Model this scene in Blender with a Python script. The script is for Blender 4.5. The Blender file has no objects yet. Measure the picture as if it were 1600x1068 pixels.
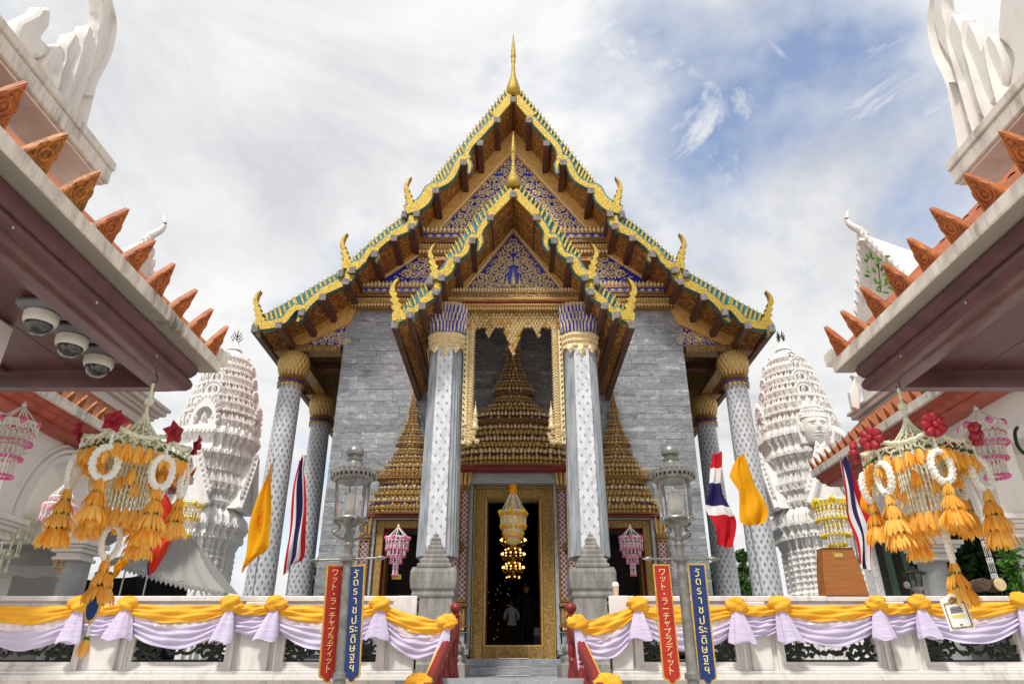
import bpy, bmesh, math, random
from mathutils import Vector, Matrix, noise as mnoise
R = random.Random(11)
PI = math.pi
sc = bpy.context.scene
# ---------------------------------------------------------------- camera
F, TH, CX, CY, ZC = 1067.0, math.radians(26.0), 802.0, 534.0, 1.6
S_, C_ = math.sin(TH), math.cos(TH)
cam_d = bpy.data.cameras.new('camera'); cam = bpy.data.objects.new('camera', cam_d)
sc.collection.objects.link(cam); sc.camera = cam
cam.location = (0, 0, ZC); cam.rotation_euler = (PI / 2 + TH, 0, 0)
cam_d.sensor_width = 36; cam_d.lens = 36 * F / 1600; cam_d.shift_x = -2 / 1600
cam_d.clip_start = 0.05; cam_d.clip_end = 6000
# ---------------------------------------------------------------- sky, sun, exposure
SUN_EL, SUN_AZ = math.radians(56), math.radians(203)     # high, behind the photographer's left shoulder
w = bpy.data.worlds.new('World'); sc.world = w; w.use_nodes = True
nt = w.node_tree; nt.nodes.clear()
def WN(t, **k):
    n = nt.nodes.new(t)
    for a, b in k.items(): setattr(n, a, b)
    return n
wo = WN('ShaderNodeOutputWorld'); bg = WN('ShaderNodeBackground'); bg.inputs[1].default_value = 0.15
sky = WN('ShaderNodeTexSky', sky_type='NISHITA'); sky.sun_disc = False
sky.sun_elevation = SUN_EL; sky.sun_rotation = SUN_AZ
tc = WN('ShaderNodeTexCoord')
sep = WN('ShaderNodeSeparateXYZ'); nt.links.new(tc.outputs['Generated'], sep.inputs[0])
# project the direction on a cloud layer: x/(z+k), y/(z+k)
def wmath(op, a, b=None, c=None, clamp=False):
    n = WN('ShaderNodeMath', operation=op); n.use_clamp = clamp
    for i, s in enumerate((a, b, c)):
        if s is None: continue
        if isinstance(s, (int, float)): n.inputs[i].default_value = s
        else: nt.links.new(s, n.inputs[i])
    return n.outputs[0]
zk = wmath('ADD', wmath('MAXIMUM', sep.outputs[2], 0.0), 0.35)
cxy = WN('ShaderNodeCombineXYZ')
nt.links.new(wmath('DIVIDE', sep.outputs[0], zk), cxy.inputs[0]); nt.links.new(wmath('DIVIDE', sep.outputs[1], zk), cxy.inputs[1])
def wnoise(scale, detail, rough, off, dist=0.0):
    m = WN('ShaderNodeMapping'); m.inputs['Location'].default_value = off
    nt.links.new(cxy.outputs[0], m.inputs[0])
    n = WN('ShaderNodeTexNoise'); n.inputs['Scale'].default_value = scale; n.inputs['Detail'].default_value = detail
    n.inputs['Roughness'].default_value = rough; n.inputs['Distortion'].default_value = dist
    nt.links.new(m.outputs[0], n.inputs['Vector']); return n.outputs[0]
def wramp(s, stops):
    r = WN('ShaderNodeValToRGB'); e = r.color_ramp.elements
    while len(e) > 1: e.remove(e[-1])
    e[0].position, e[0].color = stops[0][0], (*stops[0][1], 1)
    for p, c in stops[1:]:
        q = e.new(p); q.color = (*c, 1)
    nt.links.new(s, r.inputs[0]); return r.outputs[0]
def wmix(f, a, b):
    n = WN('ShaderNodeMix', data_type='RGBA'); nt.links.new(f, n.inputs['Factor'])
    nt.links.new(a, n.inputs['A']); nt.links.new(b, n.inputs['B']); return n.outputs['Result']
cover = wnoise(1.35, 7, 0.56, (-1.147, 0.445, 0.0), 0.25)
cov = wramp(cover, [(0.35, (0.1, 0.1, 0.1)), (0.475, (1, 1, 1))])
shade = wnoise(2.6, 9, 0.62, (0.9, 5.3, 2.0), 0.5)
cloud = wramp(shade, [(0.33, (4.2, 4.25, 4.42)), (0.46, (5.1, 5.13, 5.22)), (0.60, (5.95, 5.93, 5.9))])
wisp = wramp(wnoise(5.5, 9, 0.66, (1.9, 7.7, 0.0), 0.8), [(0.50, (0, 0, 0)), (0.62, (1, 1, 1))])
skyb = WN('ShaderNodeMix', data_type='RGBA', blend_type='MULTIPLY'); skyb.inputs['Factor'].default_value = 1
nt.links.new(sky.outputs[0], skyb.inputs['A']); skyb.inputs['B'].default_value = (1.5, 1.45, 1.42, 1)
cov2 = wmath('MAXIMUM', cov, wmath('MULTIPLY', wisp, 0.8))
nt.links.new(wmix(cov2, skyb.outputs['Result'], cloud), bg.inputs[0]); nt.links.new(bg.outputs[0], wo.inputs[0])
sl = bpy.data.lights.new('sun', 'SUN'); so = bpy.data.objects.new('sun', sl); sc.collection.objects.link(so)
sl.energy = 3.0; sl.angle = math.radians(7); sl.color = (1.0, 0.965, 0.90)
sdir = Vector((math.sin(SUN_AZ) * math.cos(SUN_EL), math.cos(SUN_AZ) * math.cos(SUN_EL), math.sin(SUN_EL)))
so.rotation_euler = sdir.to_track_quat('Z', 'Y').to_euler(); so.location = sdir * 60
sc.view_settings.view_transform = 'Standard'; sc.view_settings.look = 'None'
sc.view_settings.exposure = 0.12; sc.view_settings.gamma = 1; sc.view_settings.use_curve_mapping = False
sc.cycles.max_bounces = 8; sc.cycles.diffuse_bounces = 4; sc.cycles.transparent_max_bounces = 12
sc.cycles.use_denoising = True

# ---------------------------------------------------------------- helpers
def at(px, py, Y):
    """the point at distance Y along the approach that stands where the survey read it"""
    v = (CY - py) / F
    dz = Y * (S_ + v * C_) / (C_ - v * S_); d = Y * C_ + dz * S_
    return Vector(((px - CX) * d / F, Y, ZC + dz))
def pxs(px, py, Y):
    """metres per unit there"""
    v = (CY - py) / F
    dz = Y * (S_ + v * C_) / (C_ - v * S_); return (Y * C_ + dz * S_) / F
col = sc.collection
WL = {}
def V(*a): return Vector(a)
class MB:
    def __init__(s): s.v = []; s.f = []; s.m = []
    def add(s, vs, fs, m=0):
        b = len(s.v); s.v += [tuple(p) for p in vs]
        s.f += [tuple(b + i for i in f) for f in fs]; s.m += [m] * len(fs); return s
    def box(s, x0, x1, y0, y1, z0, z1, m=0):
        return s.add([(x0, y0, z0), (x1, y0, z0), (x1, y1, z0), (x0, y1, z0), (x0, y0, z1), (x1, y0, z1), (x1, y1, z1), (x0, y1, z1)],
                     [(3, 2, 1, 0), (4, 5, 6, 7), (0, 1, 5, 4), (1, 2, 6, 5), (2, 3, 7, 6), (3, 0, 4, 7)], m)
    def rings(s, rings, m=0, cap=True, closed=True):
        n = len(rings[0]); vs = [p for r in rings for p in r]; fs = []
        for i in range(len(rings) - 1):
            for j in range(n if closed else n - 1):
                k = (j + 1) % n; fs.append((i * n + j, i * n + k, (i + 1) * n + k, (i + 1) * n + j))
        if cap and closed:
            fs.append(tuple(range(n))[::-1]); fs.append(tuple((len(rings) - 1) * n + i for i in range(n)))
        return s.add(vs, fs, m)
    def lathe(s, prof, c=(0, 0, 0), seg=16, sx=1, sy=1, m=0, ph=0, cap=True, axis='z'):
        rs = []
        for r, z in prof:
            ring = []
            for i in range(seg):
                a = ph + 2 * PI * i / seg; x, y = r * sx * math.cos(a), r * sy * math.sin(a)
                p = (c[0] + x, c[1] + y, c[2] + z)
                if axis == 'y': p = (c[0] + x, c[1] + z, c[2] + y)
                if axis == 'x': p = (c[0] + z, c[1] + x, c[2] + y)
                ring.append(p)
            rs.append(ring)
        return s.rings(rs, m, cap)
    def tube(s, pts, r, seg=6, m=0, cap=True):
        pts = [Vector(p) for p in pts]; n = len(pts); rs = []; up = None
        for i, p in enumerate(pts):
            t = (pts[min(i + 1, n - 1)] - pts[max(i - 1, 0)])
            if t.length < 1e-9: t = Vector((0, 0, 1))
            t.normalize()
            if up is None: up = Vector((0, 0, 1)) if abs(t.z) < .9 else Vector((1, 0, 0))
            a = t.cross(up)
            if a.length < 1e-4: a = t.cross(Vector((.3, 1, .2)))
            a.normalize(); b = t.cross(a); up = -b if False else up
            rr = r(i / max(1, n - 1)) if callable(r) else (r[i] if isinstance(r, (list, tuple)) else r)
            rs.append([p + (a * math.cos(2 * PI * k / seg) + b * math.sin(2 * PI * k / seg)) * rr for k in range(seg)])
        return s.rings(rs, m, cap)
    def prism(s, poly, vec, m=0):
        n = len(poly); a = [Vector(p) for p in poly]; b = [p + Vector(vec) for p in a]
        return s.add(a + b, [tuple(range(n)), tuple(range(2 * n - 1, n - 1, -1))] + [(i, n + i, n + (i + 1) % n, (i + 1) % n) for i in range(n)], m)
    def grid(s, fn, nu, nv, m=0):
        vs = [fn(i / nu, j / nv) for j in range(nv + 1) for i in range(nu + 1)]
        fs = [(j * (nu + 1) + i, j * (nu + 1) + i + 1, (j + 1) * (nu + 1) + i + 1, (j + 1) * (nu + 1) + i) for j in range(nv) for i in range(nu)]
        return s.add(vs, fs, m)
    def sph(s, c, r, seg=8, ring=5, sx=1, sy=1, sz=1, m=0):
        prof = [(max(1e-4, r * math.sin(PI * i / ring)), -r * sz * math.cos(PI * i / ring)) for i in range(ring + 1)]
        return s.lathe(prof, c, seg, sx, sy, m)
    def petal(s, base, tip, width, out, m=0, belly=.45):
        """a pointed four-sided petal from base to tip, bulging along out"""
        b, t, o = Vector(base), Vector(tip), Vector(out)
        ax = (t - b); side = ax.cross(o)
        if side.length < 1e-6: side = Vector((1, 0, 0))
        side.normalize(); mid = b + ax * belly
        p = [b + side * width * .28, b - side * width * .28, mid - side * width * .5, t, mid + side * width * .5, mid + o]
        return s.add(p, [(0, 1, 5), (1, 2, 5), (2, 3, 5), (3, 4, 5), (4, 0, 5)], m)
    def mirror(s):
        n = len(s.v); k = len(s.f)
        s.v += [(-x, y, z) for x, y, z in s.v]; s.f += [tuple(n + i for i in f[::-1]) for f in s.f]; s.m += s.m[:k]; return s
    def mesh(s, name, mats, smooth=None, origin=(0, 0, 0), bevel=0, fix=True):
        o = origin; me = bpy.data.meshes.new(name)
        me.from_pydata([(x - o[0], y - o[1], z - o[2]) for x, y, z in s.v], [], s.f)
        mats = mats if isinstance(mats, (list, tuple)) else [mats]
        for q in mats: me.materials.append(M[q] if isinstance(q, str) else q)
        if len(mats) > 1: me.polygons.foreach_set('material_index', s.m)
        if fix or bevel:
            bm = bmesh.new(); bm.from_mesh(me)
            bmesh.ops.recalc_face_normals(bm, faces=bm.faces)
            if bevel:
                es = [e for e in bm.edges if len(e.link_faces) == 2 and e.calc_face_angle(0) > .6]
                bmesh.ops.bevel(bm, geom=es, offset=bevel, segments=1, affect='EDGES', profile=.6, clamp_overlap=True)
            bm.to_mesh(me); bm.free()
        if smooth is not None:
            me.polygons.foreach_set('use_smooth', [True] * len(me.polygons)); me.set_sharp_from_angle(angle=math.radians(smooth))
        me.update(); return me
    def build(s, name, mats, parent=None, smooth=None, origin=None, bevel=0, fix=True):
        pw = WL[parent.name] if parent else Vector((0, 0, 0))
        ow = Vector(origin) if origin is not None else pw
        o = bpy.data.objects.new(name, s.mesh(name, mats, smooth, ow, bevel, fix)); col.objects.link(o)
        o.location = ow - pw; o.parent = parent; WL[o.name] = ow; return o
def inst(me, name, parent, loc, rot=(0, 0, 0), scale=(1, 1, 1)):
    o = bpy.data.objects.new(name, me); col.objects.link(o)
    pw = WL[parent.name] if parent else Vector((0, 0, 0)); o.parent = parent
    o.location = Vector(loc) - pw
    if isinstance(rot, Matrix): o.rotation_euler = rot.to_euler()
    else: o.rotation_euler = rot
    o.scale = scale if isinstance(scale, (tuple, list)) else (scale,) * 3
    WL[o.name] = Vector(loc); return o
def thing(name, label, cat, loc=(0, 0, 0), group=None):
    o = bpy.data.objects.new(name, None); col.objects.link(o); o.empty_display_size = .1
    o.location = loc; WL[o.name] = Vector(loc); return tag(o, label, cat, group)
def tag(o, label, cat, group=None):
    o['label'] = label; o['category'] = cat
    if group: o['group'] = group
    return o
def stuff(o): o['kind'] = 'stuff'; return o
def struct(o): o['kind'] = 'structure'; return o
def copy_tree(o, parent=None):
    c = o.copy(); col.objects.link(c); c.parent = parent
    for ch in [x for x in bpy.data.objects if x.parent == o]: copy_tree(ch, c)
    return c
def text_mb(body, size, mat=None):
    cu = bpy.data.curves.new('txt', 'FONT'); cu.body = body; cu.size = size; cu.align_x = 'CENTER'; cu.align_y = 'CENTER'; cu.resolution_u = 3
    o = bpy.data.objects.new('txt', cu); col.objects.link(o); bpy.context.view_layer.update()
    dg = bpy.context.evaluated_depsgraph_get(); me = bpy.data.meshes.new_from_object(o.evaluated_get(dg))
    mb = MB(); mb.add([v.co.copy() for v in me.vertices], [tuple(p.vertices) for p in me.polygons])
    bpy.data.objects.remove(o); bpy.data.curves.remove(cu); bpy.data.meshes.remove(me); return mb
def ribbon(pts, ws):
    """outline of a band along a polyline, half-widths ws"""
    n = len(pts); L, Rr = [], []
    for i, p in enumerate(pts):
        a, b = pts[max(i - 1, 0)], pts[min(i + 1, n - 1)]
        tx, ty = b[0] - a[0], b[1] - a[1]; l = math.hypot(tx, ty) or 1
        nx, ny = -ty / l, tx / l; wv = ws[i] if isinstance(ws, (list, tuple)) else ws
        L.append((p[0] + nx * wv, p[1] + ny * wv)); Rr.append((p[0] - nx * wv, p[1] - ny * wv))
    return L + Rr[::-1]
def smooth_line(pts, n=4):
    out = []
    for i in range(len(pts) - 1):
        p0, p1, p2, p3 = pts[max(i - 1, 0)], pts[i], pts[i + 1], pts[min(i + 2, len(pts) - 1)]
        for k in range(n):
            t = k / n
            out.append(tuple(.5 * ((2 * b) + (c - a) * t + (2 * a - 5 * b + 4 * c - d) * t * t + (3 * b - a - 3 * c + d) * t ** 3) for a, b, c, d in zip(p0, p1, p2, p3)))
    out.append(tuple(pts[-1])); return out
# ---------------------------------------------------------------- materials
M = {}
def H(h):
    c = [int(h[i:i + 2], 16) / 255 for i in (0, 2, 4)]
    return tuple(x / 12.92 if x <= .04045 else ((x + .055) / 1.055) ** 2.4 for x in c)
class NT:
    def __init__(s, name, rough=.6, metal=0.0, spec=.5):
        m = bpy.data.materials.new(name); m.use_nodes = True; s.m = m; s.t = m.node_tree; s.t.nodes.clear(); M[name] = m
        s.o = s.n('ShaderNodeOutputMaterial'); s.b = s.n('ShaderNodeBsdfPrincipled'); s.l(s.b.outputs[0], s.o.inputs[0])
        s.b.inputs['Roughness'].default_value = rough; s.b.inputs['Metallic'].default_value = metal; s.b.inputs['Specular IOR Level'].default_value = spec
    def n(s, t, **k):
        q = s.t.nodes.new(t)
        for a, b in k.items(): setattr(q, a, b)
        return q
    def l(s, a, b): s.t.links.new(a, b)
    def pos(s): return s.n('ShaderNodeNewGeometry').outputs['Position']
    def obj(s): return s.n('ShaderNodeTexCoord').outputs['Object']
    def set(s, sock, v):
        if isinstance(v, (int, float)): sock.default_value = v
        elif isinstance(v, tuple): sock.default_value = (*v, 1) if len(v) == 3 and sock.type == 'RGBA' else v
        else: s.l(v, sock)
    def math(s, op, a, b=None, c=None, clamp=False):
        q = s.n('ShaderNodeMath', operation=op); q.use_clamp = clamp
        for i, x in enumerate((a, b, c)):
            if x is not None: s.set(q.inputs[i], x)
        return q.outputs[0]
    def noise(s, scale, detail=4, rough=.55, vec=None, stretch=None, dist=0):
        vec = vec or s.pos()
        if stretch:
            mp = s.n('ShaderNodeMapping'); mp.inputs['Scale'].default_value = stretch; s.l(vec, mp.inputs[0]); vec = mp.outputs[0]
        q = s.n('ShaderNodeTexNoise'); q.inputs['Scale'].default_value = scale; q.inputs['Detail'].default_value = detail
        q.inputs['Roughness'].default_value = rough; q.inputs['Distortion'].default_value = dist; s.l(vec, q.inputs['Vector']); return q.outputs[0]
    def voro(s, scale, feature='F1', vec=None, out=0, stretch=None):
        vec = vec or s.pos()
        if stretch:
            mp = s.n('ShaderNodeMapping'); mp.inputs['Scale'].default_value = stretch; s.l(vec, mp.inputs[0]); vec = mp.outputs[0]
        q = s.n('ShaderNodeTexVoronoi', feature=feature); q.inputs['Scale'].default_value = scale; s.l(vec, q.inputs['Vector']); return q.outputs[out]
    def ramp(s, f, stops, interp='LINEAR'):
        r = s.n('ShaderNodeValToRGB'); e = r.color_ramp.elements; r.color_ramp.interpolation = interp
        while len(e) > 1: e.remove(e[-1])
        e[0].position = stops[0][0]; e[0].color = (*stops[0][1], 1)
        for p, c in stops[1:]:
            q = e.new(p); q.color = (*c, 1)
        s.l(f, r.inputs[0]); return r.outputs[0]
    def step(s, f, a, b): return s.ramp(f, [(a, (0, 0, 0)), (b, (1, 1, 1))])
    def mix(s, f, a, b, mode='MIX'):
        q = s.n('ShaderNodeMix', data_type='RGBA', blend_type=mode); s.set(q.inputs['Factor'], f); s.set(q.inputs['A'], a); s.set(q.inputs['B'], b); return q.outputs['Result']
    def rnd(s): return s.n('ShaderNodeObjectInfo').outputs['Random']
    def isl(s): return s.n('ShaderNodeNewGeometry').outputs['Random Per Island']
    def col(s, c): s.set(s.b.inputs['Base Color'], c); return s
    def rough(s, c): s.set(s.b.inputs['Roughness'], c); return s
    def bump(s, h, strength=.3, dist=.02):
        q = s.n('ShaderNodeBump'); q.inputs['Strength'].default_value = strength; q.inputs['Distance'].default_value = dist
        s.l(h, q.inputs['Height']); s.l(q.outputs[0], s.b.inputs['Normal']); return s
def simple(name, hexa, hexb=None, rough=.6, metal=0., ns=6., bump=0., bs=40., rnd=0., spec=.5, lo=.35, hi=.65, bd=.01, stretch=None, isl=False):
    t = NT(name, rough, metal, spec); a = H(hexa)
    c = t.mix(t.step(t.noise(ns, 5, .6, stretch=stretch), lo, hi), a, H(hexb)) if hexb else a
    if rnd:
        f = t.math('MULTIPLY_ADD', t.isl() if isl else t.rnd(), rnd, 1 - rnd / 2); cc = t.n('ShaderNodeCombineColor')
        for i in range(3): t.l(f, cc.inputs[i])
        c = t.mix(1.0, c, cc.outputs[0], 'MULTIPLY')
    t.col(c)
    if bump: t.bump(t.noise(bs, 4, .6), bump, bd)
    return t
# whites: old lime paint, streaked with grey runs
def aged_white(name, base, stain, amt, bs=30, lo=.48):
    t = NT(name, .75, 0, .3)
    big = t.step(t.noise(1.7, 6, .65), lo, lo + .28); run = t.step(t.noise(7, 6, .7, stretch=(1, 1, .16)), lo + .05, lo + .26)
    fine = t.step(t.noise(60, 3, .6), .62, .75)
    f = t.math('MULTIPLY', t.math('ADD', t.math('MULTIPLY', big, run), t.math('MULTIPLY', fine, .25), clamp=True), amt)
    c = t.mix(t.noise(.9, 3), H(base), tuple(x * .93 for x in H(base)))
    t.col(t.mix(f, c, H(stain))); t.bump(t.noise(bs, 5, .6), .12, .01); return t
aged_white('white_wall', 'e6e1dc', '82796f', .9, lo=.43)
aged_white('white_building', 'e4dfd9', '968c81', .75)
aged_white('white_fascia', 'e4ddd1', '665d52', 1.0, lo=.38)
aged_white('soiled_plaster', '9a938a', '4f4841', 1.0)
aged_white('white_finial', 'e6e1db', '8d8477', .85, lo=.42)
simple('pink_white', 'ecd9cf', 'd9c0b4', .8, ns=5)
simple('grey_paint', 'a9a9a8', '969696', .7, ns=3, bump=.05)
t = NT('prang_white', .72, 0, .3)
crev = t.voro(9, 'DISTANCE_TO_EDGE', out=0); fl = t.noise(26, 5, .7)
t.col(t.mix(t.math('MULTIPLY', t.step(t.noise(3.2, 7, .75, stretch=(1, 1, .5)), .5, .78), .42), t.mix(t.noise(1.2, 4), H('f4f1ed'), H('e6e2dc')), H('85827e')))
t.bump(t.math('ADD', t.math('MULTIPLY', t.step(crev, 0, .12), .5), fl), .5, .025)
# grey marble blocks: every block its own tone, veins run on the slant
def marble(name, dark, mid, light, isl, rough=.35):
    t = NT(name, rough, 0, .45); r = t.isl() if isl else t.rnd()
    off = t.n('ShaderNodeVectorMath', operation='ADD'); cv = t.n('ShaderNodeCombineXYZ'); k = t.math('MULTIPLY', r, 37.0)
    t.l(k, cv.inputs[0]); t.l(t.math('MULTIPLY', r, 91.0), cv.inputs[2]); t.l(t.pos(), off.inputs[0]); t.l(cv.outputs[0], off.inputs[1])
    rot = t.n('ShaderNodeMapping'); rot.inputs['Rotation'].default_value = (.2, .45, .1); rot.inputs['Scale'].default_value = (1, 1, 2.6); t.l(off.outputs[0], rot.inputs[0])
    v1 = t.noise(2.6, 8, .62, rot.outputs[0], dist=1.4); v2 = t.noise(7, 7, .7, rot.outputs[0], dist=2.2)
    c = t.ramp(v1, [(.28, H(dark)), (.46, H(mid)), (.56, H(mid)), (.72, H(light))])
    c = t.mix(t.math('MULTIPLY', t.step(v2, .55, .62), .6), c, H(light))
    c = t.mix(t.math('MULTIPLY', t.step(v2, .42, .36), .3), c, H(dark))
    f = t.math('MULTIPLY_ADD', t.math('FRACT', t.math('MULTIPLY', r, 17.3)), .42, .76); cc = t.n('ShaderNodeCombineColor')
    for i in range(3): t.l(f, cc.inputs[i])
    t.col(t.mix(1.0, c, cc.outputs[0], 'MULTIPLY')); t.rough(t.math('MULTIPLY_ADD', v2, .3, rough - .1)); return t
marble('marble_block', '54585c', '8b8e91', 'c9cacb', False)
marble('marble_block_joined', '54585c', '8b8e91', 'c9cacb', True)
marble('marble_slab', '7c8084', '9fa3a6', 'c2c5c6', False)
simple('joint_grey', '6c7073', '595c5f', .9)
t = NT('weathered_stone', .8, 0, .3)
t.col(t.mix(t.step(t.noise(9, 6, .7, stretch=(1, 1, .22)), .42, .7), t.mix(t.noise(2, 5), H('8a8884'), H('716e6a')), H('a8a299'))); t.bump(t.noise(35, 5, .7), .25, .015)
def diamond(name, pu, pv, rad, size, back, dia, flat):
    """white marble mosaic with grey lozenges; u runs round the shaft"""
    t = NT(name, .35, 0, .45); sp = t.n('ShaderNodeSeparateXYZ'); t.l(t.obj(), sp.inputs[0])
    if flat: u = sp.outputs[0]
    else: u = t.math('MULTIPLY', t.math('ARCTAN2', sp.outputs[1], sp.outputs[0]), rad)
    def lat(ou, ov):
        a = t.math('ABSOLUTE', t.math('SUBTRACT', t.math('FRACT', t.math('ADD', t.math('DIVIDE', u, pu), ou)), .5))
        b = t.math('ABSOLUTE', t.math('SUBTRACT', t.math('FRACT', t.math('ADD', t.math('DIVIDE', sp.outputs[2], pv), ov)), .5))
        return t.math('ADD', a, b)
    d = t.math('MINIMUM', lat(.03, .0), lat(.53, .5))
    joint = t.step(t.math('ABSOLUTE', t.math('SUBTRACT', d, .27)), .025, .0)
    cell = t.n('ShaderNodeTexWhiteNoise'); cv = t.n('ShaderNodeCombineXYZ')
    t.l(t.math('FLOOR', t.math('DIVIDE', u, pu / 2)), cv.inputs[0]); t.l(t.math('FLOOR', t.math('DIVIDE', sp.outputs[2], pv / 2)), cv.inputs[1]); t.l(cv.outputs[0], cell.inputs[0])
    ins = t.step(d, size + .03, size)
    vein = t.noise(5, 6, .65, dist=1.2)
    w1 = t.mix(cell.outputs[0], H(back), tuple(x * .78 for x in H(back))); w1 = t.mix(t.math('MULTIPLY', t.step(vein, .5, .7), .3), w1, H('a5a9ad'))
    g1 = t.mix(cell.outputs[0], H(dia), tuple(x * 1.6 for x in H(dia)))
    t.col(t.mix(ins, w1, g1)); t.bump(t.math('SUBTRACT', 1.0, joint), .12, .004); return t
diamond('column_mosaic', .1347, .25, .3, .225, 'd5d6d8', '787d82', False)
diamond('panel_mosaic', .17, .27, .3, .145, 'dcdddf', '868b90', True)
simple('marble_light', 'aaaeb1', '7f858a', .4, ns=3.5, stretch=(3, 3, .5))
# gold
def gold(name, a, b, metal=.65, rough=.42, bscale=60, bst=.4, speck=None, bd=.012):
    t = NT(name, rough, metal); c = t.mix(t.step(t.noise(bscale * .5, 4, .7), .35, .65), H(a), H(b))
    if speck: c = t.mix(t.math('MULTIPLY', t.step(t.noise(38, 5, .7), .6, .68), .8), c, H(speck))
    t.col(c); t.bump(t.voro(bscale), bst, bd); return t
gold('gold_yellow', 'c0a437', '8b6f20', .4, .36, 55, .6, '4a3d16')
gold('gold_leaf', 'e2c078', 'b08a46', .35, .38, 70, .35)
gold('gold_board', 'ebbd6e', 'cb9c54', .15, .45, 14, .12)
gold('gold_pale', 'f6e8be', 'c9a464', .25, .4, 60, .4)
gold('gold_dark', 'c9a35c', '6e5024', .35, .45, 75, .8)
gold('gold_orange', 'a87c40', '4c3216', .3, .5, 60, .8)
simple('teal', '1f7f8d', '15606e', .4); simple('blue_glass', '2a40cc', '1a2898', .22, ns=25, bump=.2, bs=70); simple('red_lacquer', '8f1d18', '6f1410', .5, ns=8)
simple('violet_mosaic', '3b2b74', '5c3a86', .4, ns=30)
simple('petal_shadow', '5b4320', '3a2912', .7, ns=20)
# dark red board stencilled with gilt scrollwork
t = NT('soffit_stencil', .6, 0, .4)
p = t.pos(); sp = t.n('ShaderNodeSeparateXYZ'); t.l(p, sp.inputs[0])
va = t.voro(5.2, 'DISTANCE_TO_EDGE'); vb = t.voro(15, 'DISTANCE_TO_EDGE'); vc = t.voro(15, 'F1')
ln = t.math('MAXIMUM', t.step(va, .06, .03), t.math('MAXIMUM', t.step(vb, .07, .03), t.step(vc, .26, .16)))
t.col(t.mix(ln, t.mix(t.noise(3, 4), H('6e4426'), H('57341e')), t.mix(t.noise(30), H('d6a052'), H('b07a38')))); t.bump(ln, .3, .01)
t = NT('stencil_gold', .5, .2)
vb = t.voro(22, 'DISTANCE_TO_EDGE'); t.col(t.mix(t.step(vb, .05, .12), H('c49a55'), H('4c2c1a'))); t.bump(vb, .5, .02)
simple('purlin_wood', '6b4636', '4d3226', .65, ns=9, bump=.15, stretch=(1, .2, 1)); simple('purlin_end', '8b8785', '5f5a57', .85, ns=14)
# mosaics of the door pilasters: crossing gilt bands over violet glass
t = NT('lattice_mosaic', .4, .1); sp = t.n('ShaderNodeSeparateXYZ'); t.l(t.pos(), sp.inputs[0])
a = t.math('ABSOLUTE', t.math('SUBTRACT', t.math('FRACT', t.math('DIVIDE', t.math('ADD', sp.outputs[0], sp.outputs[2]), .11)), .5))
b = t.math('ABSOLUTE', t.math('SUBTRACT', t.math('FRACT', t.math('DIVIDE', t.math('SUBTRACT', sp.outputs[0], sp.outputs[2]), .11)), .5))
e = t.math('MINIMUM', a, b); cr = t.step(t.math('MAXIMUM', a, b), .42, .46)
t.col(t.mix(t.step(e, .1, .06), t.mix(cr, H('3a2440'), H('a5562a')), H('cfc6c4'))); t.bump(e, .3, .01)
simple('roof_tile', 'b5622e', '8d4823', .6, ns=7, rnd=.25, bump=.1)
simple('terracotta', 'bd6a2c', '8f4a1d', .55, ns=14, rnd=.2, bump=.3, bs=45, bd=.008)
t = NT('terracotta_gilt', .5, .1)
t.col(t.mix(t.step(t.noise(22, 5, .7), .45, .6), H('b9742c'), H('7b4a18'))); t.bump(t.noise(50, 4), .4, .01)
simple('maroon', '623d3f', '4e3033', .42, ns=2.5, bump=.06, bs=18, stretch=(3, .4, 3), lo=.3, hi=.7)
simple('maroon_beam', '633a3c', '4d2d2f', .3, ns=5, bump=.08, bs=14)
simple('eave_red', 'b35540', '93402f', .45, ns=4, bump=.05)
# metals and small things
simple('silver_paint', '94948f', '73736f', .35, .5, ns=9, bump=.06, bs=60); simple('iron', '3c4038', '2a2d28', .55, .3, ns=18, bump=.15)
simple('black_iron', '1d1d1d', None, .5, .3); simple('steel', 'aeb0b2', '8a8c8e', .3, .8, ns=30)
simple('banner_red', 'b52a20', 'a02218', .75, ns=8); simple('banner_blue', '12356f', '0e2b60', .75, ns=8); simple('banner_gold', 'd9ae4a', 'c29435', .55, .2, ns=20)
simple('ink_gold', 'efd78a', None, .6); simple('ink_black', '2a2723', None, .8)
simple('cloth_yellow', 'fab92c', 'eea61e', .7, ns=3, bump=.1, bs=120, bd=.003); simple('cloth_lilac', 'd6cbe4', 'c6bad8', .7, ns=3, bump=.08, bs=120, bd=.003)
for nm_ in ('cloth_yellow', 'cloth_lilac'):
    t = NT.__new__(NT); t.m = M[nm_]; t.t = t.m.node_tree; t.b = [n_ for n_ in t.t.nodes if n_.type == 'BSDF_PRINCIPLED'][0]
    t.bump(t.math('ADD', t.noise(9, 5, .6, stretch=(.35, 1, 2.4), dist=.6), t.math('MULTIPLY', t.noise(140, 2), .08)), .55, .03)
simple('cloth_pale', 'efe2e2', 'e6d4d6', .75, ns=5); simple('rail_red', '8b2420', '75201c', .42, ns=5, bump=.06)
def cloth(name, h, trans=.25):
    t = NT(name, .75, 0, .2); t.col(t.mix(t.noise(4, 3), H(h), tuple(x * .86 for x in H(h)))); t.bump(t.noise(11, 4, .6, dist=.8), .4, .02)
    tr = t.n('ShaderNodeBsdfTranslucent'); tr.inputs[0].default_value = (*H(h), 1); mx = t.n('ShaderNodeMixShader'); mx.inputs[0].default_value = trans
    t.l(t.b.outputs[0], mx.inputs[1]); t.l(tr.outputs[0], mx.inputs[2]); t.l(mx.outputs[0], t.o.inputs[0]); return t
cloth('flag_yellow', 'f2ab12'); cloth('flag_red', 'c9202b'); cloth('flag_white', 'efecec'); cloth('flag_blue', '2d2a5e'); cloth('flag_orange', 'ef8b12'); cloth('flag_scarlet', 'd8402a')
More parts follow.
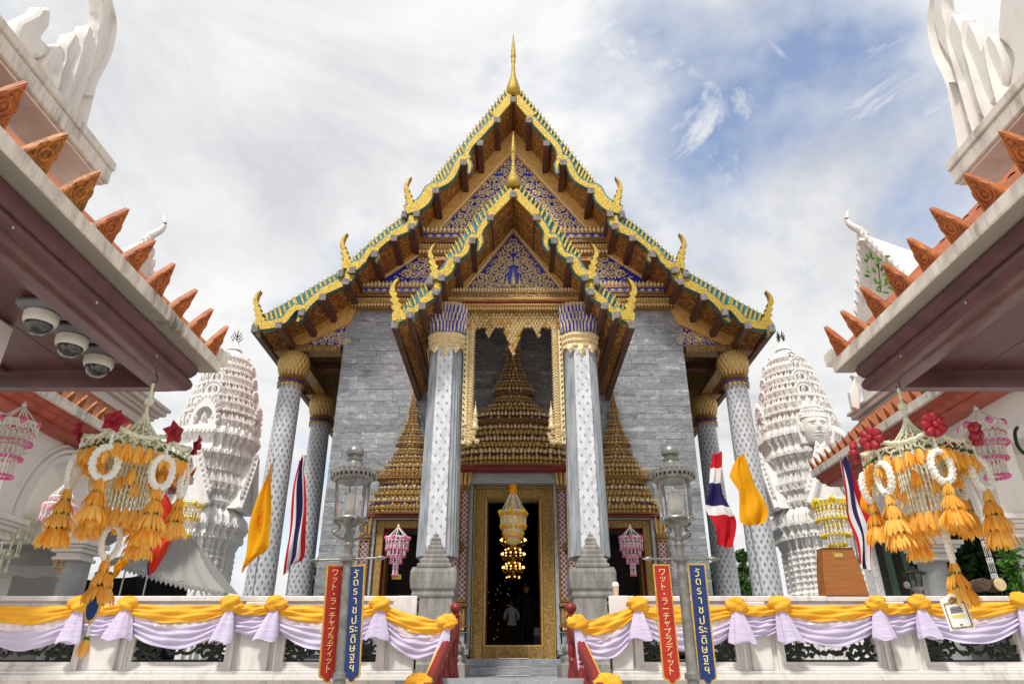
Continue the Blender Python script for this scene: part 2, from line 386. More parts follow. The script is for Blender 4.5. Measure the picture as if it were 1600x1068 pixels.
cloth('petal_orange', 'ffbd45', .4); cloth('petal_orange_deep', 'ffae34', .4); cloth('canvas_grey', 'b5b3ae', .3); cloth('orange_cloth', 'ee9418', .2)
def petal_mat(name, a, b):
    t = NT(name, .65, 0, .25); c = t.mix(t.isl(), H(a), H(b)); t.col(c)
    tr = t.n('ShaderNodeBsdfTranslucent'); t.l(c, tr.inputs[0]); mx = t.n('ShaderNodeMixShader'); mx.inputs[0].default_value = .4
    t.l(t.b.outputs[0], mx.inputs[1]); t.l(tr.outputs[0], mx.inputs[2]); t.l(mx.outputs[0], t.o.inputs[0])
bpy.data.materials.remove(M['petal_orange']); bpy.data.materials.remove(M['petal_orange_deep'])
petal_mat('petal_orange', 'ffdc7a', 'fbb136'); petal_mat('petal_orange_deep', 'ffd168', 'f6a42c')
simple('flower_white', 'f0efe8', 'dcdccf', .8, ns=60, bump=.4, bs=160, bd=.005); simple('flower_cream', 'e9e6cf', 'cfd0ae', .8, ns=50, bump=.3, bs=150, bd=.005)
simple('flower_pink', 'ea86b2', 'd9609c', .8, ns=40); simple('flower_rose', 'eeb6cb', 'e79ab8', .8, ns=40); simple('flower_red', 'a3122a', '7d0c1f', .75, ns=40, bump=.5, bs=110); simple('ribbon_red', 'a51a2c', '8c1222', .5, ns=10)
simple('leaf_green', '3f6a34', '2d5228', .7, ns=30); simple('flower_yellow', 'ecd02a', 'd8b518', .8, ns=40); simple('flower_orange', 'f0a01c', 'de8412', .8, ns=40)
simple('wood_box', 'a5672d', '8a5222', .5, ns=5, stretch=(.5, .5, 9), bump=.05); simple('brass', 'c9a24a', '9d7a2d', .35, .8, ns=25)
simple('camera_white', 'd6d2c8', 'c6c1b6', .45, ns=4); simple('camera_grey', '74757a', '66676c', .5, ns=6); simple('skin', 'b98262', 'a87256', .6, ns=12); simple('hair', '191513', None, .6)
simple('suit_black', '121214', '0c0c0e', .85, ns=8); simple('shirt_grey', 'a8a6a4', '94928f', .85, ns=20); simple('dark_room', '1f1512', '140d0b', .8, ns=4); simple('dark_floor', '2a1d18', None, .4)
simple('black_net', '141516', '1d1e20', .9, ns=20); simple('pavement', 'd9d3c9', 'c6c0b6', .85, ns=2, bump=.1, bs=20)
simple('bark', '5a4a3a', '43362a', .9, ns=12, bump=.4); simple('plastic_clear_drink', 'caa58a', 'd9bda6', .4); simple('paper', 'f2f0ea', None, .8); simple('drum_skin', 'd8c49a', 'c3ab7d', .7, ns=20)
simple('shutter_green', '3f5a48', '33493b', .5, ns=5); simple('paving_joint', '8d8983', None, .9); simple('sign_white', 'f4f2f0', None, .6); simple('mark_yellow', 'e6d85a', None, .7)
def foliage(name, a, b):
    t = NT(name, .55, 0, .3); t.col(t.mix(t.isl(), H(a), H(b)))
    tr = t.n('ShaderNodeBsdfTranslucent'); t.l(t.mix(t.isl(), H(a), H(b)), tr.inputs[0]); mx = t.n('ShaderNodeMixShader'); mx.inputs[0].default_value = .3
    t.l(t.b.outputs[0], mx.inputs[1]); t.l(tr.outputs[0], mx.inputs[2]); t.l(mx.outputs[0], t.o.inputs[0])
foliage('foliage', '33522b', '5f8040'); foliage('foliage_dark', '1e3824', '3a5a32'); foliage('fern', '3f7028', '5f9034')
t = NT('glass', .03); t.b.inputs['Base Color'].default_value = (.95, .97, .97, 1)
tr = t.n('ShaderNodeBsdfTransparent'); gl = t.n('ShaderNodeBsdfGlossy'); gl.inputs['Roughness'].default_value = .04; fr = t.n('ShaderNodeFresnel'); fr.inputs[0].default_value = 1.5
mx = t.n('ShaderNodeMixShader'); t.l(t.math('MULTIPLY_ADD', fr.outputs[0], .9, .04), mx.inputs[0]); t.l(tr.outputs[0], mx.inputs[1]); t.l(gl.outputs[0], mx.inputs[2]); t.l(mx.outputs[0], t.o.inputs[0])
t = NT('dome_glass', .05); t.b.inputs['Base Color'].default_value = (.02, .02, .025, 1); t.b.inputs['Coat Weight'].default_value = .8
t = NT('bulb_frost', .5); t.b.inputs['Base Color'].default_value = (.85, .84, .78, 1)
def emit(name, c, s):
    t = NT(name, .5); t.b.inputs['Base Color'].default_value = (*H(c), 1); t.b.inputs['Emission Color'].default_value = (*H(c), 1); t.b.inputs['Emission Strength'].default_value = s
emit('lamp_glow', 'ffc36a', 3.0); emit('tiny_light', 'ffe9c0', .5)
# ---------------------------------------------------------------- ground
TZ = ZC + 0.45                      # the temple terrace
mb = MB(); mb.box(-400, 400, -60, 800, -0.3, 0.0); struct(mb.build('ground', 'pavement'))
mb = MB(); mb.box(-16, 16, 10.12, 40, 0.0, ZC - .03); mb.box(-6.9, -1.1, 15.2, 36, ZC - .03, TZ - .16); mb.box(1.1, 6.9, 15.2, 36, ZC - .03, TZ - .16); mb.box(-1.1, 1.1, 15.8, 36, ZC - .03, TZ - .16)
ter = struct(mb.build('terrace', 'marble_slab'))
# ---------------------------------------------------------------- temple
YW, YB, YC, YP = 16.0, 14.7, 13.2, 12.0
temple = thing('temple', 'grey marble temple with stepped gilded blue gables and crown-topped doorway', 'temple', (0, YW, TZ))
WT = ZC + 8.86
# wall core with openings
dW, dT = .64, at(802, 776, YW).z
wx = [at(598, 870, YW).x, at(668, 870, YW).x]; wz = [ZC + 1.25, at(632, 826, YW).z]
mb = MB()
for s in (-1, 1):
    a, b = sorted((s * wx[0], s * wx[1]))
    xs = sorted((s * 4.385, s * -wx[0] * -1)) if False else None
    o0, o1 = (-4.385, wx[0]) if s < 0 else (-wx[0], 4.385)
    mb.box(o0, o1, YW, YW + .7, TZ - .2, WT)
    i0, i1 = (wx[1], -dW) if s < 0 else (dW, -wx[1])
    mb.box(i0, i1, YW, YW + .7, TZ - .2, WT)
    w0, w1 = (wx[0], wx[1]) if s < 0 else (-wx[1], -wx[0])
    mb.box(w0, w1, YW, YW + .7, TZ - .2, wz[0]); mb.box(w0, w1, YW, YW + .7, wz[1], WT)
    s0, s1 = (-4.385, -3.8) if s < 0 else (3.8, 4.385)
    mb.box(s0, s1, YW + .7, 34, TZ - .2, WT)
mb.box(-dW, dW, YW, YW + .7, dT, WT); mb.box(-4.385, 4.385, 34, 34.5, TZ - .2, WT)
wall = mb.build('wall', 'joint_grey', temple)
# marble blocks
ub = MB(); ub.box(-.5, .5, -.5, .5, -.5, .5); ubm = ub.mesh('brick', 'marble_block', bevel=.012)
rows = []; z = TZ - .05
while z < WT - .05:
    h = min(.172 * R.choice((.82, 1, 1, 1.12)), WT - z); x = -4.4; row = []
    x -= 0; first = R.uniform(.2, .7)
    while x < 4.39:
        l = first if first else R.choice((.34, .48, .55, .62, .75, .9)); first = 0
        x1 = min(x + l, 4.4)
        if 4.4 - x1 < .15: x1 = 4.4
        row.append((x, x1)); x = x1
    rows.append((z, z + h, row)); z += h
cells = []
for z0, z1, row in rows:
    for x0, x1 in row:
        segs = [(x0, x1)]
        for (a, b, c, d) in ((-dW - .02, dW + .02, 0, dT + .05), (wx[0] - .02, wx[1] + .02, wz[0] - .05, wz[1] + .05), (-wx[1] - .02, -wx[0] + .02, wz[0] - .05, wz[1] + .05)):
            if z1 > c and z0 < d:
                n = []
                for p, q in segs:
                    if q <= a or p >= b: n.append((p, q))
                    else:
                        if p < a: n.append((p, a))
                        if q > b: n.append((b, q))
                segs = n
        for p, q in segs:
            if q - p > .06: cells.append((p, q, z0, z1))
def vis(c):
    x = abs(c[0] + c[1]) / 2; zc = (c[2] + c[3]) / 2 - ZC
    hid = (zc < 1.45) or x < .9 or (1.05 < x < 1.9 and zc < 7) or (1.0 < x < 1.35 and zc < 4.3) or (1.9 < x < 3.1 and 1 < zc < 3.4) or (x < 1.3 and zc < 5) or (x < 2.6 and zc > 7.5)
    return 0 if hid else (c[1] - c[0]) * (c[3] - c[2]) + (1 if x > 1.9 else .5)
cells.sort(key=vis, reverse=True); jb = MB(); g = .0028
for i, (p, q, z0, z1) in enumerate(cells):
    y = YW - .03 + R.uniform(-.006, .006)
    if i < 300: inst(ubm, 'brick', wall, ((p + q) / 2, y, (z0 + z1) / 2), (0, 0, 0), (q - p - 2 * g, .07, z1 - z0 - 2 * g))
    else: jb.box(p + g, q - g, y - .035, y + .035, z0 + g, z1 - g)
stuff(jb.build('brick_field', 'marble_block_joined', wall))
# interior: dark hall
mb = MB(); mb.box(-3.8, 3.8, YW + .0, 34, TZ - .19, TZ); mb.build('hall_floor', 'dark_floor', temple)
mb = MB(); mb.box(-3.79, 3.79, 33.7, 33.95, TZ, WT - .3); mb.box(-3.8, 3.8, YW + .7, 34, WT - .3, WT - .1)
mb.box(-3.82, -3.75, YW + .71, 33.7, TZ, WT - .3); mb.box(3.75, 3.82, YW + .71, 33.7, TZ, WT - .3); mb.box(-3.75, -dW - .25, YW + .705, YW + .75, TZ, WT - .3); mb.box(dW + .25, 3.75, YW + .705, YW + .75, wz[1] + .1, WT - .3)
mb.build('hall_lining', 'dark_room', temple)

# ---- small ornament makers
def petal_row(mb, x0, x1, z, h, wd, Y, dy=.03, m=0):
    n = max(1, int(round((x1 - x0) / wd))); wd = (x1 - x0) / n
    for i in range(n):
        x = x0 + (i + .5) * wd; mb.petal((x, Y, z), (x, Y - dy * .6, z + h), wd * 1.02, (0, -dy, 0), m)
def moulding(mb, x0, x1, z0, z1, Y, proud, m=0, back=.3):
    """half-round run"""
    n = 5; P = []
    for i in range(n + 1):
        a = PI * i / n; P.append((Y - proud * math.sin(a) - .002, z0 + (z1 - z0) * i / n))
    P = [(Y + back, z0)] + P + [(Y + back, z1)]
    mb.rings([[(x0, y, zz) for y, zz in P], [(x1, y, zz) for y, zz in P]], m)
# a curling kanok scroll, about 1 unit across, lying in the XZ plane, front towards -Y
def scroll_mb():
    s = MB(); pts = []; rad = []
    for i in range(27):
        t = i / 26; a = t * 3.4 * PI; r = .46 * (1 - t) ** .75 + .05
        pts.append((r * math.cos(a), -.05 - .1 * t, r * math.sin(a))); rad.append(.075 * (1 - t * .45))
    s.tube(pts, rad, 5)
    for i in range(9):
        a = i * .62 + .1; r = .40 - .012 * i; b = V(r * math.cos(a), -.08, r * math.sin(a)); dr = V(math.cos(a + .75), 0, math.sin(a + .75))
        s.petal(b, b + dr * (.34 - .014 * i), .2, (0, -.09, 0))
    for i in range(6):
        a = i * PI / 3; s.petal((0, -.15, 0), (.16 * math.cos(a), -.17, .16 * math.sin(a)), .12, (0, -.06, 0))
    return s
scroll_me = scroll_mb().mesh('scroll', 'gold_pale', smooth=50)
def flame_mb():
    s = MB(); s.petal((0, 0, -.5), (0, -.03, .55), .42, (0, -.12, 0), belly=.35)
    for k in (-1, 1):
        s.petal((0, 0, -.4), (.42 * k, -.02, .2), .25, (0, -.09, 0)); s.petal((0, 0, -.5), (.5 * k, -.02, -.15), .22, (0, -.08, 0))
    return s
flame_me = flame_mb().mesh('flame_leaf', 'gold_pale')
def inside(pt, poly):
    x, y = pt; r = False; j = len(poly) - 1
    for i in range(len(poly)):
        a, b = poly[i], poly[j]
        if (a[1] > y) != (b[1] > y) and x < (b[0] - a[0]) * (y - a[1]) / (b[1] - a[1]) + a[0]: r = not r
        j = i
    return r
def shrink(poly, k):
    cx = sum(p[0] for p in poly) / len(poly); cy = sum(p[1] for p in poly) / len(poly)
    return [(cx + (p[0] - cx) * k, cy + (p[1] - cy) * k) for p in poly]
def fill_scrolls(poly, Y, step, size, parent, keep=None, mat_fill='gold_pale', fs=5.6):
    """scrolls on a staggered lattice on the left half, mirrored to the right, flames in the gaps"""
    ys = [p[1] for p in poly]; j = 0; y = min(ys) + step * .6; fb = MB()
    sp = shrink(poly, .93)
    while y < max(ys):
        k = 0; x = CX - step * (.52 if j % 2 else 1.02)
        while x > min(p[0] for p in poly) - step:
            if inside((x, y), sp) and (keep is None or keep(x, y)):
                s = size * pxs(x, y, Y) * R.uniform(.92, 1.1); p = at(x, y, Y); a = R.uniform(0, 6.28)
                for sg in (1, -1):
                    o = inst(scroll_me, 'scroll', parent, (p.x * sg, Y - .01, p.z), (0, a * sg if sg > 0 else -a, 0), (s * sg, s, s))
            x -= step; k += 1
        y += step * .86; j += 1
    # little leaves between
    y = min(ys) + 3
    while y < max(ys):
        x = CX - 2
        while x > min(p[0] for p in poly):
            xx, yy = x + R.uniform(-2, 2), y + R.uniform(-2, 2)
            if inside((xx, yy), shrink(poly, .97)) and (keep is None or keep(xx, yy)):
                p = at(xx, yy, Y); q = pxs(xx, yy, Y); a = R.uniform(-1.2, 1.2); L = R.uniform(3.2, 5.5) * q
                for sg in (1, -1):
                    fb.petal((p.x * sg - sg * math.sin(a) * L * .5, Y - .006, p.z - math.cos(a) * L * .5), (p.x * sg + sg * math.sin(a) * L, Y - .014, p.z + math.cos(a) * L), 2.6 * q, (0, -.025, 0))
            x -= fs
        y += fs + .2
    return stuff(fb.build('leaf_filigree', mat_fill, parent))
def fill_scales(poly, Y, step, parent, name, mats, size=1.25, dy=.035, down=True):
    """rows of small leaves covering an outline (both halves given)"""
    fb = MB(); ys = [p[1] for p in poly]; y = min(ys) + step * .4; j = 0
    while y < max(ys):
        x = min(p[0] for p in poly) + (step / 2 if j % 2 else 0)
        while x < max(p[0] for p in poly):
            if inside((x, y), poly):
                p = at(x, y, Y); q = pxs(x, y, Y) * step * size; sg = -1 if down else 1
                fb.petal((p.x, Y - .004, p.z - sg * q * .45), (p.x + R.uniform(-.1, .1) * q, Y - dy * .7, p.z + sg * q * .75), q * .9, (0, -dy, 0), R.randrange(len(mats)) if R.random() < .35 else 0)
            x += step
        y += step * .85; j += 1
    return stuff(fb.build(name, mats, parent))

# ---- roofs: profile lines read at the barge plane
fin = MB()
prof = smooth_line([(-.03, 0, -.05), (-.036, 0, .03), (-.03, 0, .09), (-.005, 0, .14), (.026, 0, .155), (.034, 0, .13), (.03, 0, .08), (.034, 0, .03), (.036, 0, -.05)], 2)
fin.prism(prof, (0, .09, 0)); fin_me = fin.mesh('roof_fin', 'gold_yellow', bevel=.008)
def hanghong(mb, px, py, Y, k, s):
    """flame-shaped eave finial; (px,py) its foot, k its height in survey units, s = side"""
    P = [(14, 4), (-9, 6), (-10, -3), (-6, -8), (-11, -13), (-7, -17), (-13, -23), (-9, -27), (-14, -33), (-12, -42), (-6, -50), (3, -55), (-2, -48), (-5, -41), (-4, -35), (0, -32), (-3, -29), (4, -24), (1, -21), (8, -16), (5, -12), (12, -7), (10, -4), (18, -2), (20, 3)]
    f = k / 54; pts = []
    for a, b in P:
        q = at(px + s * a * f * .82, py + b * f, Y); pts.append((q.x, Y, q.z))
    mb.prism(pts, (0, .16, 0))
def prism_px(mb, poly, Y, depth, m=0):
    mb.prism([(q.x, Y, q.z) for q in (at(a, b, Y) for a, b in poly)], (0, depth, 0), m)
def mir(poly): return [(2 * CX - a, b) for a, b in poly]
def bargeboard(label, Y, bands, fins, hh, gap, hhk):
    """bands: list of (polyline, widths); fins: polyline; both sides built as two parts"""
    for sg in (1, -1):
        f = (lambda P: P) if sg > 0 else mir
        b = MB(); tl = MB()
        for bi, (pts, ws) in enumerate(bands):
            sm = smooth_line(pts, 4) if len(pts) > 2 else pts
            if isinstance(ws, (list, tuple)):
                n = len(sm); wl = [ws[int(i / (n - 1) * (len(ws) - 1))] + (ws[min(int(i / (n - 1) * (len(ws) - 1)) + 1, len(ws) - 1)] - ws[int(i / (n - 1) * (len(ws) - 1))]) * ((i / (n - 1) * (len(ws) - 1)) % 1) for i in range(n)]
            else: wl = ws
            prism_px(b, f(ribbon(sm, wl)), Y - .006 * bi, .13 + .011 * bi)
            if len(pts) > 2:
                prism_px(tl, f(ribbon([(x, y + .3) for x, y in sm], [q + 1.7 for q in wl] if isinstance(wl, list) else wl + 1.7)), Y + .035 - .004 * bi, .07 + .006 * bi)
        for (x, y) in hh: hanghong(b, x if sg > 0 else 2 * CX - x, y, Y - .02, hhk, sg)
        ob = b.build('bargeboard', 'gold_yellow', temple, bevel=.012)
        L = fins; n_, acc = 0, 0; tot = [0]
        for i in range(len(L) - 1): tot.append(tot[-1] + math.dist(L[i], L[i + 1]))
        prism_px(tl, f(ribbon([(x, y - .6) for x, y in L], 3.6)), Y + .1, .05)
        cl = [p for pts, ws in bands for p in pts]; cl = [p for i_, p in enumerate(cl) if i_ == 0 or p[0] < cl[i_ - 1][0] + .5]; cm = [cl[0]]
        for p in cl[1:]:
            if p[0] < cm[-1][0] - 1: cm.append(p)
        prism_px(tl, f([(x, y - 1) for x, y in L] + [(x, y) for x, y in cm[::-1]]), Y + .1005, .05)
        def gap_at(x):
            for i_ in range(len(cm) - 1):
                if cm[i_ + 1][0] <= x <= cm[i_][0]: return cm[i_][1] + (cm[i_ + 1][1] - cm[i_][1]) * (cm[i_][0] - x) / max(.01, cm[i_][0] - cm[i_ + 1][0])
            return None
        if tl.f: tl.build('teal_trim', 'teal', ob)
        n = int(tot[-1] / gap)
        for i in range(n):
            d = (i + .5) * tot[-1] / n; k = max(j for j in range(len(L)) if tot[j] <= d); k = min(k, len(L) - 2)
            t_ = (d - tot[k]) / (tot[k + 1] - tot[k]); x = L[k][0] + (L[k + 1][0] - L[k][0]) * t_; y = L[k][1] + (L[k + 1][1] - L[k][1]) * t_
            gy = gap_at(x); gq = max(0, min(26, (gy - y - 5) if gy else 0)); p = at(x if sg > 0 else 2 * CX - x, y + gq * .8, Y); s = 1.02 * pxs(x, y, Y) * 1067 / 18.5
            inst(fin_me, 'roof_fin', ob, (p.x, Y + .045, p.z), (0, -.36 * sg + R.uniform(-.05, .05), 0), (-s * sg * 1.0, 1, s * (1.2 + gq / 11)))
# main gable, upper tier
bargeboard('upper', YB, [([(802, 147), (772, 182)], 6.5), ([(774, 184), (752, 208), (733, 229), (729, 245), (734, 258), (733, 271)], [4.5, 4.5, 4.5, 4, 3, .8]),
    ([(735, 246), (722, 246), (714, 258), (708, 271), (700, 281), (684, 290)], [2, 4.5, 4.8, 4.8, 4.5, 4]), ([(684, 289), (672, 296), (664, 311), (650, 322), (632, 328)], [3.5, 8, 8.5, 8, 6])],
    [(797, 141), (774, 168), (719, 236), (683, 281), (660, 309)], [(641, 326)], 7.6, 50)
bargeboard('middle', YB + .02, [([(646, 336), (641, 352), (610, 367)], [8, 7, 5]), ([(612, 368), (598, 378), (586, 391), (589, 402), (588, 409)], [4.2, 4.2, 4, 3, .8]),
    ([(592, 390), (580, 388), (573, 397), (567, 407), (560, 412)], [2, 4.2, 4.5, 4.5, 4]), ([(562, 411), (551, 417), (541, 419)], [6, 7, 6])],
    [(636, 338), (604, 362), (576, 386), (553, 407)], [(541, 414)], 7.4, 50)
bargeboard('lower', YB + .04, [([(548, 424), (539, 437), (500, 457)], [8, 7, 5]), ([(503, 458), (488, 468), (474, 484), (470, 495), (464, 502)], [4.6, 4.8, 4.6, 3.6, .8]),
    ([(478, 480), (462, 480), (452, 489), (444, 499), (436, 503)], [2, 4.6, 4.8, 4.8, 4.2]), ([(440, 502), (420, 507), (402, 509), (402, 522)], [5.5, 6, 7, 2])],
    [(534, 427), (500, 446), (460, 470), (414, 495)], [(405, 504)], 7.8, 50)
# porch gable
bargeboard('porch upper', YP, [([(802, 297), (764, 336)], 6.5), ([(767, 337), (756, 350), (749, 364), (751, 379), (747, 392)], [4.5, 4.8, 4.6, 3.6, .8]),
    ([(750, 370), (738, 369), (731, 379), (727, 392), (717, 400)], [2, 4.6, 4.8, 4.8, 4]), ([(718, 398), (706, 408), (698, 423), (680, 431)], [5, 7, 7.5, 6])],
    [(797, 290), (764, 323), (738, 354), (712, 388), (700, 402)], [(679, 431)], 8.2, 52)
bargeboard('porch lower', YP + .03, [([(682, 436), (680, 455), (656, 473)], [7, 6.5, 4.5]), ([(659, 474), (650, 482), (644, 490), (646, 500)], [4.4, 4.4, 3.4, .8]), ([(650, 486), (640, 484), (634, 492), (620, 498), (620, 508)], [2, 4.4, 5, 6.5, 2])],
    [(672, 446), (650, 464), (630, 486)], [(621, 494)], 8.0, 60)
# golden finials on the ridges
def finial(px, ytop, ybase, Y, wpx, name):
    zb = at(px, ybase, Y).z; zt = at(px, ytop, Y).z; h = zt - zb; r = wpx * pxs(px, ybase, Y)
    pr = [(.45, 0), (.8, .02), (1, .07), (.95, .12), (.7, .2), (.42, .28), (.3, .36), (.24, .46), (.26, .5), (.36, .55), (.26, .565), (.3, .6), (.42, .615), (.36, .63), (.3, .72), (.2, .84), (.1, .94), (.02, 1)]
    b = MB(); b.lathe([(a * r, c * h) for a, c in pr], (0, Y + .06, zb), 14); return b.build(name, 'gold_yellow', temple, smooth=50)
finial(802, 50, 147, YB, 11, 'ridge_finial'); finial(802, 202, 291, YP, 11, 'ridge_finial')
# soffits, roof slabs, purlins
def world(poly, Y): return [(q.x, q.z) for q in (at(a, b, Y) for a, b in poly)]
def roof_tier(poly_px, Y0, Y1, back, drop, nm):
    P = world(poly_px, Y0)
    for sg in (1, -1):
        s = MB()
        for i in range(len(P) - 1):
            (x0, z0), (x1, z1) = P[i], P[i + 1]
            s.add([(x0 * sg, Y0 + .14, z0 - drop), (x1 * sg, Y0 + .14, z1 - drop), (x1 * sg, Y1, z1 - drop), (x0 * sg, Y1, z0 - drop)], [(0, 1, 2, 3)])
        s.build('soffit', 'soffit_stencil', temple, fix=False)
        s = MB(); poly = [(x * sg, Y0 + .16, z - .05) for x, z in P] + [(x * sg, Y0 + .16, z - drop + .02) for x, z in P[::-1]]
        s.prism(poly, (0, back - Y0, 0)); s.build('roof_slab', 'roof_tile', temple)
mA = [(802, 150), (719, 243), (640, 326)]; mB = [(650, 338), (600, 376), (540, 416)]; mC = [(552, 420), (480, 464), (396, 506)]
pA = [(802, 298), (738, 366), (682, 428)]; pB = [(686, 438), (650, 472), (612, 500)]
roof_tier(mA, YB, 16.0, 34, .2, 'a'); roof_tier(mB, YB, 16.0, 34, .18, 'b'); roof_tier(mC, YB, 34, 34, .16, 'c')
roof_tier(pA, YP, YC + .1, 15.9, .18, 'a'); roof_tier(pB, YP, 15.9, 15.9, .16, 'b')
def purlin(px, py, Y0, Y1, wpx, hpx):
    for sg in ((1, -1) if abs(px - CX) > 3 else (1,)):
        p = at(px, py, Y0); q = pxs(px, py, Y0); w_, h_ = wpx * q / 2, hpx * q
        b = MB(); b.box(p.x * sg - w_, p.x * sg + w_, Y0 + .005, Y1, p.z - h_, p.z); o = b.build('purlin', 'purlin_wood', temple)
        e = MB(); e.box(p.x * sg - w_ - .012, p.x * sg + w_ + .012, Y0 - .03, Y0 + .004, p.z - h_ - .012, p.z + .012); e.build('purlin_cap', 'purlin_end', o, bevel=.01)
for px, py in ((802, 152), (777, 184), (750, 220), (724, 250), (681, 294), (651, 330)): purlin(px, py, YB - .02, YW, 9, 10)
for px, py in ((643, 350), (616, 368), (585, 393), (551, 418)): purlin(px, py, YB - .02, YW, 9, 10)
for px, py in ((541, 436), (505, 460), (472, 484), (436, 504)): purlin(px, py, YB - .02, YW + .1, 9, 10)
purlin(399, 508, YB - .02, 34, 9, 12)
for px, py in ((802, 300), (766, 336), (738, 372), (714, 402), (690, 430)): purlin(px, py, YP - .02, YC + .1, 9, 10)
for px, py in ((681, 452), (660, 474), (640, 488)): purlin(px, py, YP - .02, 15.9, 9, 10)
purlin(617, 502, YP - .02, 15.9, 9, 12)
# block brackets where the tiers meet
for px, py, Y in ((632, 333, YB), (533, 425, YB), (672, 436, YP)):
    for sg in (1, -1):
        p = at(px, py, Y); b = MB(); b.box(p.x * sg - .07, p.x * sg + .07, Y - .04, Y + .3, p.z - .16, p.z + .07); b.build('tier_bracket', 'purlin_end', temple, bevel=.02)
# plain gilt boards lining the gables, and blue grounds behind the carving
def board(poly, Y, dep, mat, name):
    for sg in (1, -1):
        b = MB(); b.prism([(x * sg, Y, z) for x, z in poly], (0, dep, 0)); b.build(name, mat, temple)
def low(P, Y0, drop): return [(x, z - drop) for x, z in world(P, Y0)]
a = low(mA, YB, .2); i0, i1 = at(802, 238, 15.85), at(686, 358, 15.85)
board([a[0], a[1], a[2], (i1.x, i1.z), (0, i0.z)], 15.85, .12, 'gold_board', 'gable_board')
a = low(mB, YB, .18); i0, i1 = at(661, 393, 15.85), at(592, 438, 15.85)
board([(i0.x, i0.z + .35), a[0], a[1], a[2], (i1.x, i1.z), (i0.x, i0.z)], 15.86, .12, 'gold_board', 'gable_board')
a = low(mC, YB, .16); i0, i1 = at(546, 503, 15.85), at(466, 541, 15.85)
board([a[0], a[1], a[2], (i1.x - .25, i1.z - .02), (i1.x, i1.z), (i0.x, i0.z)], 15.87, .12, 'gold_board', 'gable_board')
a = low(pA, YP, .18); i0, i1 = at(802, 361, YC - .05), at(727, 452, YC - .05)
board([a[0], a[1], a[2], (a[2][0], i1.z - .3), (i1.x, i1.z - .3), (i1.x, i1.z), (0, i0.z)], YC - .05, .12, 'gold_board', 'gable_board')
def ped(poly_left, Y, name):
    full = [(CX, poly_left[0][1])] + poly_left + [(2 * CX - x, y) for x, y in poly_left[::-1]]
    b = MB(); b.prism([(q.x, Y, q.z) for q in (at(x, y, Y) for x, y in full)], (0, .1, 0)); return b.build(name, 'blue_glass', temple)
pm = ped([(802, 228), (680, 364)], 15.96, 'pediment'); fill_scrolls([(802, 238), (690, 356), (914, 356)], 15.95, 13.5, 13, pm, keep=lambda x, y: y < 296 + (CX - x) * 1.05 + 26 and inside((x, y), [(802, 240), (690, 357), (802, 357)]))
pl = ped([(690, 392), (664, 392), (585, 446)], 15.965, 'pediment'); fill_scrolls([(668, 396), (600, 440), (700, 441), (700, 396)], 15.955, 14, 13, pl)
pp = ped([(802, 354), (724, 456)], YC + .06, 'pediment'); keep_p = lambda x, y: inside((x, y), [(802, 368), (737, 450), (802, 450)]) and not (x > 788 and y > 418)
fill_scrolls([(802, 366), (737, 450), (867, 450)], YC + .05, 14, 14, pp, keep=keep_p, fs=4.4)
# shrine emblem in the porch gable
b = MB(); c = at(802, 449, YC + .05); q = pxs(802, 440, YC)
for dx, h, r in ((0, 34, 4.2), (-10, 21, 2.6), (10, 21, 2.6)):
    b.lathe([(r * q * a, h * q * z_) for a, z_ in ((1.2, 0), (1.2, .08), (.8, .1), (1, .2), (1.1, .3), (.7, .36), (.9, .42), (.6, .5), (.45, .62), (.25, .75), (.12, .9), (.01, 1))], (dx * q, YC, c.z), 10)
b.box(-13 * q, 13 * q, YC - .02, YC + .05, c.z - .01, c.z + 3 * q); b.build('shrine_emblem', 'gold_pale', pp, smooth=40)
# gilt fillets edging the blue fields
def fillet(a, b_, Y, r, par):
    for sg in (1, -1):
        p, q2 = at(*a, Y), at(*b_, Y); t = MB(); t.tube([(p.x * sg, Y, p.z), (q2.x * sg, Y, q2.z)], r, 6); t.build('gilt_fillet', 'gold_pale', par)
fillet((802, 233), (685, 359), 15.86, .028, pm); fillet((664, 392), (590, 440), 15.86, .025, pl); fillet((802, 358), (726, 452), YC - .06, .024, pp)

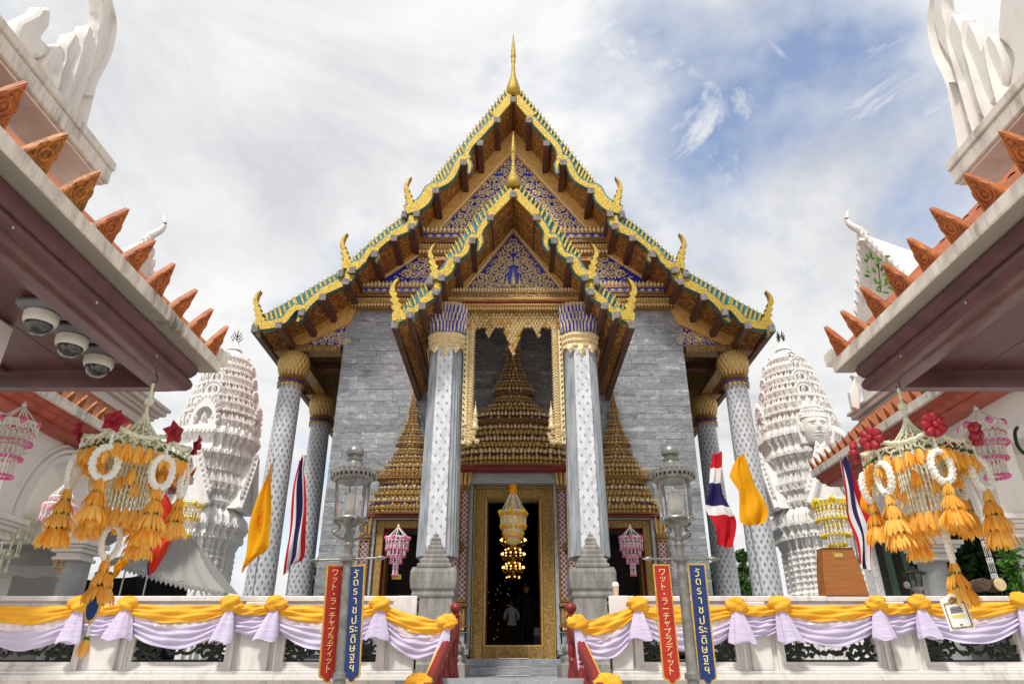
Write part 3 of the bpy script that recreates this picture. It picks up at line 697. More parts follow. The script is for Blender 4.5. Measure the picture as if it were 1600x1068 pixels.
# ---- cornices
def cornice(half_px, ytop, ybot, Y, name, rows, crest, fringe, half_bot=None):
    zt, zb = at(CX, ytop, Y).z, at(CX, ybot, Y).z; q = pxs(CX, (ytop + ybot) / 2, Y); hw = half_px * q
    base = MB(); base.box(-hw, hw, Y, YW if Y > 15 else Y + .5, zb, zt - .005); o = base.build(name, 'gold_dark', temple)
    h = zt - zb
    for i, (f0, f1, pr, mat, kind) in enumerate(rows):
        b = MB(); z0, z1 = zb + h * f0, zb + h * f1; w_ = hw + pr
        if kind == 'round': moulding(b, -w_, w_, z0, z1, Y, pr, 0, .02)
        elif kind == 'flat': b.box(-w_, w_, Y - pr, Y + .02, z0, z1)
        elif kind == 'bead':
            n = int(2 * w_ / (h * .1)); 
            for k in range(n): b.sph((-w_ + (k + .5) * 2 * w_ / n, Y - pr * .6, (z0 + z1) / 2), (z1 - z0) * .5, 6, 4)
        elif kind == 'leafd': petal_row(b, -w_, w_, z1, z0 - z1, (z1 - z0) * .62, Y - pr, .05)
        elif kind == 'leafu': petal_row(b, -w_, w_, z0, z1 - z0, (z1 - z0) * .62, Y - pr, .05)
        elif kind == 'lozenge':
            n = int(2 * w_ / ((z1 - z0) * 1.9)); st = 2 * w_ / n
            for k in range(n):
                x = -w_ + (k + .5) * st; zc = (z0 + z1) / 2
                b.add([(x - st * .42, Y - pr, zc), (x, Y - pr, z0 + .01), (x + st * .42, Y - pr, zc), (x, Y - pr, z1 - .01), (x, Y - pr - .025, zc)], [(0, 1, 4), (1, 2, 4), (2, 3, 4), (3, 0, 4)])
        ob = b.build('cornice_run', mat, o, smooth=45 if kind in ('round', 'bead') else None)
        if kind in ('bead', 'leafd', 'leafu', 'lozenge'): stuff(ob); ob.name = 'cornice_carving'
    return o
CR = [(.0, .2, .04, 'gold_pale', 'leafd'), (.2, .3, .12, 'gold_leaf', 'round'), (.31, .41, .1, 'gold_pale', 'bead'), (.42, .55, .13, 'gold_orange', 'flat'), (.56, .64, .16, 'gold_leaf', 'round'), (.65, .82, .08, 'blue_glass', 'flat'), (.66, .81, .083, 'gold_pale', 'lozenge'), (.82, .88, .12, 'gold_leaf', 'round'), (.88, 1.12, .1, 'gold_pale', 'leafu')]
cornice(145, 361, 398, 15.78, 'cornice', CR, 0, 0)
cornice(249, 446, 481, 15.78, 'cornice', CR, 0, 0)
CP = [(-.02, .18, .03, 'gold_pale', 'leafd'), (.18, .32, .1, 'gold_leaf', 'round'), (.33, .40, .09, 'red_lacquer', 'flat'), (.41, .58, .14, 'gold_board', 'round'), (.58, .66, .1, 'gold_pale', 'bead'), (.67, .84, .06, 'stencil_gold', 'flat'), (.84, .9, .09, 'gold_leaf', 'round'), (.9, 1.12, .08, 'gold_pale', 'leafu')]
cornice(103, 455, 486, 13.0, 'cornice', CP, 0, 0)
# aisle gables beside the wall, tie beams, aisle ceilings
zt, zb = at(545, 541, 15.95).z, at(545, 551, 15.95).z
for sg in (1, -1):
    P = [(x, y) for x, y in ((546, 503), (466, 541), (546, 541))]; b = MB(); W3 = world(P, 15.96)
    b.prism([(x * sg, 15.965, z_) for x, z_ in W3], (0, .1, 0)); o = b.build('aisle_gable', 'blue_glass', temple)
    for k in range(9):
        px = 541 - (k % 5) * 12 - (k // 5) * 6; py = 533 - (k // 5) * 9
        if inside((px, py), P):
            p = at(px, py, 15.95); s = 10.5 * pxs(px, py, 15.95); inst(scroll_me, 'scroll', o, (p.x * sg, 15.955, p.z), (0, k * 1.3, 0), (s * sg, s, s))
    fb = MB()
    for k in range(90):
        px, py = R.uniform(470, 546), R.uniform(503, 541)
        if inside((px, py), P):
            p = at(px, py, 15.955); q = pxs(px, py, 16); a = R.uniform(-1.5, 1.5); fb.petal((p.x * sg, 15.955, p.z), (p.x * sg + math.sin(a) * 5 * q, 15.945, p.z + math.cos(a) * 5 * q), 3 * q, (0, -.02, 0))
    stuff(fb.build('leaf_filigree', 'gold_pale', o))
    x0, x1 = sorted((sg * 4.45, sg * 6.15)); b = MB(); b.box(x0, x1, 15.84, 16.2, zb, zt); b.build('tie_beam', 'stencil_gold', temple)
    for Y in (19, 22, 25): b = MB(); b.box(x0, x1, Y - .18, Y + .18, zb - .02, zt); b.build('tie_beam', 'stencil_gold', temple)
    for Y in (17.5, 20.5, 23.5): b = MB(); b.box(x0, x1, Y - .1, Y + .1, zt + .02, zt + .22); b.build('aisle_rafter', 'purlin_wood', temple)
    b = MB(); xa, xb = sorted((sg * 5.5, sg * 5.78)); b.box(xa, xb, 16.2, 34, zb - .05, zb + .14); b.build('aisle_beam', 'stencil_gold', temple)
# ---- columns
def ring_sq(h, c, z):
    """redented square outline, half width h"""
    q = [(1, .5), (.92, .5), (.92, .68), (.82, .68), (.82, .82), (.68, .82), (.68, .92), (.5, .92), (.5, 1)]
    pts = []
    for k in range(4):
        a = k * PI / 2; ca, sa = round(math.cos(a)), round(math.sin(a))
        for x, y in q: pts.append((c[0] + h * (x * ca - y * sa), c[1] + h * (x * sa + y * ca), z))
    return pts
def ring_rect(hx, hy, c, z): return [(c[0] - hx, c[1] - hy, z), (c[0] + hx, c[1] - hy, z), (c[0] + hx, c[1] + hy, z), (c[0] - hx, c[1] + hy, z)]
def lotus(mb, c, z, h, r, n, flare, mats=1, square=0.0, w=None):
    for i in range(n):
        a = 2 * PI * (i + .5 * (mats % 2)) / n; k = 1.0
        if square: k = 1 / max(abs(math.cos(a)), abs(math.sin(a))) ** square
        d = V(math.cos(a), math.sin(a), 0); b = V(*c) + d * r * k; b.z = z
        t = V(*c) + d * (r * k + flare); t.z = z + h
        mb.petal(b, t, w or 2 * PI * r * k / n * 1.05, d * (.25 * abs(h) * .35), 0)
# round aisle columns
zt_c = zb
for sg in (1, -1):
    for Y in (16.0, 19.0, 22.0, 25.0, 28.0):
        c = (sg * 5.64, Y + (.02 if Y > 16 else .04), 0)
        ct = at(802, 600, 16).z; cm = ct + (zt_c - ct)
        b = MB(); b.lathe([(.42, TZ - .16), (.42, TZ - .02), (.36, TZ), (.345, TZ + .1)], c, 24); o = b.build('column', 'marble_light', temple, smooth=40, origin=(c[0], c[1], TZ))
        b = MB(); b.lathe([(.33, TZ + .09), (.325, TZ + 1.5), (.30, TZ + 3.4), (.272, ct + .05)], c, 40); b.build('shaft', 'column_mosaic', o, smooth=60, origin=(c[0], c[1], TZ))
        h = zt_c - ct
        b = MB(); b.lathe([(.275, ct), (.31, ct + .01), (.31, ct + .05), (.285, ct + .07), (.335, ct + .12), (.335, ct + .16), (.29, ct + .2), (.32, ct + .32 * h), (.36, ct + .55 * h), (.34, ct + .76 * h), (.24, ct + .84 * h), (.22, ct + h - .004)], c, 24); cp = b.build('capital', 'gold_orange', o, smooth=35)
        p = MB()
        for k, (zz, hh, rr, fl) in enumerate(((.14, .3, .305, .075), (.28, .32, .335, .06), (.42, .32, .365, .03), (.56, .32, .375, -.02), (.66, .26, .36, -.04))): lotus(p, c, ct + zz * h + .06, hh * h, rr, 20, fl, k)
        lotus(p, c, ct + .02, -.16, .3, 16, .03, 0); stuff(p.build('lotus_petals', 'gold_leaf', cp))
        p = MB(); lotus(p, c, ct + .06, -.1, .31, 16, .03, 1); stuff(p.build('blue_petals', 'violet_mosaic', cp))
# square porch columns
ZP = {k: at(802, k, YC).z for k in (485, 500, 530, 552, 872)}
for sg in (1, -1):
    c = (sg * 1.415, YC, 0); o = thing('column', '', '', (c[0], c[1], TZ)); 
    del o['label'], o['category']; o.parent = temple; o.location = V(c[0], c[1], TZ) - WL[temple.name]; WL[o.name] = V(c[0], c[1], TZ)
    z0, z1 = ZP[872], ZP[552]
    b = MB(); b.rings([ring_sq(.372, c, z0), ring_sq(.366, c, z0 + .6), ring_sq(.328, c, z1 + .03)]); b.build('shaft', 'marble_light', o)
    b = MB(); b.add([(c[0] - .175, YC - .377, z0), (c[0] + .175, YC - .377, z0), (c[0] + .155, YC - .334, z1), (c[0] - .155, YC - .334, z1)], [(0, 1, 2, 3)]); b.build('mosaic_panel', 'panel_mosaic', o, fix=False)
    for k in (-1, 1):
        b = MB(); b.add([(c[0] + k * .377, YC - .175, z0), (c[0] + k * .377, YC + .175, z0), (c[0] + k * .334, YC + .155, z1), (c[0] + k * .334, YC - .155, z1)], [(0, 1, 2, 3)]); b.build('mosaic_panel', 'panel_mosaic', o, fix=False)
    # capital
    h = ZP[485] - z1
    b = MB(); b.rings([ring_sq(r, c, z1 + f * h) for r, f in ((.34, 0), (.365, .02), (.365, .06), (.345, .09), (.385, .13), (.385, .18), (.36, .2), (.4, .25), (.4, .3), (.36, .34), (.37, .55), (.40, .8), (.40, 1.0))]); cp = b.build('capital', 'gold_pale', o)
    for k, (f, hh, fl, mat, ph) in enumerate(((.33, .28, .035, 'blue_glass', 0), (.34, .3, .045, 'gold_pale', 1), (.48, .3, .045, 'blue_glass', 1), (.5, .32, .05, 'gold_pale', 0), (.66, .3, .05, 'blue_glass', 0), (.68, .34, .055, 'gold_pale', 1))):
        p = MB(); n = 36
        for i in range(n):
            a = 2 * PI * (i + .5 * ph) / n; kk = 1 / max(abs(math.cos(a)), abs(math.sin(a))); kk = min(kk, 1.2); d = V(math.cos(a), math.sin(a), 0); r = .375 + .06 * max(0, f - .4)
            q0 = V(*c) + d * r * kk; q0.z = z1 + f * h; q1 = V(*c) + d * (r * kk + fl); q1.z = z1 + (f + hh) * h; p.petal(q0, q1, .055 if mat != 'gold_pale' else .058, d * .025)
        stuff(p.build('lotus_petals', mat, cp))
    p = MB()
    for i in range(4):
        a = i * PI / 2; d = V(math.cos(a), math.sin(a), 0); s_ = V(-math.sin(a), math.cos(a), 0)
        for j in (-1, 0, 1):
            q0 = V(*c) + d * .372 + s_ * j * .22; q0.z = z1 + .05; q1 = q0 - d * .005; q1.z = z1 - (.24 if j == 0 else .17); p.petal(q0, q1, .17, d * .03)
    stuff(p.build('hanging_petals', 'gold_pale', cp))
    # pedestal: plinth, die, moulded cap and the stepped pyramid before the shaft
    b = MB(); y0 = ZC - .05
    yP = YC - .1
    prof = [(.62, y0), (.62, y0 + .22), (.56, y0 + .24), (.56, y0 + .34), (.5, y0 + .37), (.53, y0 + .42), (.53, y0 + .5), (.47, y0 + .54), (.47, y0 + .6), (.38, y0 + .66), (.355, ZC + 1.22), (.38, ZC + 1.25), (.38, ZC + 1.3), (.365, ZC + 1.32), (.4, ZC + 1.38), (.415, ZC + 1.5), (.415, ZC + 1.66), (.39, ZC + 1.72), (.39, ZC + 1.74)]
    b.rings([ring_rect(r, r, (c[0], yP, 0), z_) for r, z_ in prof]); b.build('pedestal', 'weathered_stone', o, bevel=.014)
    b = MB(); zz = ZC + 1.735
    for k, (r, hh) in enumerate(((.3, .08), (.26, .08), (.215, .08), (.175, .08), (.135, .08), (.1, .07))):
        b.rings([ring_rect(r, .06 + .1 * (6 - k) / 6, (c[0], yP - .24, 0), zz), ring_rect(r * 1.04, .065 + .1 * (6 - k) / 6, (c[0], yP - .24, 0), zz + hh * .6), ring_rect(r * .92, .05 + .1 * (6 - k) / 6, (c[0], yP - .24, 0), zz + hh)]); zz += hh
    b.rings([ring_rect(.07, .07, (c[0], yP - .24, 0), zz), ring_rect(.085, .08, (c[0], yP - .24, 0), zz + .05), ring_rect(.04, .04, (c[0], yP - .24, 0), zz + .08), ring_rect(.05, .05, (c[0], yP - .24, 0), zz + .12)])
    b.build('stepped_finial', 'weathered_stone', o, bevel=.006)
# ---- porch ceiling, lintels and gilded valance between the columns
zl = ZP[485]
b = MB(); b.box(-1.9, 1.9, YC + .3, 15.95, zl + 1.5, zl + 1.6); b.build('porch_ceiling', 'soffit_stencil', temple)
for sg in (1, -1):
    x0, x1 = sorted((sg * 1.25, sg * 1.6)); b = MB(); b.box(x0, x1, YC + .3, 15.95, zl - .32, zl + .06); b.build('porch_beam', 'stencil_gold', temple)
    x0, x1 = sorted((sg * 1.72, sg * 2.05)); b = MB(); b.box(x0, x1, YC - .3, YC + .1, zl - .45, zl - .05); b.build('side_bracket', 'stencil_gold', temple)
b = MB(); b.box(-1.0, 1.0, YC - .05, YC + .25, zl - .12, zl + .04); lint = b.build('lintel', 'gold_dark', temple)
val = [(716, 488), (888, 488), (888, 512), (868, 512), (866, 515), (855, 513), (848, 509), (846, 514), (840, 529), (834, 514), (828, 510), (819, 511), (812, 526), (806, 546), (802, 557), (798, 546), (792, 526), (785, 511), (776, 510), (770, 514), (764, 529), (758, 514), (756, 509), (749, 513), (738, 515), (736, 512), (716, 512)]
b = MB(); prism_px(b, val, YC - .09, .05); vo = b.build('valance', 'gold_dark', temple)
fill_scales([(p[0], p[1] + .5) for p in val], YC - .095, 5.6, vo, 'leaf_carving', ['gold_pale', 'gold_leaf', 'gold_board'], 1.2, .05)
b = MB(); q0, q1 = at(716, 489, YC - .1), at(716, 494, YC - .1); b.box(-1.02, 1.02, YC - .13, YC - .04, q1.z, q0.z); b.build('valance_rail', 'stencil_gold', vo)
for sg in (1, -1):
    zt2, zb2 = at(720, 505, YC - .05).z, at(720, 694, YC - .05).z
    x0, x1 = sorted((sg * .91, sg * 1.05)); b = MB(); b.box(x0, x1, YC - .1, YC - .02, zb2, zt2); o = b.build('valance_side', 'gold_pale', temple, bevel=.008)
    p = MB(); n = 44; g2 = MB()
    for i in range(n):
        z_ = zt2 + (zb2 - zt2) * (i + .5) / n; hh = (zt2 - zb2) / n
        p.petal((sg * .93, YC - .1, z_ + hh * .4), (sg * .80, YC - .12, z_ - hh * .55), hh * 1.25, (0, -.035, 0)); p.petal((sg * .96, YC - .1, z_ + hh * .5), (sg * .90, YC - .12, z_ - hh * .6), hh * .8, (0, -.03, 0))
        if i % 2 == 0: g2.petal((sg * 1.03, YC - .105, z_ + hh * .6), (sg * .99, YC - .108, z_ - hh * .6), .035, (0, -.012, 0))
    stuff(p.build('leaf_carving', 'gold_pale', o)); stuff(g2.build('green_inlay', 'leaf_green', o))
    # curled foot of the side carving with a small praying figure
    f = MB()
    for i in range(16):
        a = R.uniform(-.5, 1.4); xx = sg * R.uniform(.72, 1.02); z_ = zb2 + R.uniform(-.06, .42) * (1 - (1.02 - abs(xx)))
        f.petal((xx, YC - .11, z_), (xx - sg * .1 * math.sin(a), YC - .12, z_ + .12 * math.cos(a)), .08, (0, -.04, 0))
    stuff(f.build('leaf_carving', 'gold_pale', o))
    f = MB(); bx, bz = sg * .77, zb2 + .3
    f.lathe([(.075, 0), (.085, .04), (.06, .07), (.055, .14), (.07, .2), (.03, .24), (.045, .28), (.05, .33), (.035, .37), (.045, .39), (.02, .44), (.008, .5), (.003, .62)], (bx, YC - .1, bz), 10); f.build('guardian_figure', 'gold_pale', o, smooth=50)

# ---- crowned door and windows
def crown(cx_px, prof_px, Y, sy, par, name, tiers, top_mat='gold_orange'):
    cx = at(cx_px, prof_px[0][0], Y).x; P = [(at(CX, y, Y).z, h * pxs(CX, y, Y)) for y, h in prof_px]
    z0, z1 = P[0][0], P[-1][0]
    def rad(z):
        for i in range(len(P) - 1):
            if P[i][0] <= z <= P[i + 1][0]:
                t_ = (z - P[i][0]) / max(1e-6, P[i + 1][0] - P[i][0]); return P[i][1] + (P[i + 1][1] - P[i][1]) * t_
        return P[-1][1]
    rings = []; zz = z0; levels = []
    while zz < z1 - .02:
        r = rad(zz); step = max(.055, min(.16, r * .15 + .045)); levels.append((zz, step))
        for f, k in ((0, 1.0), (.2, 1.04), (.24, .95), (.58, .91), (.66, 1.03), (.88, 1.03), (.999, .88)):
            rr = max(rad(zz + step * f), .01) * k; rings.append([(x, Y + (y - Y) * sy, z_) for x, y, z_ in ring_sq(rr, (cx, Y, 0), zz + step * f)])
        zz += step
    rings.append([(x, Y + (y - Y) * sy, z_) for x, y, z_ in ring_sq(.01, (cx, Y, 0), z1)])
    b = MB(); b.rings(rings); o = b.build(name, top_mat, par)
    # rows of leaves and glass studs on every course
    lf = [MB() for _ in range(4)]
    for k, (zz, step) in enumerate(levels):
        r = rad(zz) * 1.02
        if r < .09: continue
        ring = ring_sq(r, (cx, Y, 0), zz); n = len(ring)
        for i in range(n):
            p0, p1 = V(*ring[i]), V(*ring[(i + 1) % n])
            if p0.y > Y + .02 and p1.y > Y + .02: continue
            m = max(1, int((p1 - p0).length / .085)); out = V((p1 - p0).y, -(p1 - p0).x, 0)
            if out.length < 1e-6: continue
            out.normalize()
            for j in range(m):
                q = p0 + (p1 - p0) * ((j + .5) / m); q.y = Y + (q.y - Y) * sy
                wdt = (p1 - p0).length / m
                lf[3 if k % 2 else 0].petal(q + V(0, 0, step * .7), q + V(0, 0, step * (1.42 if j % 2 else 1.22)) + out * .02, wdt * .85, out * .03)
                (lf[1 + (k + j) % 3] if k % 3 == 1 else lf[0]).petal(q + V(0, 0, step * .24), q + V(0, 0, step * .6), wdt * .5, out * .016)
    for b, mt in zip(lf, ('gold_leaf', 'red_lacquer', 'violet_mosaic', 'gold_pale')):
        if b.f: stuff(b.build('crown_leaves', mt, o))
    return o
doorp = [(735, 88), (722, 87), (718, 81), (707, 75), (696, 66), (683, 57), (677, 50), (671, 47), (668, 63), (661, 61), (656, 53), (648, 40), (640, 33), (631, 27), (627, 22), (621, 20), (618, 30), (612, 28), (600, 21), (586, 16), (575, 11), (570, 10), (556, 9.5), (552, 11), (546, 9), (520, 6), (495, 4), (470, 2)]
winp = [(805, 57), (796, 56), (791, 52), (780, 47), (768, 42), (760, 34), (754, 32), (752, 49), (745, 46), (740, 38), (727, 29), (711, 21), (703, 16), (699, 15), (697, 23.5), (691, 19), (680, 13), (664, 9), (658, 5.5), (648, 6.6), (638, 5.4), (622, 2.6), (605, 1)]
crown(802, doorp, 15.55, .42, temple, 'door_crown', 1)
for cxp in (634, 2 * CX - 634): crown(cxp, winp, 15.78, .3, temple, 'window_crown', 1)
def frame(x0, x1, z0, z1, w_, Y, dep, mat, name, par, sill=True, bevel=.012):
    b = MB(); b.box(x0, x0 + w_, Y, Y + dep, z0, z1); b.box(x1 - w_, x1, Y, Y + dep, z0, z1); b.box(x0 + w_, x1 - w_, Y, Y + dep, z1 - w_, z1)
    if sill: b.box(x0 + w_, x1 - w_, Y, Y + dep, z0, z0 + w_)
    return b.build(name, mat, par, bevel=bevel)
# door
dr = thing('doorway', '', '', (0, YW, TZ)); del dr['label'], dr['category']; dr.parent = temple; dr.location = V(0, YW, TZ) - WL[temple.name]
zs = TZ
frame(-.885, .885, zs - .15, at(802, 764, 15.9).z, .235, 15.80, .18, 'gold_dark', 'gilt_frame', dr)
frame(-.65, .65, zs + .085, at(802, 777, 15.9).z, .045, 15.84, .3, 'gold_leaf', 'inner_bead', dr)
frame(-.91, .91, zs - .17, at(802, 763, 15.9).z + .02, .03, 15.775, .05, 'gold_leaf', 'outer_bead', dr)
for k in (-1, 1):   # open door leaves, lacquered, edge-on inside the opening
    b = MB(); x0, x1 = sorted((k * .60, k * .635)); b.box(x0, x1, 16.15, 16.85, zs + .02, dT - .03); lf_ = b.build('door_leaf', 'gold_dark', dr)
    x0, x1 = sorted((k * .92, k * 1.0)); b = MB(); b.box(x0, x1, 15.62, 15.96, TZ - .1, at(802, 742, 15.7).z); b.build('marble_jamb', 'marble_slab', dr, bevel=.01)
zc0, zc1 = at(802, 742, 15.6).z, at(802, 737, 15.6).z
b = MB(); b.box(-1.0, 1.0, 15.5, 15.96, at(802, 763, 15.9).z + .03, zc0 + .02); b.build('marble_lintel', 'marble_slab', dr)
b = MB(); b.box(-1.22, 1.22, 15.14, 15.95, zc0 + .021, zc1 + .06); b.build('red_bed', 'red_lacquer', dr)
def pilaster(x0, x1, z0, z1, Y0, par, base=True):
    o = MB(); o.box(x0, x1, Y0, YW - .05, z0, z1); ob = o.build('pilaster', 'lattice_mosaic', par)
    xm = (x0 + x1) / 2
    for xx in (x0 - .012, x1 + .012) + ((xm,) if x1 - x0 > .3 else ()):
        r = MB(); n = int((z1 - z0) / .05)
        r.rings([[(xx + .022 * (1 + .25 * (i % 2)) * math.cos(a), Y0 - .005 - .022 * (1 + .25 * (i % 2)) * math.sin(a), z0 + (z1 - z0) * i / n) for a in [2 * PI * j / 6 for j in range(6)]] for i in range(n + 1)]); r.build('rope_moulding', 'gold_orange', ob)
    # capital: fanned leaves over bands
    cb = MB(); h = .5
    for zz, hh, ex, m in ((z1 - .02, .06, .03, 0), (z1 + .04, .05, .05, 0), (z1 + .09, .06, .03, 0)): cb.box(x0 - ex, x1 + ex, Y0 - ex, YW - .05, zz, zz + hh - .005)
    cb.box(x0 - .02, x1 + .02, Y0 - .02, YW - .05, z1 + .15, z1 + h); cb.build('capital', 'gold_orange', ob, bevel=.008)
    n = max(3, int((x1 - x0 + .1) / .075)); lb = MB()
    for i in range(n):
        x = x0 - .04 + (x1 - x0 + .08) * (i + .5) / n; lb.petal((x, Y0 - .02, z1 + .13), (x + (x - xm) * .35, Y0 - .11, z1 + h), .085, (0, -.04, .0), belly=.7)
    stuff(lb.build('capital_leaves', 'gold_leaf', ob))
    if base:
        bb = MB()
        for zz, hh, ex in ((z0 - .08, .08, .02), (z0 - .17, .08, .05), (z0 - .5, .32, .015), (z0 - .58, .07, .05)): bb.box(x0 - ex, x1 + ex, Y0 - ex, YW - .05, zz, zz + hh)
        bb.build('gilt_base', 'gold_orange', ob, bevel=.01)
        lb = MB()
        for i in range(n):
            x = x0 + (x1 - x0) * (i + .5) / n; lb.petal((x, Y0 - .02, z0 - .5), (x, Y0 - .05, z0 - .2), .07, (0, -.03, 0)); lb.petal((x, Y0 - .055, z0 - .58), (x, Y0 - .05, z0 - .66), .07, (0, -.02, 0))
        stuff(lb.build('base_leaves', 'gold_leaf', ob))
    # rosette half way
    if base:
        rb = MB(); zz = z0 + (z1 - z0) * .46
        for i in range(8):
            a = i * PI / 4; rb.petal((xm, Y0 - .02, zz), (xm + .13 * math.cos(a), Y0 - .05, zz + .16 * math.sin(a)), .09, (0, -.05, 0))
        rb.sph((xm, Y0 - .06, zz), .04, 8, 5); stuff(rb.build('rosette', 'gold_orange', ob))
zp0, zp1 = at(802, 935, 15.6).z, at(802, 768, 15.6).z
for sg in (-1, 1):
    x0, x1 = sorted((sg * 1.02, sg * 1.36)); pilaster(x0, x1, zp0, zp1, 15.5, dr)
    b = MB(); z_ = TZ - .35
    for hh, ex in ((.2, .12), (.08, .06), (.1, .1), (.1, .04), (.22, .0), (.08, .05)):
        if z_ < zp0 - .67: b.box(x0 - ex, x1 + ex, 15.45 - ex, YW - .06, z_, min(z_ + hh, zp0 - .665)); z_ += hh
    b.build('pilaster_plinth', 'marble_slab', dr, bevel=.012)
# windows
for sg in (-1, 1):
    wn = thing('window', '', '', (sg * 2.5, YW, wz[0])); del wn['label'], wn['category']; wn.parent = temple; wn.location = V(sg * 2.5, YW, wz[0]) - WL[temple.name]; WL[wn.name] = V(sg * 2.5, YW, wz[0])
    x0, x1 = sorted((sg * abs(wx[0]), sg * abs(wx[1]))); ztop = at(634, 807, 15.8).z
    frame(x0 - .17, x1 + .17, wz[0] - .06, wz[1] + .17, .17, 15.86, .15, 'gold_dark', 'gilt_frame', wn)
    frame(x0 - .03, x1 + .03, wz[0] + .04, wz[1] + .03, .045, 15.9, .2, 'red_lacquer', 'inner_frame', wn)
    b = MB(); b.box(x0 - .3, x1 + .3, 15.74, 15.95, wz[1] + .18, ztop - .03); b.box(x0 - .26, x0 - .18, 15.78, 15.95, wz[0] - .2, wz[1] + .18); b.box(x1 + .18, x1 + .26, 15.78, 15.95, wz[0] - .2, wz[1] + .18); b.build('marble_surround', 'marble_slab', wn, bevel=.01)
    for k in (0, 1):
        xa = (x0 - .47, x0 - .29) if k == 0 else (x1 + .29, x1 + .47); pilaster(xa[0], xa[1], wz[0] - .3, ztop - .53, 15.72, wn, base=False)
    b = MB(); b.box(x0 - .5, x1 + .5, 15.62, 15.95, ztop - .028, ztop + .01); b.build('red_bed', 'red_lacquer', wn)
    for k in (0, 1):
        b = MB(); xa = (x0 + .02, x0 + .06) if k == 0 else (x1 - .06, x1 - .02); b.box(xa[0], xa[1], 16.1, 16.55, wz[0] + .08, wz[1] - .02); b.build('shutter', 'gold_dark', wn)
    b = MB(); b.box(x0, x1, 16.7, 16.74, wz[0], wz[1]); b.build('shade_backing', 'dark_room', wn)  # near-black sheet in place of the shade within the window
# ---- steps before the door
for i in range(6):
    zt3 = TZ - .15 - i * .155; yy = 15.5 - i * .32
    if i < 4:
        b = MB(); b.box(-1.02 if i < 2 else -1.02, 1.02, yy - .32, 15.75 if i == 0 else yy + .02, zt3 - .155, zt3); o = b.build('step', 'marble_slab', temple, bevel=.012)
        b = MB(); b.box(-.32, .32, yy - .33, yy - .05, zt3 + .001, zt3 + .012); b.build('step_mat', 'white_wall', o)
# ---------------------------------------------------------------- white balustrade walls
YF = 10.0
zcop = at(802, 930, YF).z; zbase = at(802, 1060, YF).z
def vol_pts(c, r, turns, a0, s, n=22):
    return [(c[0] + s * (r * (1 - t) + .012) * math.cos(a0 + t * turns * 2 * PI), c[1], c[2] + (r * (1 - t) + .012) * math.sin(a0 + t * turns * 2 * PI)) for t in [i / n for i in range(n + 1)]]
def grille(x0, x1, z0, z1, par):
    """cast scrollwork filling one opening"""
    xm, zm = (x0 + x1) / 2, (z0 + z1) / 2; h = z1 - z0
    b = MB(); Y = YF + .12
    b.tube([(x0, Y, z0 + .012), (x1, Y, z0 + .012)], .012, 5); b.tube([(x0, Y, z1 - .012), (x1, Y, z1 - .012)], .012, 5)
    for s in (-1, 1):
        for k, (fx, fz, r, a0) in enumerate(((.16, .42, .15, 3.9), (.42, .62, .13, 1.2), (.66, .40, .15, 4.2), (.88, .62, .12, .6), (.3, .8, .09, 2.), (.55, .18, .09, 5.), (.8, .16, .09, 1.), (.95, .25, .08, 3.))):
            c = (xm + s * fx * (x1 - x0) / 2, Y, z0 + fz * h); b.tube(vol_pts(c, r, 1.4, a0, s), lambda t: .019 * (1 - .4 * t) + .004, 5)
            for j in range(7):
                a = R.uniform(0, 6.28); p = V(c[0] + r * .8 * math.cos(a), Y, c[2] + r * .8 * math.sin(a))
                if x0 < p.x < x1 and z0 < p.z < z1: b.petal(p, p + V(.09 * math.cos(a + .9), 0, .09 * math.sin(a + .9)), .07, (0, -.02, 0)); 
    for fx in (-.72, -.1, .5):
        c = V(xm + fx * (x1 - x0) / 2, Y - .02, zm + .04)
        for j in range(7):
            a = j * 2 * PI / 7; b.petal(c, c + V(.1 * math.cos(a), 0, .1 * math.sin(a)), .08, (0, -.03, 0))
    return stuff(b.build('grille', 'iron', par))
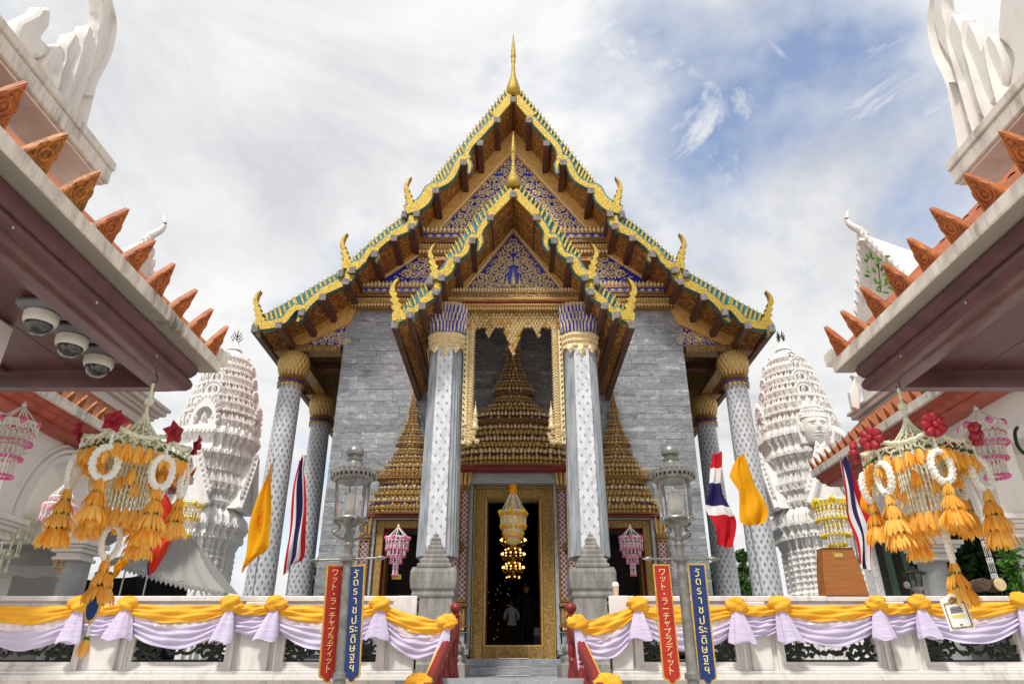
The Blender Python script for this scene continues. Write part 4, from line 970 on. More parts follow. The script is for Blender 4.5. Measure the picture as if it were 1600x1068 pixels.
def low_wall(label, x0, x1, cents, inner):
    w0 = thing('balustrade_wall', label, 'wall', ((x0 + x1) / 2, YF + .12, zbase)); zb_ = zbase - .75
    zo0, zo1 = at(802, 1033, YF).z, zcop - .23
    b = MB(); b.box(x0, x1, YF + .02, YF + .26, zcop - .075, zcop); b.build('coping', 'white_wall', w0, bevel=.012)
    b = MB(); b.box(x0, x1, YF + .05, YF + .23, zcop - .21, zcop - .0755); b.build('top_rail', 'white_wall', w0, bevel=.006)
    b = MB(); b.box(x0, x1, YF - .03, YF + .3, zbase - .02, zbase + .055); b.box(x0, x1, YF - .01, YF + .28, zbase + .056, zbase + .1); b.build('base_moulding', 'white_wall', w0, bevel=.01)
    b = MB(); b.box(x0, x1, YF + .03, YF + .26, 0, zbase - .021); b.build('plinth', 'white_wall', w0)
    b = MB(); b.box(x0, x1, YF + .06, YF + .22, zbase + .1, zo0 - .001); b.build('lower_rail', 'white_wall', w0)
    hw = 145 / 2 * pxs(802, 1010, YF); edges = [x0]
    for c in cents:
        a, d = max(c - hw, x0), min(c + hw, x1)
        edges += [a, d]
        b = MB()
        # three stepped frames round the opening
        for e, y, t_ in ((.085, YF + .015, .035), (.05, YF + .04, .05)):
            for (xa, xb, za, zz) in ((a - e - t_, a - e, zo0 - e - t_, zo1), (d + e, d + e + t_, zo0 - e - t_, zo1), (a - e, d + e, zo0 - e - t_, zo0 - e)):
                b.box(xa, xb, y, YF + .1, max(za, zbase + .101), zz)
        b.build('panel_frame', 'white_wall', w0, bevel=.006)
        grille(a, d, zo0, zo1, w0)
    edges.append(x1)
    for i in range(0, len(edges), 2):
        if edges[i + 1] - edges[i] > .02:
            b = MB(); b.box(edges[i], edges[i + 1], YF + .06, YF + .22, zo0, zo1 + .01); b.build('pier', 'white_wall', w0)
            m = (edges[i] + edges[i + 1]) / 2; q = (edges[i + 1] - edges[i]) / 2 - .19
            if q > .05: b = MB(); b.box(m - q, m + q, YF + .005, YF + .059, zbase + .101, zcop - .076); b.build('pier_face', 'white_wall', w0, bevel=.012)
    # end post
    b = MB(); e0, e1 = (x1 - .28, x1) if inner > 0 else (x0, x0 + .28)
    b.box(e0, e1, YF - .005, YF + .27, zbase + .102, zcop + .001); b.build('end_post', 'white_wall', w0, bevel=.012)
    return w0
xl = at(648, 1000, YF).x; xr = at(955, 1000, YF).x
low_wall('white balustrade wall with iron grilles left of the stairs', -9.6, xl, [-8.5, -6.53, -4.49, -2.46], 1)
low_wall('white balustrade wall with iron grilles right of the stairs', xr, 9.6, [2.37, 4.27, 6.19, 8.1], -1)
# ---------------------------------------------------------------- festoons of cloth
def swag(mb, A, B, drop, hA, hB, Y, folds, amp, m=0, nu=26, nv=14, off=0.0, dropb=None, ph=0.0):
    """cloth hung from A to B (x,z); upper edge sags by drop*?, lower edge by drop; folds gather at the ends"""
    def fn(u, v):
        x = A[0] + (B[0] - A[0]) * u; z0 = A[1] + (B[1] - A[1]) * u
        s = 4 * u * (1 - u); top = z0 - drop * s; bot = z0 - (hA + (hB - hA) * u) - dropb * s
        zz = top + (bot - top) * v
        g = .35 + .65 * s
        yy = Y - off - amp * (.5 + .5 * math.sin(folds * v * 2 * PI + ph + 2.2 * u + .6 * math.sin(5 * u + ph))) * (1.25 - .5 * s) - .03 * math.sin(PI * v) - .012 * math.sin(9 * v + 14 * u + ph)
        return (x, yy, zz + .006 * math.sin(17 * u + 6 * v + ph) * g)
    mb.grid(fn, nu, nv, m)
def knot(mb, c, r, seed):
    n1, n2 = 26, 14; rng = random.Random(seed); p1, p2 = rng.uniform(0, 6), rng.uniform(0, 6)
    rs = []
    for j in range(n2 + 1):
        th = PI * j / n2; ring = []
        for i in range(n1):
            a = 2 * PI * i / n1
            k = r * (1 + .22 * math.sin(3 * a + 3.2 * math.sin(2 * th + p1)) * math.sin(th) + .17 * abs(math.sin(5 * th + 2 * a + p2)) - .12 + .09 * abs(math.sin(6 * a - 4 * th + p1)) + rng.uniform(-.03, .03))
            ring.append((c[0] + k * 1.15 * math.sin(th) * math.cos(a), c[1] + k * .7 * math.sin(th) * math.sin(a), c[2] + k * .85 * math.cos(th)))
        rs.append(ring)
    mb.rings(rs)
def tail(mb, c, h, w0_, w1_, seed, lean=0.0):
    rng = random.Random(seed); p = rng.uniform(0, 6); n1, n2 = 30, 10; rs = []
    for j in range(n2 + 1):
        t_ = j / n2; w_ = w0_ + (w1_ - w0_) * t_ ** .8; ring = []
        if t_ > .9: w_ *= .97
        for i in range(n1):
            a = 2 * PI * i / n1; k = 1 + (.16 * math.sin(4 * a + p) + .1 * math.sin(7 * a - p)) * (1 - .35 * t_)
            ring.append((c[0] + lean * t_ + w_ * k * math.cos(a), c[1] + w_ * .55 * k * math.sin(a), c[2] - h * t_ - .02 * t_ * math.sin(3 * a + p)))
        rs.append(ring)
    rs.append([(c[0] + lean + (x - c[0] - lean) * .55, c[1] + (y - c[1]) * .5, z + h * .12) for x, y, z in rs[-1]])
    mb.rings(rs, cap=False)
def bunting(label, knots, sgn):
    """knots: list of (px, py, big gap to the next?)"""
    b0 = thing('cloth_festoon', label, 'bunting', (at(knots[0][0], 950, YF - .1).x, YF - .1, zcop - .3)); Y = YF - .08
    for i in range(len(knots) - 1):
        (xa, ya, _), (xb, yb, kind) = knots[i], knots[i + 1]
        A, B = at(xa, ya + 1, Y), at(xb, yb + 1, Y); q = pxs(xa, 950, Y); ln = abs(B.x - A.x)
        if kind == 2: continue
        vr = R.uniform(.82, 1.2)
        if kind == 1: dy, dp, pale = 13 * q * vr, 28 * q * (vr * .6 + .4), 1
        else: dy, dp, pale = 3 * q, 10 * q, 0
        m = MB(); swag(m, (A.x, A.z), (B.x, B.z), dy * .12, 13 * q, 13 * q, Y - .02, 3.2 if kind else 2.2, .022, dropb=dy, ph=i * 1.7, off=.035); m.build('yellow_swag', 'cloth_yellow', b0, smooth=80)
        m = MB(); swag(m, (A.x, A.z - 7 * q), (B.x, B.z - 7 * q), dp * .3, 27 * q, 27 * q, Y, 5, .03, dropb=dp, ph=i * 2.3 + 1, nv=26); m.build('lilac_swag', 'cloth_lilac', b0, smooth=80)
        if pale:
            m = MB(); swag(m, (A.x, A.z - 10 * q), (B.x, B.z - 10 * q), dy * .85, 9 * q, 9 * q, Y - .022, 1, .006, dropb=dy * 1.35, ph=i, nu=60, nv=4); m2 = MB()
            for vi, (x, y, z) in enumerate(m.v): m.v[vi] = (x, y - .006 * math.sin(x * 48 + z * 8), z)
            m.build('pale_frill', 'cloth_pale', b0, smooth=80)
    for i, (px, py, _) in enumerate(knots):
        c = at(px, py, Y); q = pxs(px, py, Y)
        m = MB(); knot(m, (c.x, Y - .09, c.z), R.uniform(11, 13.5) * q, i * 7 + 3 + sgn); m.build('knot', 'cloth_yellow', b0, smooth=70)
        if px not in (700, 901):
            m = MB(); lean = sgn * R.uniform(.0, .09); tail(m, (c.x, Y - .085, c.z - 7 * q), R.uniform(42, 50) * q, 5 * q, R.uniform(18, 22) * q, i * 5 + sgn, lean); m.build('lilac_tail', 'cloth_lilac', b0, smooth=70)
        else:
            m = MB(); tail(m, (c.x, Y - .085, c.z - 7 * q), 68 * q, 4 * q, 14 * q, i * 5 + sgn, .13 * sgn); m.build('lilac_tail', 'cloth_lilac', b0, smooth=70)
    return b0
bl = bunting('yellow and lilac cloth festoon tied along the left white wall', [(-75, 942, 1), (-28, 944, 0), (131, 944, 1), (205, 943, 0), (365, 943, 1), (434, 943, 0), (596, 944, 1), (700, 971, 1)], -1)
br = bunting('yellow and lilac cloth festoon tied along the right white wall', [(901, 972, 0), (995, 944, 1), (1147, 945, 1), (1214, 944, 0), (1365, 943, 1), (1430, 941, 0), (1586, 938, 1), (1660, 940, 0)], 1)
# ---------------------------------------------------------------- red stair railings
bal = MB(); bal.lathe([(.03, 0), (.045, .02), (.045, .07), (.03, .09), (.055, .16), (.065, .24), (.05, .34), (.03, .42), (.04, .45), (.03, .48), (.045, .52), (.03, .56), (.03, .66)], (0, 0, 0), 12)
bal_me = bal.mesh('baluster', 'rail_red', smooth=50)
for sg, side in ((-1, 'left'), (1, 'right')):
    x0 = at(711 if sg < 0 else 893, 990, 10.25).x; top = at(711, 962, 10.25); r = thing('stair_railing', f'dark red turned wooden stair railing on the {side} of the steps', 'railing', (x0, 10.25, ZC - .6))
    nb = MB(); zz = ZC - .6; H_ = top.z - zz
    nb.box(x0 - .065, x0 + .065, 10.185, 10.315, zz, zz + .25); nb.lathe([(.055, .25), (.07, .28), (.05, .31), (.075, .45), (.07, .6), (.045, .75), (.06, .78), (.045, .82), (.062, .86), (.05, H_ - .32)], (x0, 10.25, zz), 16)
    nb.box(x0 - .06, x0 + .06, 10.19, 10.31, zz + H_ - .33, zz + H_ - .02); nb.lathe([(.05, H_ - .02), (.075, H_), (.04, H_ + .025), (.04, H_ + .04), (.075, H_ + .075), (.085, H_ + .11), (.07, H_ + .15), (.03, H_ + .18), (.005, H_ + .185)], (x0, 10.25, zz), 16); nb.build('newel', 'rail_red', r, smooth=40)
    P0, P1 = V(x0 + sg * .0, 10.2, top.z - .13), V(x0 + sg * .34, 8.7, top.z - .13 - 1.1)
    d = (P1 - P0); up = V(0, 0, 1); sd = V(1, 0, 0)
    hb = MB(); a = [(-.05, -.07), (.05, -.07), (.05, .06), (.035, .085), (-.035, .085), (-.05, .06)]
    hb.rings([[P + sd * u + up * v_ for u, v_ in a] for P in (P0, P1)]); hb.build('handrail', 'rail_red', r, bevel=.01)
    a2 = [(-.035, -.66), (.035, -.66), (.035, -.56), (-.035, -.56)]; hb = MB(); hb.rings([[P + sd * u + up * v_ for u, v_ in a2] for P in (P0, P1)]); hb.build('lower_rail', 'rail_red', r)
    for i in range(1, 8):
        P = P0 + d * (i / 8.0); inst(bal_me, 'baluster', r, (P.x, P.y, P.z - .6), (0, 0, 0), (1, 1, .88))
    # yellow cloth laid down the outside of the rail
    cb = MB()
    def fn(u, v):
        P = P0 + d * (.02 + .8 * u) + V(sg * (.07 + .05 * v + .02 * math.sin(v * 9)), -.03 * math.sin(v * PI), .02 - .13 * v); return (P.x, P.y, P.z)
    cb.grid(fn, 20, 8); cb.build('yellow_sash', 'cloth_yellow', bl if sg < 0 else br, smooth=80)
    cb = MB(); P = P0 + d * .62; knot(cb, (P.x + sg * .12, P.y - .04, P.z - .02), .13, 77 + sg); cb.build('knot', 'cloth_yellow', bl if sg < 0 else br, smooth=70)
# the stair itself between the walls
for i in range(8):
    b = MB(); zt3 = ZC - .03 - i * .19; yy = 10.0 - i * .3
    if zt3 > .05:
        b.box(-1.25, 1.25, yy - .3, yy, 0, zt3)
        if i == 0: b.box(-1.55, 1.55, yy, 10.12, 0, zt3)
        struct(b.build('stair', 'marble_slab'))
# ---------------------------------------------------------------- lamp posts
def lamp(label, px_b, px_t):
    Y = 8.0; b0 = at(px_b, 1060, Y); t0 = at(px_t, 708, Y); ax = (t0 - b0).normalized(); foot = b0 - ax * (b0.z / ax.z)
    L = thing('lamp_post', label, 'lamp', foot, 'silver lamp posts before the wall')
    def zz(py): return at(px_b, py, Y).z
    top = zz(708); c = (foot.x, foot.y, 0)
    b = MB(); b.lathe([(.16, 0), (.16, .25), (.1, .3), (.085, .8), (.095, .85), (.075, .9), (.062, zz(1062)), (.085, zz(1060)), (.085, zz(1052)), (.06, zz(1048)), (.055, zz(900)), (.062, zz(896)), (.052, zz(892)), (.05, zz(880)), (.085, zz(876)), (.085, zz(869)), (.05, zz(865)), (.045, zz(856)), (.07, zz(851)), (.045, zz(846)), (.075, zz(840))], c, 20); b.build('pole', 'silver_paint', L, smooth=40)
    b = MB(); z_ = zz(872.5); hw = .36; b.tube([(foot.x - hw, Y, z_), (foot.x + hw, Y, z_)], .012, 8)
    for s in (-1, 1): b.lathe([(.022, -.03), (.03, 0), (.022, .03), (.012, .05), (.004, .075)] if s > 0 else [(.004, -.075), (.012, -.05), (.022, -.03), (.03, 0), (.022, .03)], (foot.x + s * hw, Y, z_), 8, axis='x')
    cb = b.build('crossbar', 'silver_paint', L, smooth=50)
    # scroll brackets under the lantern
    zg0, zg1 = zz(811), zz(752)
    for k in range(4):
        a = k * PI / 2 + .5; d = V(math.cos(a), math.sin(a), 0)
        P = smooth_line([(.07, zz(842)), (.14, zz(838)), (.19, zz(832)), (.13, zz(827)), (.12, zz(822)), (.17, zz(818)), (.2, zz(814)), (.17, zz(811)), (.15, zz(815))], 4)
        b = MB(); b.tube([V(foot.x, Y, 0) + d * r_ + V(0, 0, h_) for r_, h_ in P], .014, 6); b.build('scroll_bracket', 'silver_paint', L, smooth=60)
    b = MB(); b.lathe([(.04, zz(840)), (.05, zz(825)), (.09, zz(818)), (.2, zz(813)), (.205, zg0 - .0), (.2, zg0 + .012)], c, 24); b.build('lantern_base', 'silver_paint', L, smooth=40)
    for k in range(8):
        a = (k + .5) * PI / 4; r0, r1 = .185, .2; p0, p1 = V(foot.x + r0 * math.cos(a), Y + r0 * math.sin(a), zg0 + .01), V(foot.x + r1 * math.cos(a), Y + r1 * math.sin(a), zg1 + .01)
        a2 = a + PI / 4; q0, q1 = V(foot.x + r0 * math.cos(a2), Y + r0 * math.sin(a2), zg0 + .01), V(foot.x + r1 * math.cos(a2), Y + r1 * math.sin(a2), zg1 + .01)
        if k % 2 == 0: b = MB(); b.tube([p0, p1], .009, 6); b.build('glazing_bar', 'silver_paint', L)
        b = MB(); b.add([p0, q0, q1, p1], [(0, 1, 2, 3)]); b.build('glass_pane', 'glass', L, fix=False)
    b = MB(); b.lathe([(.03, zg0 + .01), (.03, zg0 + .05), (.07, zg0 + .08), (.085, zg0 + .14), (.085, zg0 + .26), (.05, zg0 + .3), (.03, zg0 + .32)], c, 16); b.build('bulb', 'bulb_frost', L, smooth=60)
    b = MB(); b.lathe([(.2, zg1), (.235, zg1 + .01), (.25, zg1 + .05), (.262, zg1 + .085), (.25, zg1 + .1), (.2, zg1 + .115), (.14, zg1 + .16), (.1, zg1 + .21), (.085, zg1 + .24)], c, 28); rf = b.build('hood', 'silver_paint', L, smooth=40)
    b = MB()
    for k in range(28):
        a = 2 * PI * k / 28; d = V(math.cos(a), math.sin(a), 0); b.petal(V(foot.x, Y, zg1 + .1) + d * .262, V(foot.x, Y, zg1 + .135) + d * .26, .05, d * .02); b.box(foot.x + .258 * math.cos(a) - .008, foot.x + .258 * math.cos(a) + .008, Y + .258 * math.sin(a) - .008, Y + .258 * math.sin(a) + .008, zg1 + .03, zg1 + .085)
    stuff(b.build('hood_crest', 'silver_paint', rf))
    b = MB(); b.lathe([(.253, zg1 + .034), (.256, zg1 + .08)], c, 28, cap=False); b.build('slot_shade', 'black_iron', rf)  # black ring stands in for the shade inside the hood slots
    b = MB(); zt4 = zg1 + .24; b.lathe([(.085, zt4), (.1, zt4 + .02), (.1, zt4 + .035), (.075, zt4 + .04), (.075, zt4 + .075), (.1, zt4 + .08), (.11, zt4 + .1), (.1, zt4 + .15), (.07, zt4 + .19), (.03, zt4 + .21), (.003, zt4 + .215)], c, 18); b.build('cap_finial', 'silver_paint', L, smooth=45)
    tilt = math.atan2(t0.x - b0.x, t0.z - b0.z); L.rotation_euler = (0, tilt, 0)
    return L, foot, z_, tilt
JP = list('ワット・ラーチャプラディット'); TH_ = ['วั', 'ด', 'ร', 'า', 'ช', 'ป', 'ระ', 'ดิ', 'ษ', 'ฐ', 'ฯ']
def banner(label, pxa, pya, pxb, pyb, wpx, cloth_m, chars, rz, Y, size):
    """hangs from (pxa,pya) to (pxb,pyb): read as top and bottom centres"""
    A, B = at(pxa, pya, Y), at(pxb, pyb, Y); q = pxs(pxa, 960, Y); w_ = wpx * q / 2; h = A.z - B.z
    T = thing('banner', label, 'banner', (A.x, Y, A.z)); 
    def shape(g, z0=0):
        W = w_ - g; k = h - g; s_ = min(w_ * .8, .1)
        return [(-W, -g), (W, -g), (W, -k + s_ * .9), (W * .75, -k + s_ * .55), (W * .45, -k + s_ * .5), (W * .3, -k + s_ * .1), (0, -k), (-W * .3, -k + s_ * .1), (-W * .45, -k + s_ * .5), (-W * .75, -k + s_ * .55), (-W, -k + s_ * .9)]
    org = V(A.x, Y, A.z)
    b = MB(); b.prism([org + V(x, -.004, z_) for x, z_ in shape(0)], (0, .012, 0)); e = b.build('gold_border', 'banner_gold', T)
    b = MB(); b.prism([org + V(x, -.009, z_) for x, z_ in shape(.016)], (0, .004, 0)); b.build('field', cloth_m, T)
    n = len(chars); tb = MB()
    for i, ch in enumerate(chars):
        g = text_mb(ch, size); xs = [p[0] for p in g.v]; 
        if not xs: continue
        zc_ = -.045 - (h - .14) * (i + .5) / n; xm = (min(xs) + max(xs)) / 2; ym = (min(p[1] for p in g.v) + max(p[1] for p in g.v)) / 2
        tb.add([(org.x + (p[0] - xm), org.y - .0135, org.z + zc_ + (p[1] - ym)) for p in g.v], g.f)
    tb.build('lettering', 'ink_gold', T, fix=False)
    for s in (-1, 1): b = MB(); b.tube([org + V(s * w_ * .6, 0, -.01), org + V(s * w_ * .6, 0, .045)], .004, 5); b.build('hook', 'steel', T)
    T.rotation_euler = (0, math.atan2(A.x - B.x, h), rz); return T
L1, f1, zb1, t1 = lamp('silver lamp post with glass lantern left of the stairs', 531, 555)
L2, f2, zb2_, t2 = lamp('silver lamp post with glass lantern right of the stairs', 1083, 1047)
banner('red banner with gold Japanese letters on the left lamp post', 524, 882, 511, 1066, 29, 'banner_red', JP, .75, 7.97, .088)
banner('blue banner with gold Thai letters on the left lamp post', 558, 882, 549, 1067, 27, 'banner_blue', TH_, -.12, 7.97, .115)
banner('red banner with gold Japanese letters on the right lamp post', 1033, 881, 1051, 1069, 28, 'banner_red', JP, .1, 7.97, .088)
banner('blue banner with gold Thai letters on the right lamp post', 1088, 880, 1107, 1070, 28, 'banner_blue', TH_, -.15, 7.97, .115)
# ---------------------------------------------------------------- flags on the wall
def flag(label, base, tip, outline, stripes, Y, thick=.02, seed=0, cat='flag'):
    """outline: rows of (left,right) points down the cloth; stripes: list of (v0,v1,material) across the rows"""
    b0, t0 = at(*base, Y), at(*tip, Y); Fg = thing('flag', label, cat, b0)
    b = MB(); b.tube([b0, t0], .012, 8); b.sph(t0, .02, 8, 6); b.build('pole', 'steel', Fg, smooth=50)
    n = len(outline); rng = random.Random(seed); ph = rng.uniform(0, 6)
    Ls = smooth_line([o[0] for o in outline], 5); Rs = smooth_line([o[1] for o in outline], 5); m = len(Ls)
    for v0, v1, mt, uu in stripes:
        g = MB(); k = 10
        def fn(u, v):
            i = min(int(v * (m - 1)), m - 2); f = v * (m - 1) - i
            l = (Ls[i][0] + (Ls[i + 1][0] - Ls[i][0]) * f, Ls[i][1] + (Ls[i + 1][1] - Ls[i][1]) * f); r_ = (Rs[i][0] + (Rs[i + 1][0] - Rs[i][0]) * f, Rs[i][1] + (Rs[i + 1][1] - Rs[i][1]) * f)
            s = v0 + (v1 - v0) * u if uu else u
            p = at(l[0] + (r_[0] - l[0]) * s, l[1] + (r_[1] - l[1]) * s, Y)
            return (p.x, Y - .11 + .05 * math.sin(s * 11 + v * 5 + ph) * (.3 + s) + .03 * math.sin(v * 13 + s * 4), p.z)
        if uu: g.grid(fn, 6, 30)
        else: g.grid(lambda u, v: fn(u, v0 + (v1 - v0) * v), 12, 10)
        g.build('cloth', mt, Fg, smooth=80, fix=False)
    return Fg
YG = 10.14
TR = lambda: [(0, .17, 'flag_red', 1), (.17, .34, 'flag_white', 1), (.34, .66, 'flag_blue', 1), (.66, .83, 'flag_white', 1), (.83, 1, 'flag_red', 1)]
flag('plain yellow flag with faint emblem hanging before the left round column', (394, 931), (428, 716), [((424, 738), (429, 728)), ((408, 770), (427, 762)), ((397, 808), (425, 800)), ((391, 840), (424, 838)), ((388, 868), (421, 859)), ((386, 884), (404, 868)), ((381, 896), (388, 884))], [(0, 1, 'flag_yellow', 0)], YG, seed=1)
fy = flag('Thai striped flag hanging limp between left column and grey wall', (447, 931), (477, 712), [((471, 722), (477, 714)), ((463, 750), (481, 752)), ((459, 790), (482, 800)), ((455, 830), (480, 838)), ((452, 862), (475, 872)), ((446, 900), (464, 880))], TR(), YG, seed=2)
flag('Thai striped flag blowing left beside the right lamp post', (1147, 931), (1113, 706), [((1111, 712), (1124, 709)), ((1107, 740), (1126, 742)), ((1103, 775), (1128, 772)), ((1100, 796), (1140, 800)), ((1113, 824), (1147, 820)), ((1118, 852), (1138, 858))], [(0, .16, 'flag_red', 0), (.16, .3, 'flag_white', 0), (.3, .55, 'flag_blue', 0), (.55, .68, 'flag_white', 0), (.68, 1, 'flag_red', 0)], YG, seed=3)
flag('plain yellow flag blowing before the right round column', (1192, 931), (1152, 711), [((1150, 716), (1157, 713)), ((1137, 746), (1172, 742)), ((1150, 770), (1184, 768)), ((1152, 796), (1193, 790)), ((1152, 818), (1196, 804)), ((1165, 823), (1188, 820))], [(0, 1, 'flag_yellow', 0)], YG, seed=4)
flag('Thai striped flag on leaning pole beside the wooden box', (1351, 931), (1312, 714), [((1312, 718), (1318, 715)), ((1313, 760), (1334, 756)), ((1318, 800), (1348, 806)), ((1330, 840), (1356, 850)), ((1338, 880), (1354, 896))], TR(), YG, seed=5)
flag('scarlet flag on a pole behind the left flower mobile', (223, 931), (262, 762), [((258, 772), (262, 766)), ((246, 800), (280, 803)), ((242, 835), (278, 842)), ((238, 868), (262, 862)), ((236, 900), (244, 896))], [(0, .22, 'flag_blue', 1), (.22, 1, 'flag_scarlet', 1)], YG + .3, seed=6)
flag('small yellow flag half hidden behind the left flower mobile', (186, 931), (206, 850), [((190, 876), (204, 872)), ((184, 892), (200, 884)), ((178, 908), (184, 902))], [(0, 1, 'flag_yellow', 0)], YG + .3, seed=7)
fe = [o for o in bpy.data.objects if o.get('label', '').startswith('plain yellow flag with faint')][0]
c = at(409, 812, YG - .1); b = MB()
for r_, t_ in ((.115, .012), (.07, .008)): b.tube([(c.x + r_ * .55 * math.cos(a), YG - .105, c.z + r_ * 1.15 * math.sin(a)) for a in [2 * PI * i / 24 for i in range(25)]], t_ * .5, 5)
for i in range(8): a = i * PI / 4; b.petal((c.x, YG - .105, c.z), (c.x + .035 * math.cos(a), YG - .107, c.z + .075 * math.sin(a)), .02, (0, -.003, 0))
b.build('wheel_emblem', 'flag_orange', fe)
# ---------------------------------------------------------------- near pavilions (roof corners over the photographer)
def atX(px, py, X):
    d = X * F / (px - CX); v = (CY - py) / F; u = v * d
    return Vector((X, d * C_ - u * S_, ZC + d * S_ + u * C_))
# antefix: pointed leaf plate with raised rim and boss; stands in local YZ, faces +X
def antefix_mb(w_, h):
    P = [(-.5, 0), (-.46, .14), (-.3, .45), (-.14, .76), (0, 1.0), (.14, .76), (.3, .45), (.46, .14), (.5, 0)]
    b = MB(); b.prism([(0, y * w_, z * h) for y, z in P], (-.035, 0, 0))
    rim = [(.004, y * w_ * .86, .05 * h + z * h * .86) for y, z in P]; b.tube(rim, .008, 5); b.tube([(.004, -.4 * w_, .06 * h), (.004, .4 * w_, .06 * h)], .008, 5)
    k = 20
    b.tube([(.008, .15 * w_ * math.cos(a) * (1 - .0 * a), .34 * h + .15 * h * math.sin(a)) for a in [2 * PI * i / k for i in range(k + 1)]], .009, 5); b.sph((.006, 0, .34 * h), .018, 8, 6, sx=.6)
    for s in (-1, 1):
        b.tube([(.006, s * w_ * (.2 + .12 * math.sin(t * 3)), h * (.16 + .42 * t)) for t in [i / 8 for i in range(9)]], .007, 5); b.tube([(.006, s * w_ * .06 * math.sin(t * 6.3), h * (.52 + .3 * t)) for t in [i / 6 for i in range(7)]], .006, 5)
    for i_, (x_, y_, z_) in enumerate(b.v): b.v[i_] = (x_ + .5 * z_ * z_ + .1 * z_ * abs(y_) / w_, y_, z_)
    for i in range(0):
        t = i / 7; y, z = -.42 + .36 * t, .1 + .72 * t
        for s in (-1, 1): b.sph((.006, s * abs(y) * w_ * .78, z * h), .006, 5, 4)
    return b
ante_me = antefix_mb(.19, .265).mesh('antefix', 'terracotta', smooth=45); ante_me2 = antefix_mb(.19, .265).mesh('antefix', 'terracotta_gilt', smooth=45)
def near_pavilion(sg, XE, label):
    Yc = 5.3; yn = -1.5; P0 = thing('pavilion_roof', label, 'pavilion', (XE + sg * .9, 4.0, 0))
    zf0, zf1 = ZC + 2.295, ZC + 2.395
    def X(i): return XE + sg * i            # i metres inwards from the eave edge
    # white eave fascia, with its mitred return
    b = MB(); a, c = sorted((X(0), X(.17))); b.box(a, c, yn, Yc, zf0, zf1); a, c = sorted((X(.17), X(4.2))); b.box(a, c, Yc - .17, Yc, zf0, zf1); pass
    for ya_, yb_ in ((yn, 1.05), (1.053, 2.21), (2.213, 3.3), (3.303, 4.42), (4.423, Yc)): b = MB(); a, c = sorted((X(R.uniform(-.003, .003)), X(.17))); b.box(a, c, ya_, yb_, zf0, zf1 + R.uniform(-.003, .003)); b.build('eave_fascia', 'white_fascia', P0, bevel=.008)
    b = MB(); a, c = sorted((X(.17), X(4.2))); b.box(a, c, Yc - .17, Yc, zf0, zf1); b.build('eave_fascia', 'white_fascia', P0, bevel=.01)
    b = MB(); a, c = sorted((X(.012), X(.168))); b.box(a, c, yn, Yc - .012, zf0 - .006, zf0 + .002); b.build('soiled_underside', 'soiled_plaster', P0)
    b = MB(); a, c = sorted((X(-.02), X(.3))); b.box(a, c, Yc - .11, Yc + .08, zf1 - .02, zf1 + .1); b.build('corner_block', 'white_fascia', P0, bevel=.012)
    # maroon cornice: cove, groove, roll
    pr = [(.14, zf0 - .001), (.12, zf0 - .03), (.13, zf0 - .075), (.155, zf0 - .115), (.165, zf0 - .12), (.16, zf0 - .128), (.15, zf0 - .135), (.135, zf0 - .165), (.14, zf0 - .2), (.165, zf0 - .232), (.2, zf0 - .245), (.235, zf0 - .262), (.26, zf0 - .275), (.35, zf0 - .275), (.37, zf0 - .2), (.37, zf0 - .1), (.42, zf0 - .001)]
    b = MB(); rings = []
    for y_end in (yn, None):
        rings.append([(X(i), (y_end if y_end is not None else Yc - i), z) for i, z in pr])
    rings.append([(X(4.2), Yc - i, z) for i, z in pr]); b.rings(rings); b.build('cornice', 'maroon_beam', P0, smooth=35)
    b = MB(); a, c = sorted((X(.36), X(4.2))); b.box(a, c, yn, Yc - .36, zf0 - .12, zf0 - .1); sf = b.build('soffit', 'maroon_beam', P0)
    for k in range(13): b = MB(); a, c = sorted((X(.372 + k * .295), X(.372 + k * .295 + .291))); zo = R.uniform(0, .004); b.box(a, c, yn, Yc - .375, zf0 - .131 - zo, zf0 - .1205); b.build('plank', 'maroon', sf)
    for i, xx in enumerate((.62, 1.5, 2.5)):   # cover strips on the soffit
        b = MB(); a, c = sorted((X(xx), X(xx + .06))); 
        if i: b.box(a, c, yn, Yc - .37, zf0 - .155, zf0 - .131); b.build('cover_strip', 'maroon_beam', sf)
    # bolts in the roll
    for y in (4.55, 3.75, 2.95):
        b = MB(); b.sph((X(.14), y, zf0 - .19), .012, 6, 4); b.build('bolt', 'steel', P0)
    # lower roof slope of barrel tiles, an antefix before each row
    zr0, zr1 = zf1 + .02, ZC + 3.62; i0, i1 = .1, 1.35
    b = MB(); b.add([(X(i0), yn, zr0), (X(i0), Yc - .1, zr0), (X(i1), Yc - 1.1, zr1), (X(i1), yn, zr1)], [(0, 1, 2, 3)]); b.add([(X(i0), Yc - .1, zr0), (X(4.2), Yc - .1, zr0), (X(4.2), Yc - 1.1, zr1), (X(i1), Yc - 1.1, zr1)], [(0, 1, 2, 3)]); b.build('roof_slope', 'roof_tile', P0, fix=False)
    tb = MB()
    for k in range(3):
        f0, f1 = k / 3, (k + 1) / 3; n = 8; rr = []
        for f, r_ in ((f0, .082), (f1 + .02, .07)):
            rr.append([(X(i0 + (i1 - i0) * f) - sg * r_ * .55 * math.sin(a), r_ * math.cos(a), zr0 + (zr1 - zr0) * f + r_ * .75 * math.sin(a)) for a in [PI * j / n for j in range(n + 1)]])
        tb.rings(rr, cap=False, closed=False)
    tme = tb.mesh('barrel_tile', 'roof_tile', smooth=60, fix=False)
    y = Yc - .19; k = 0
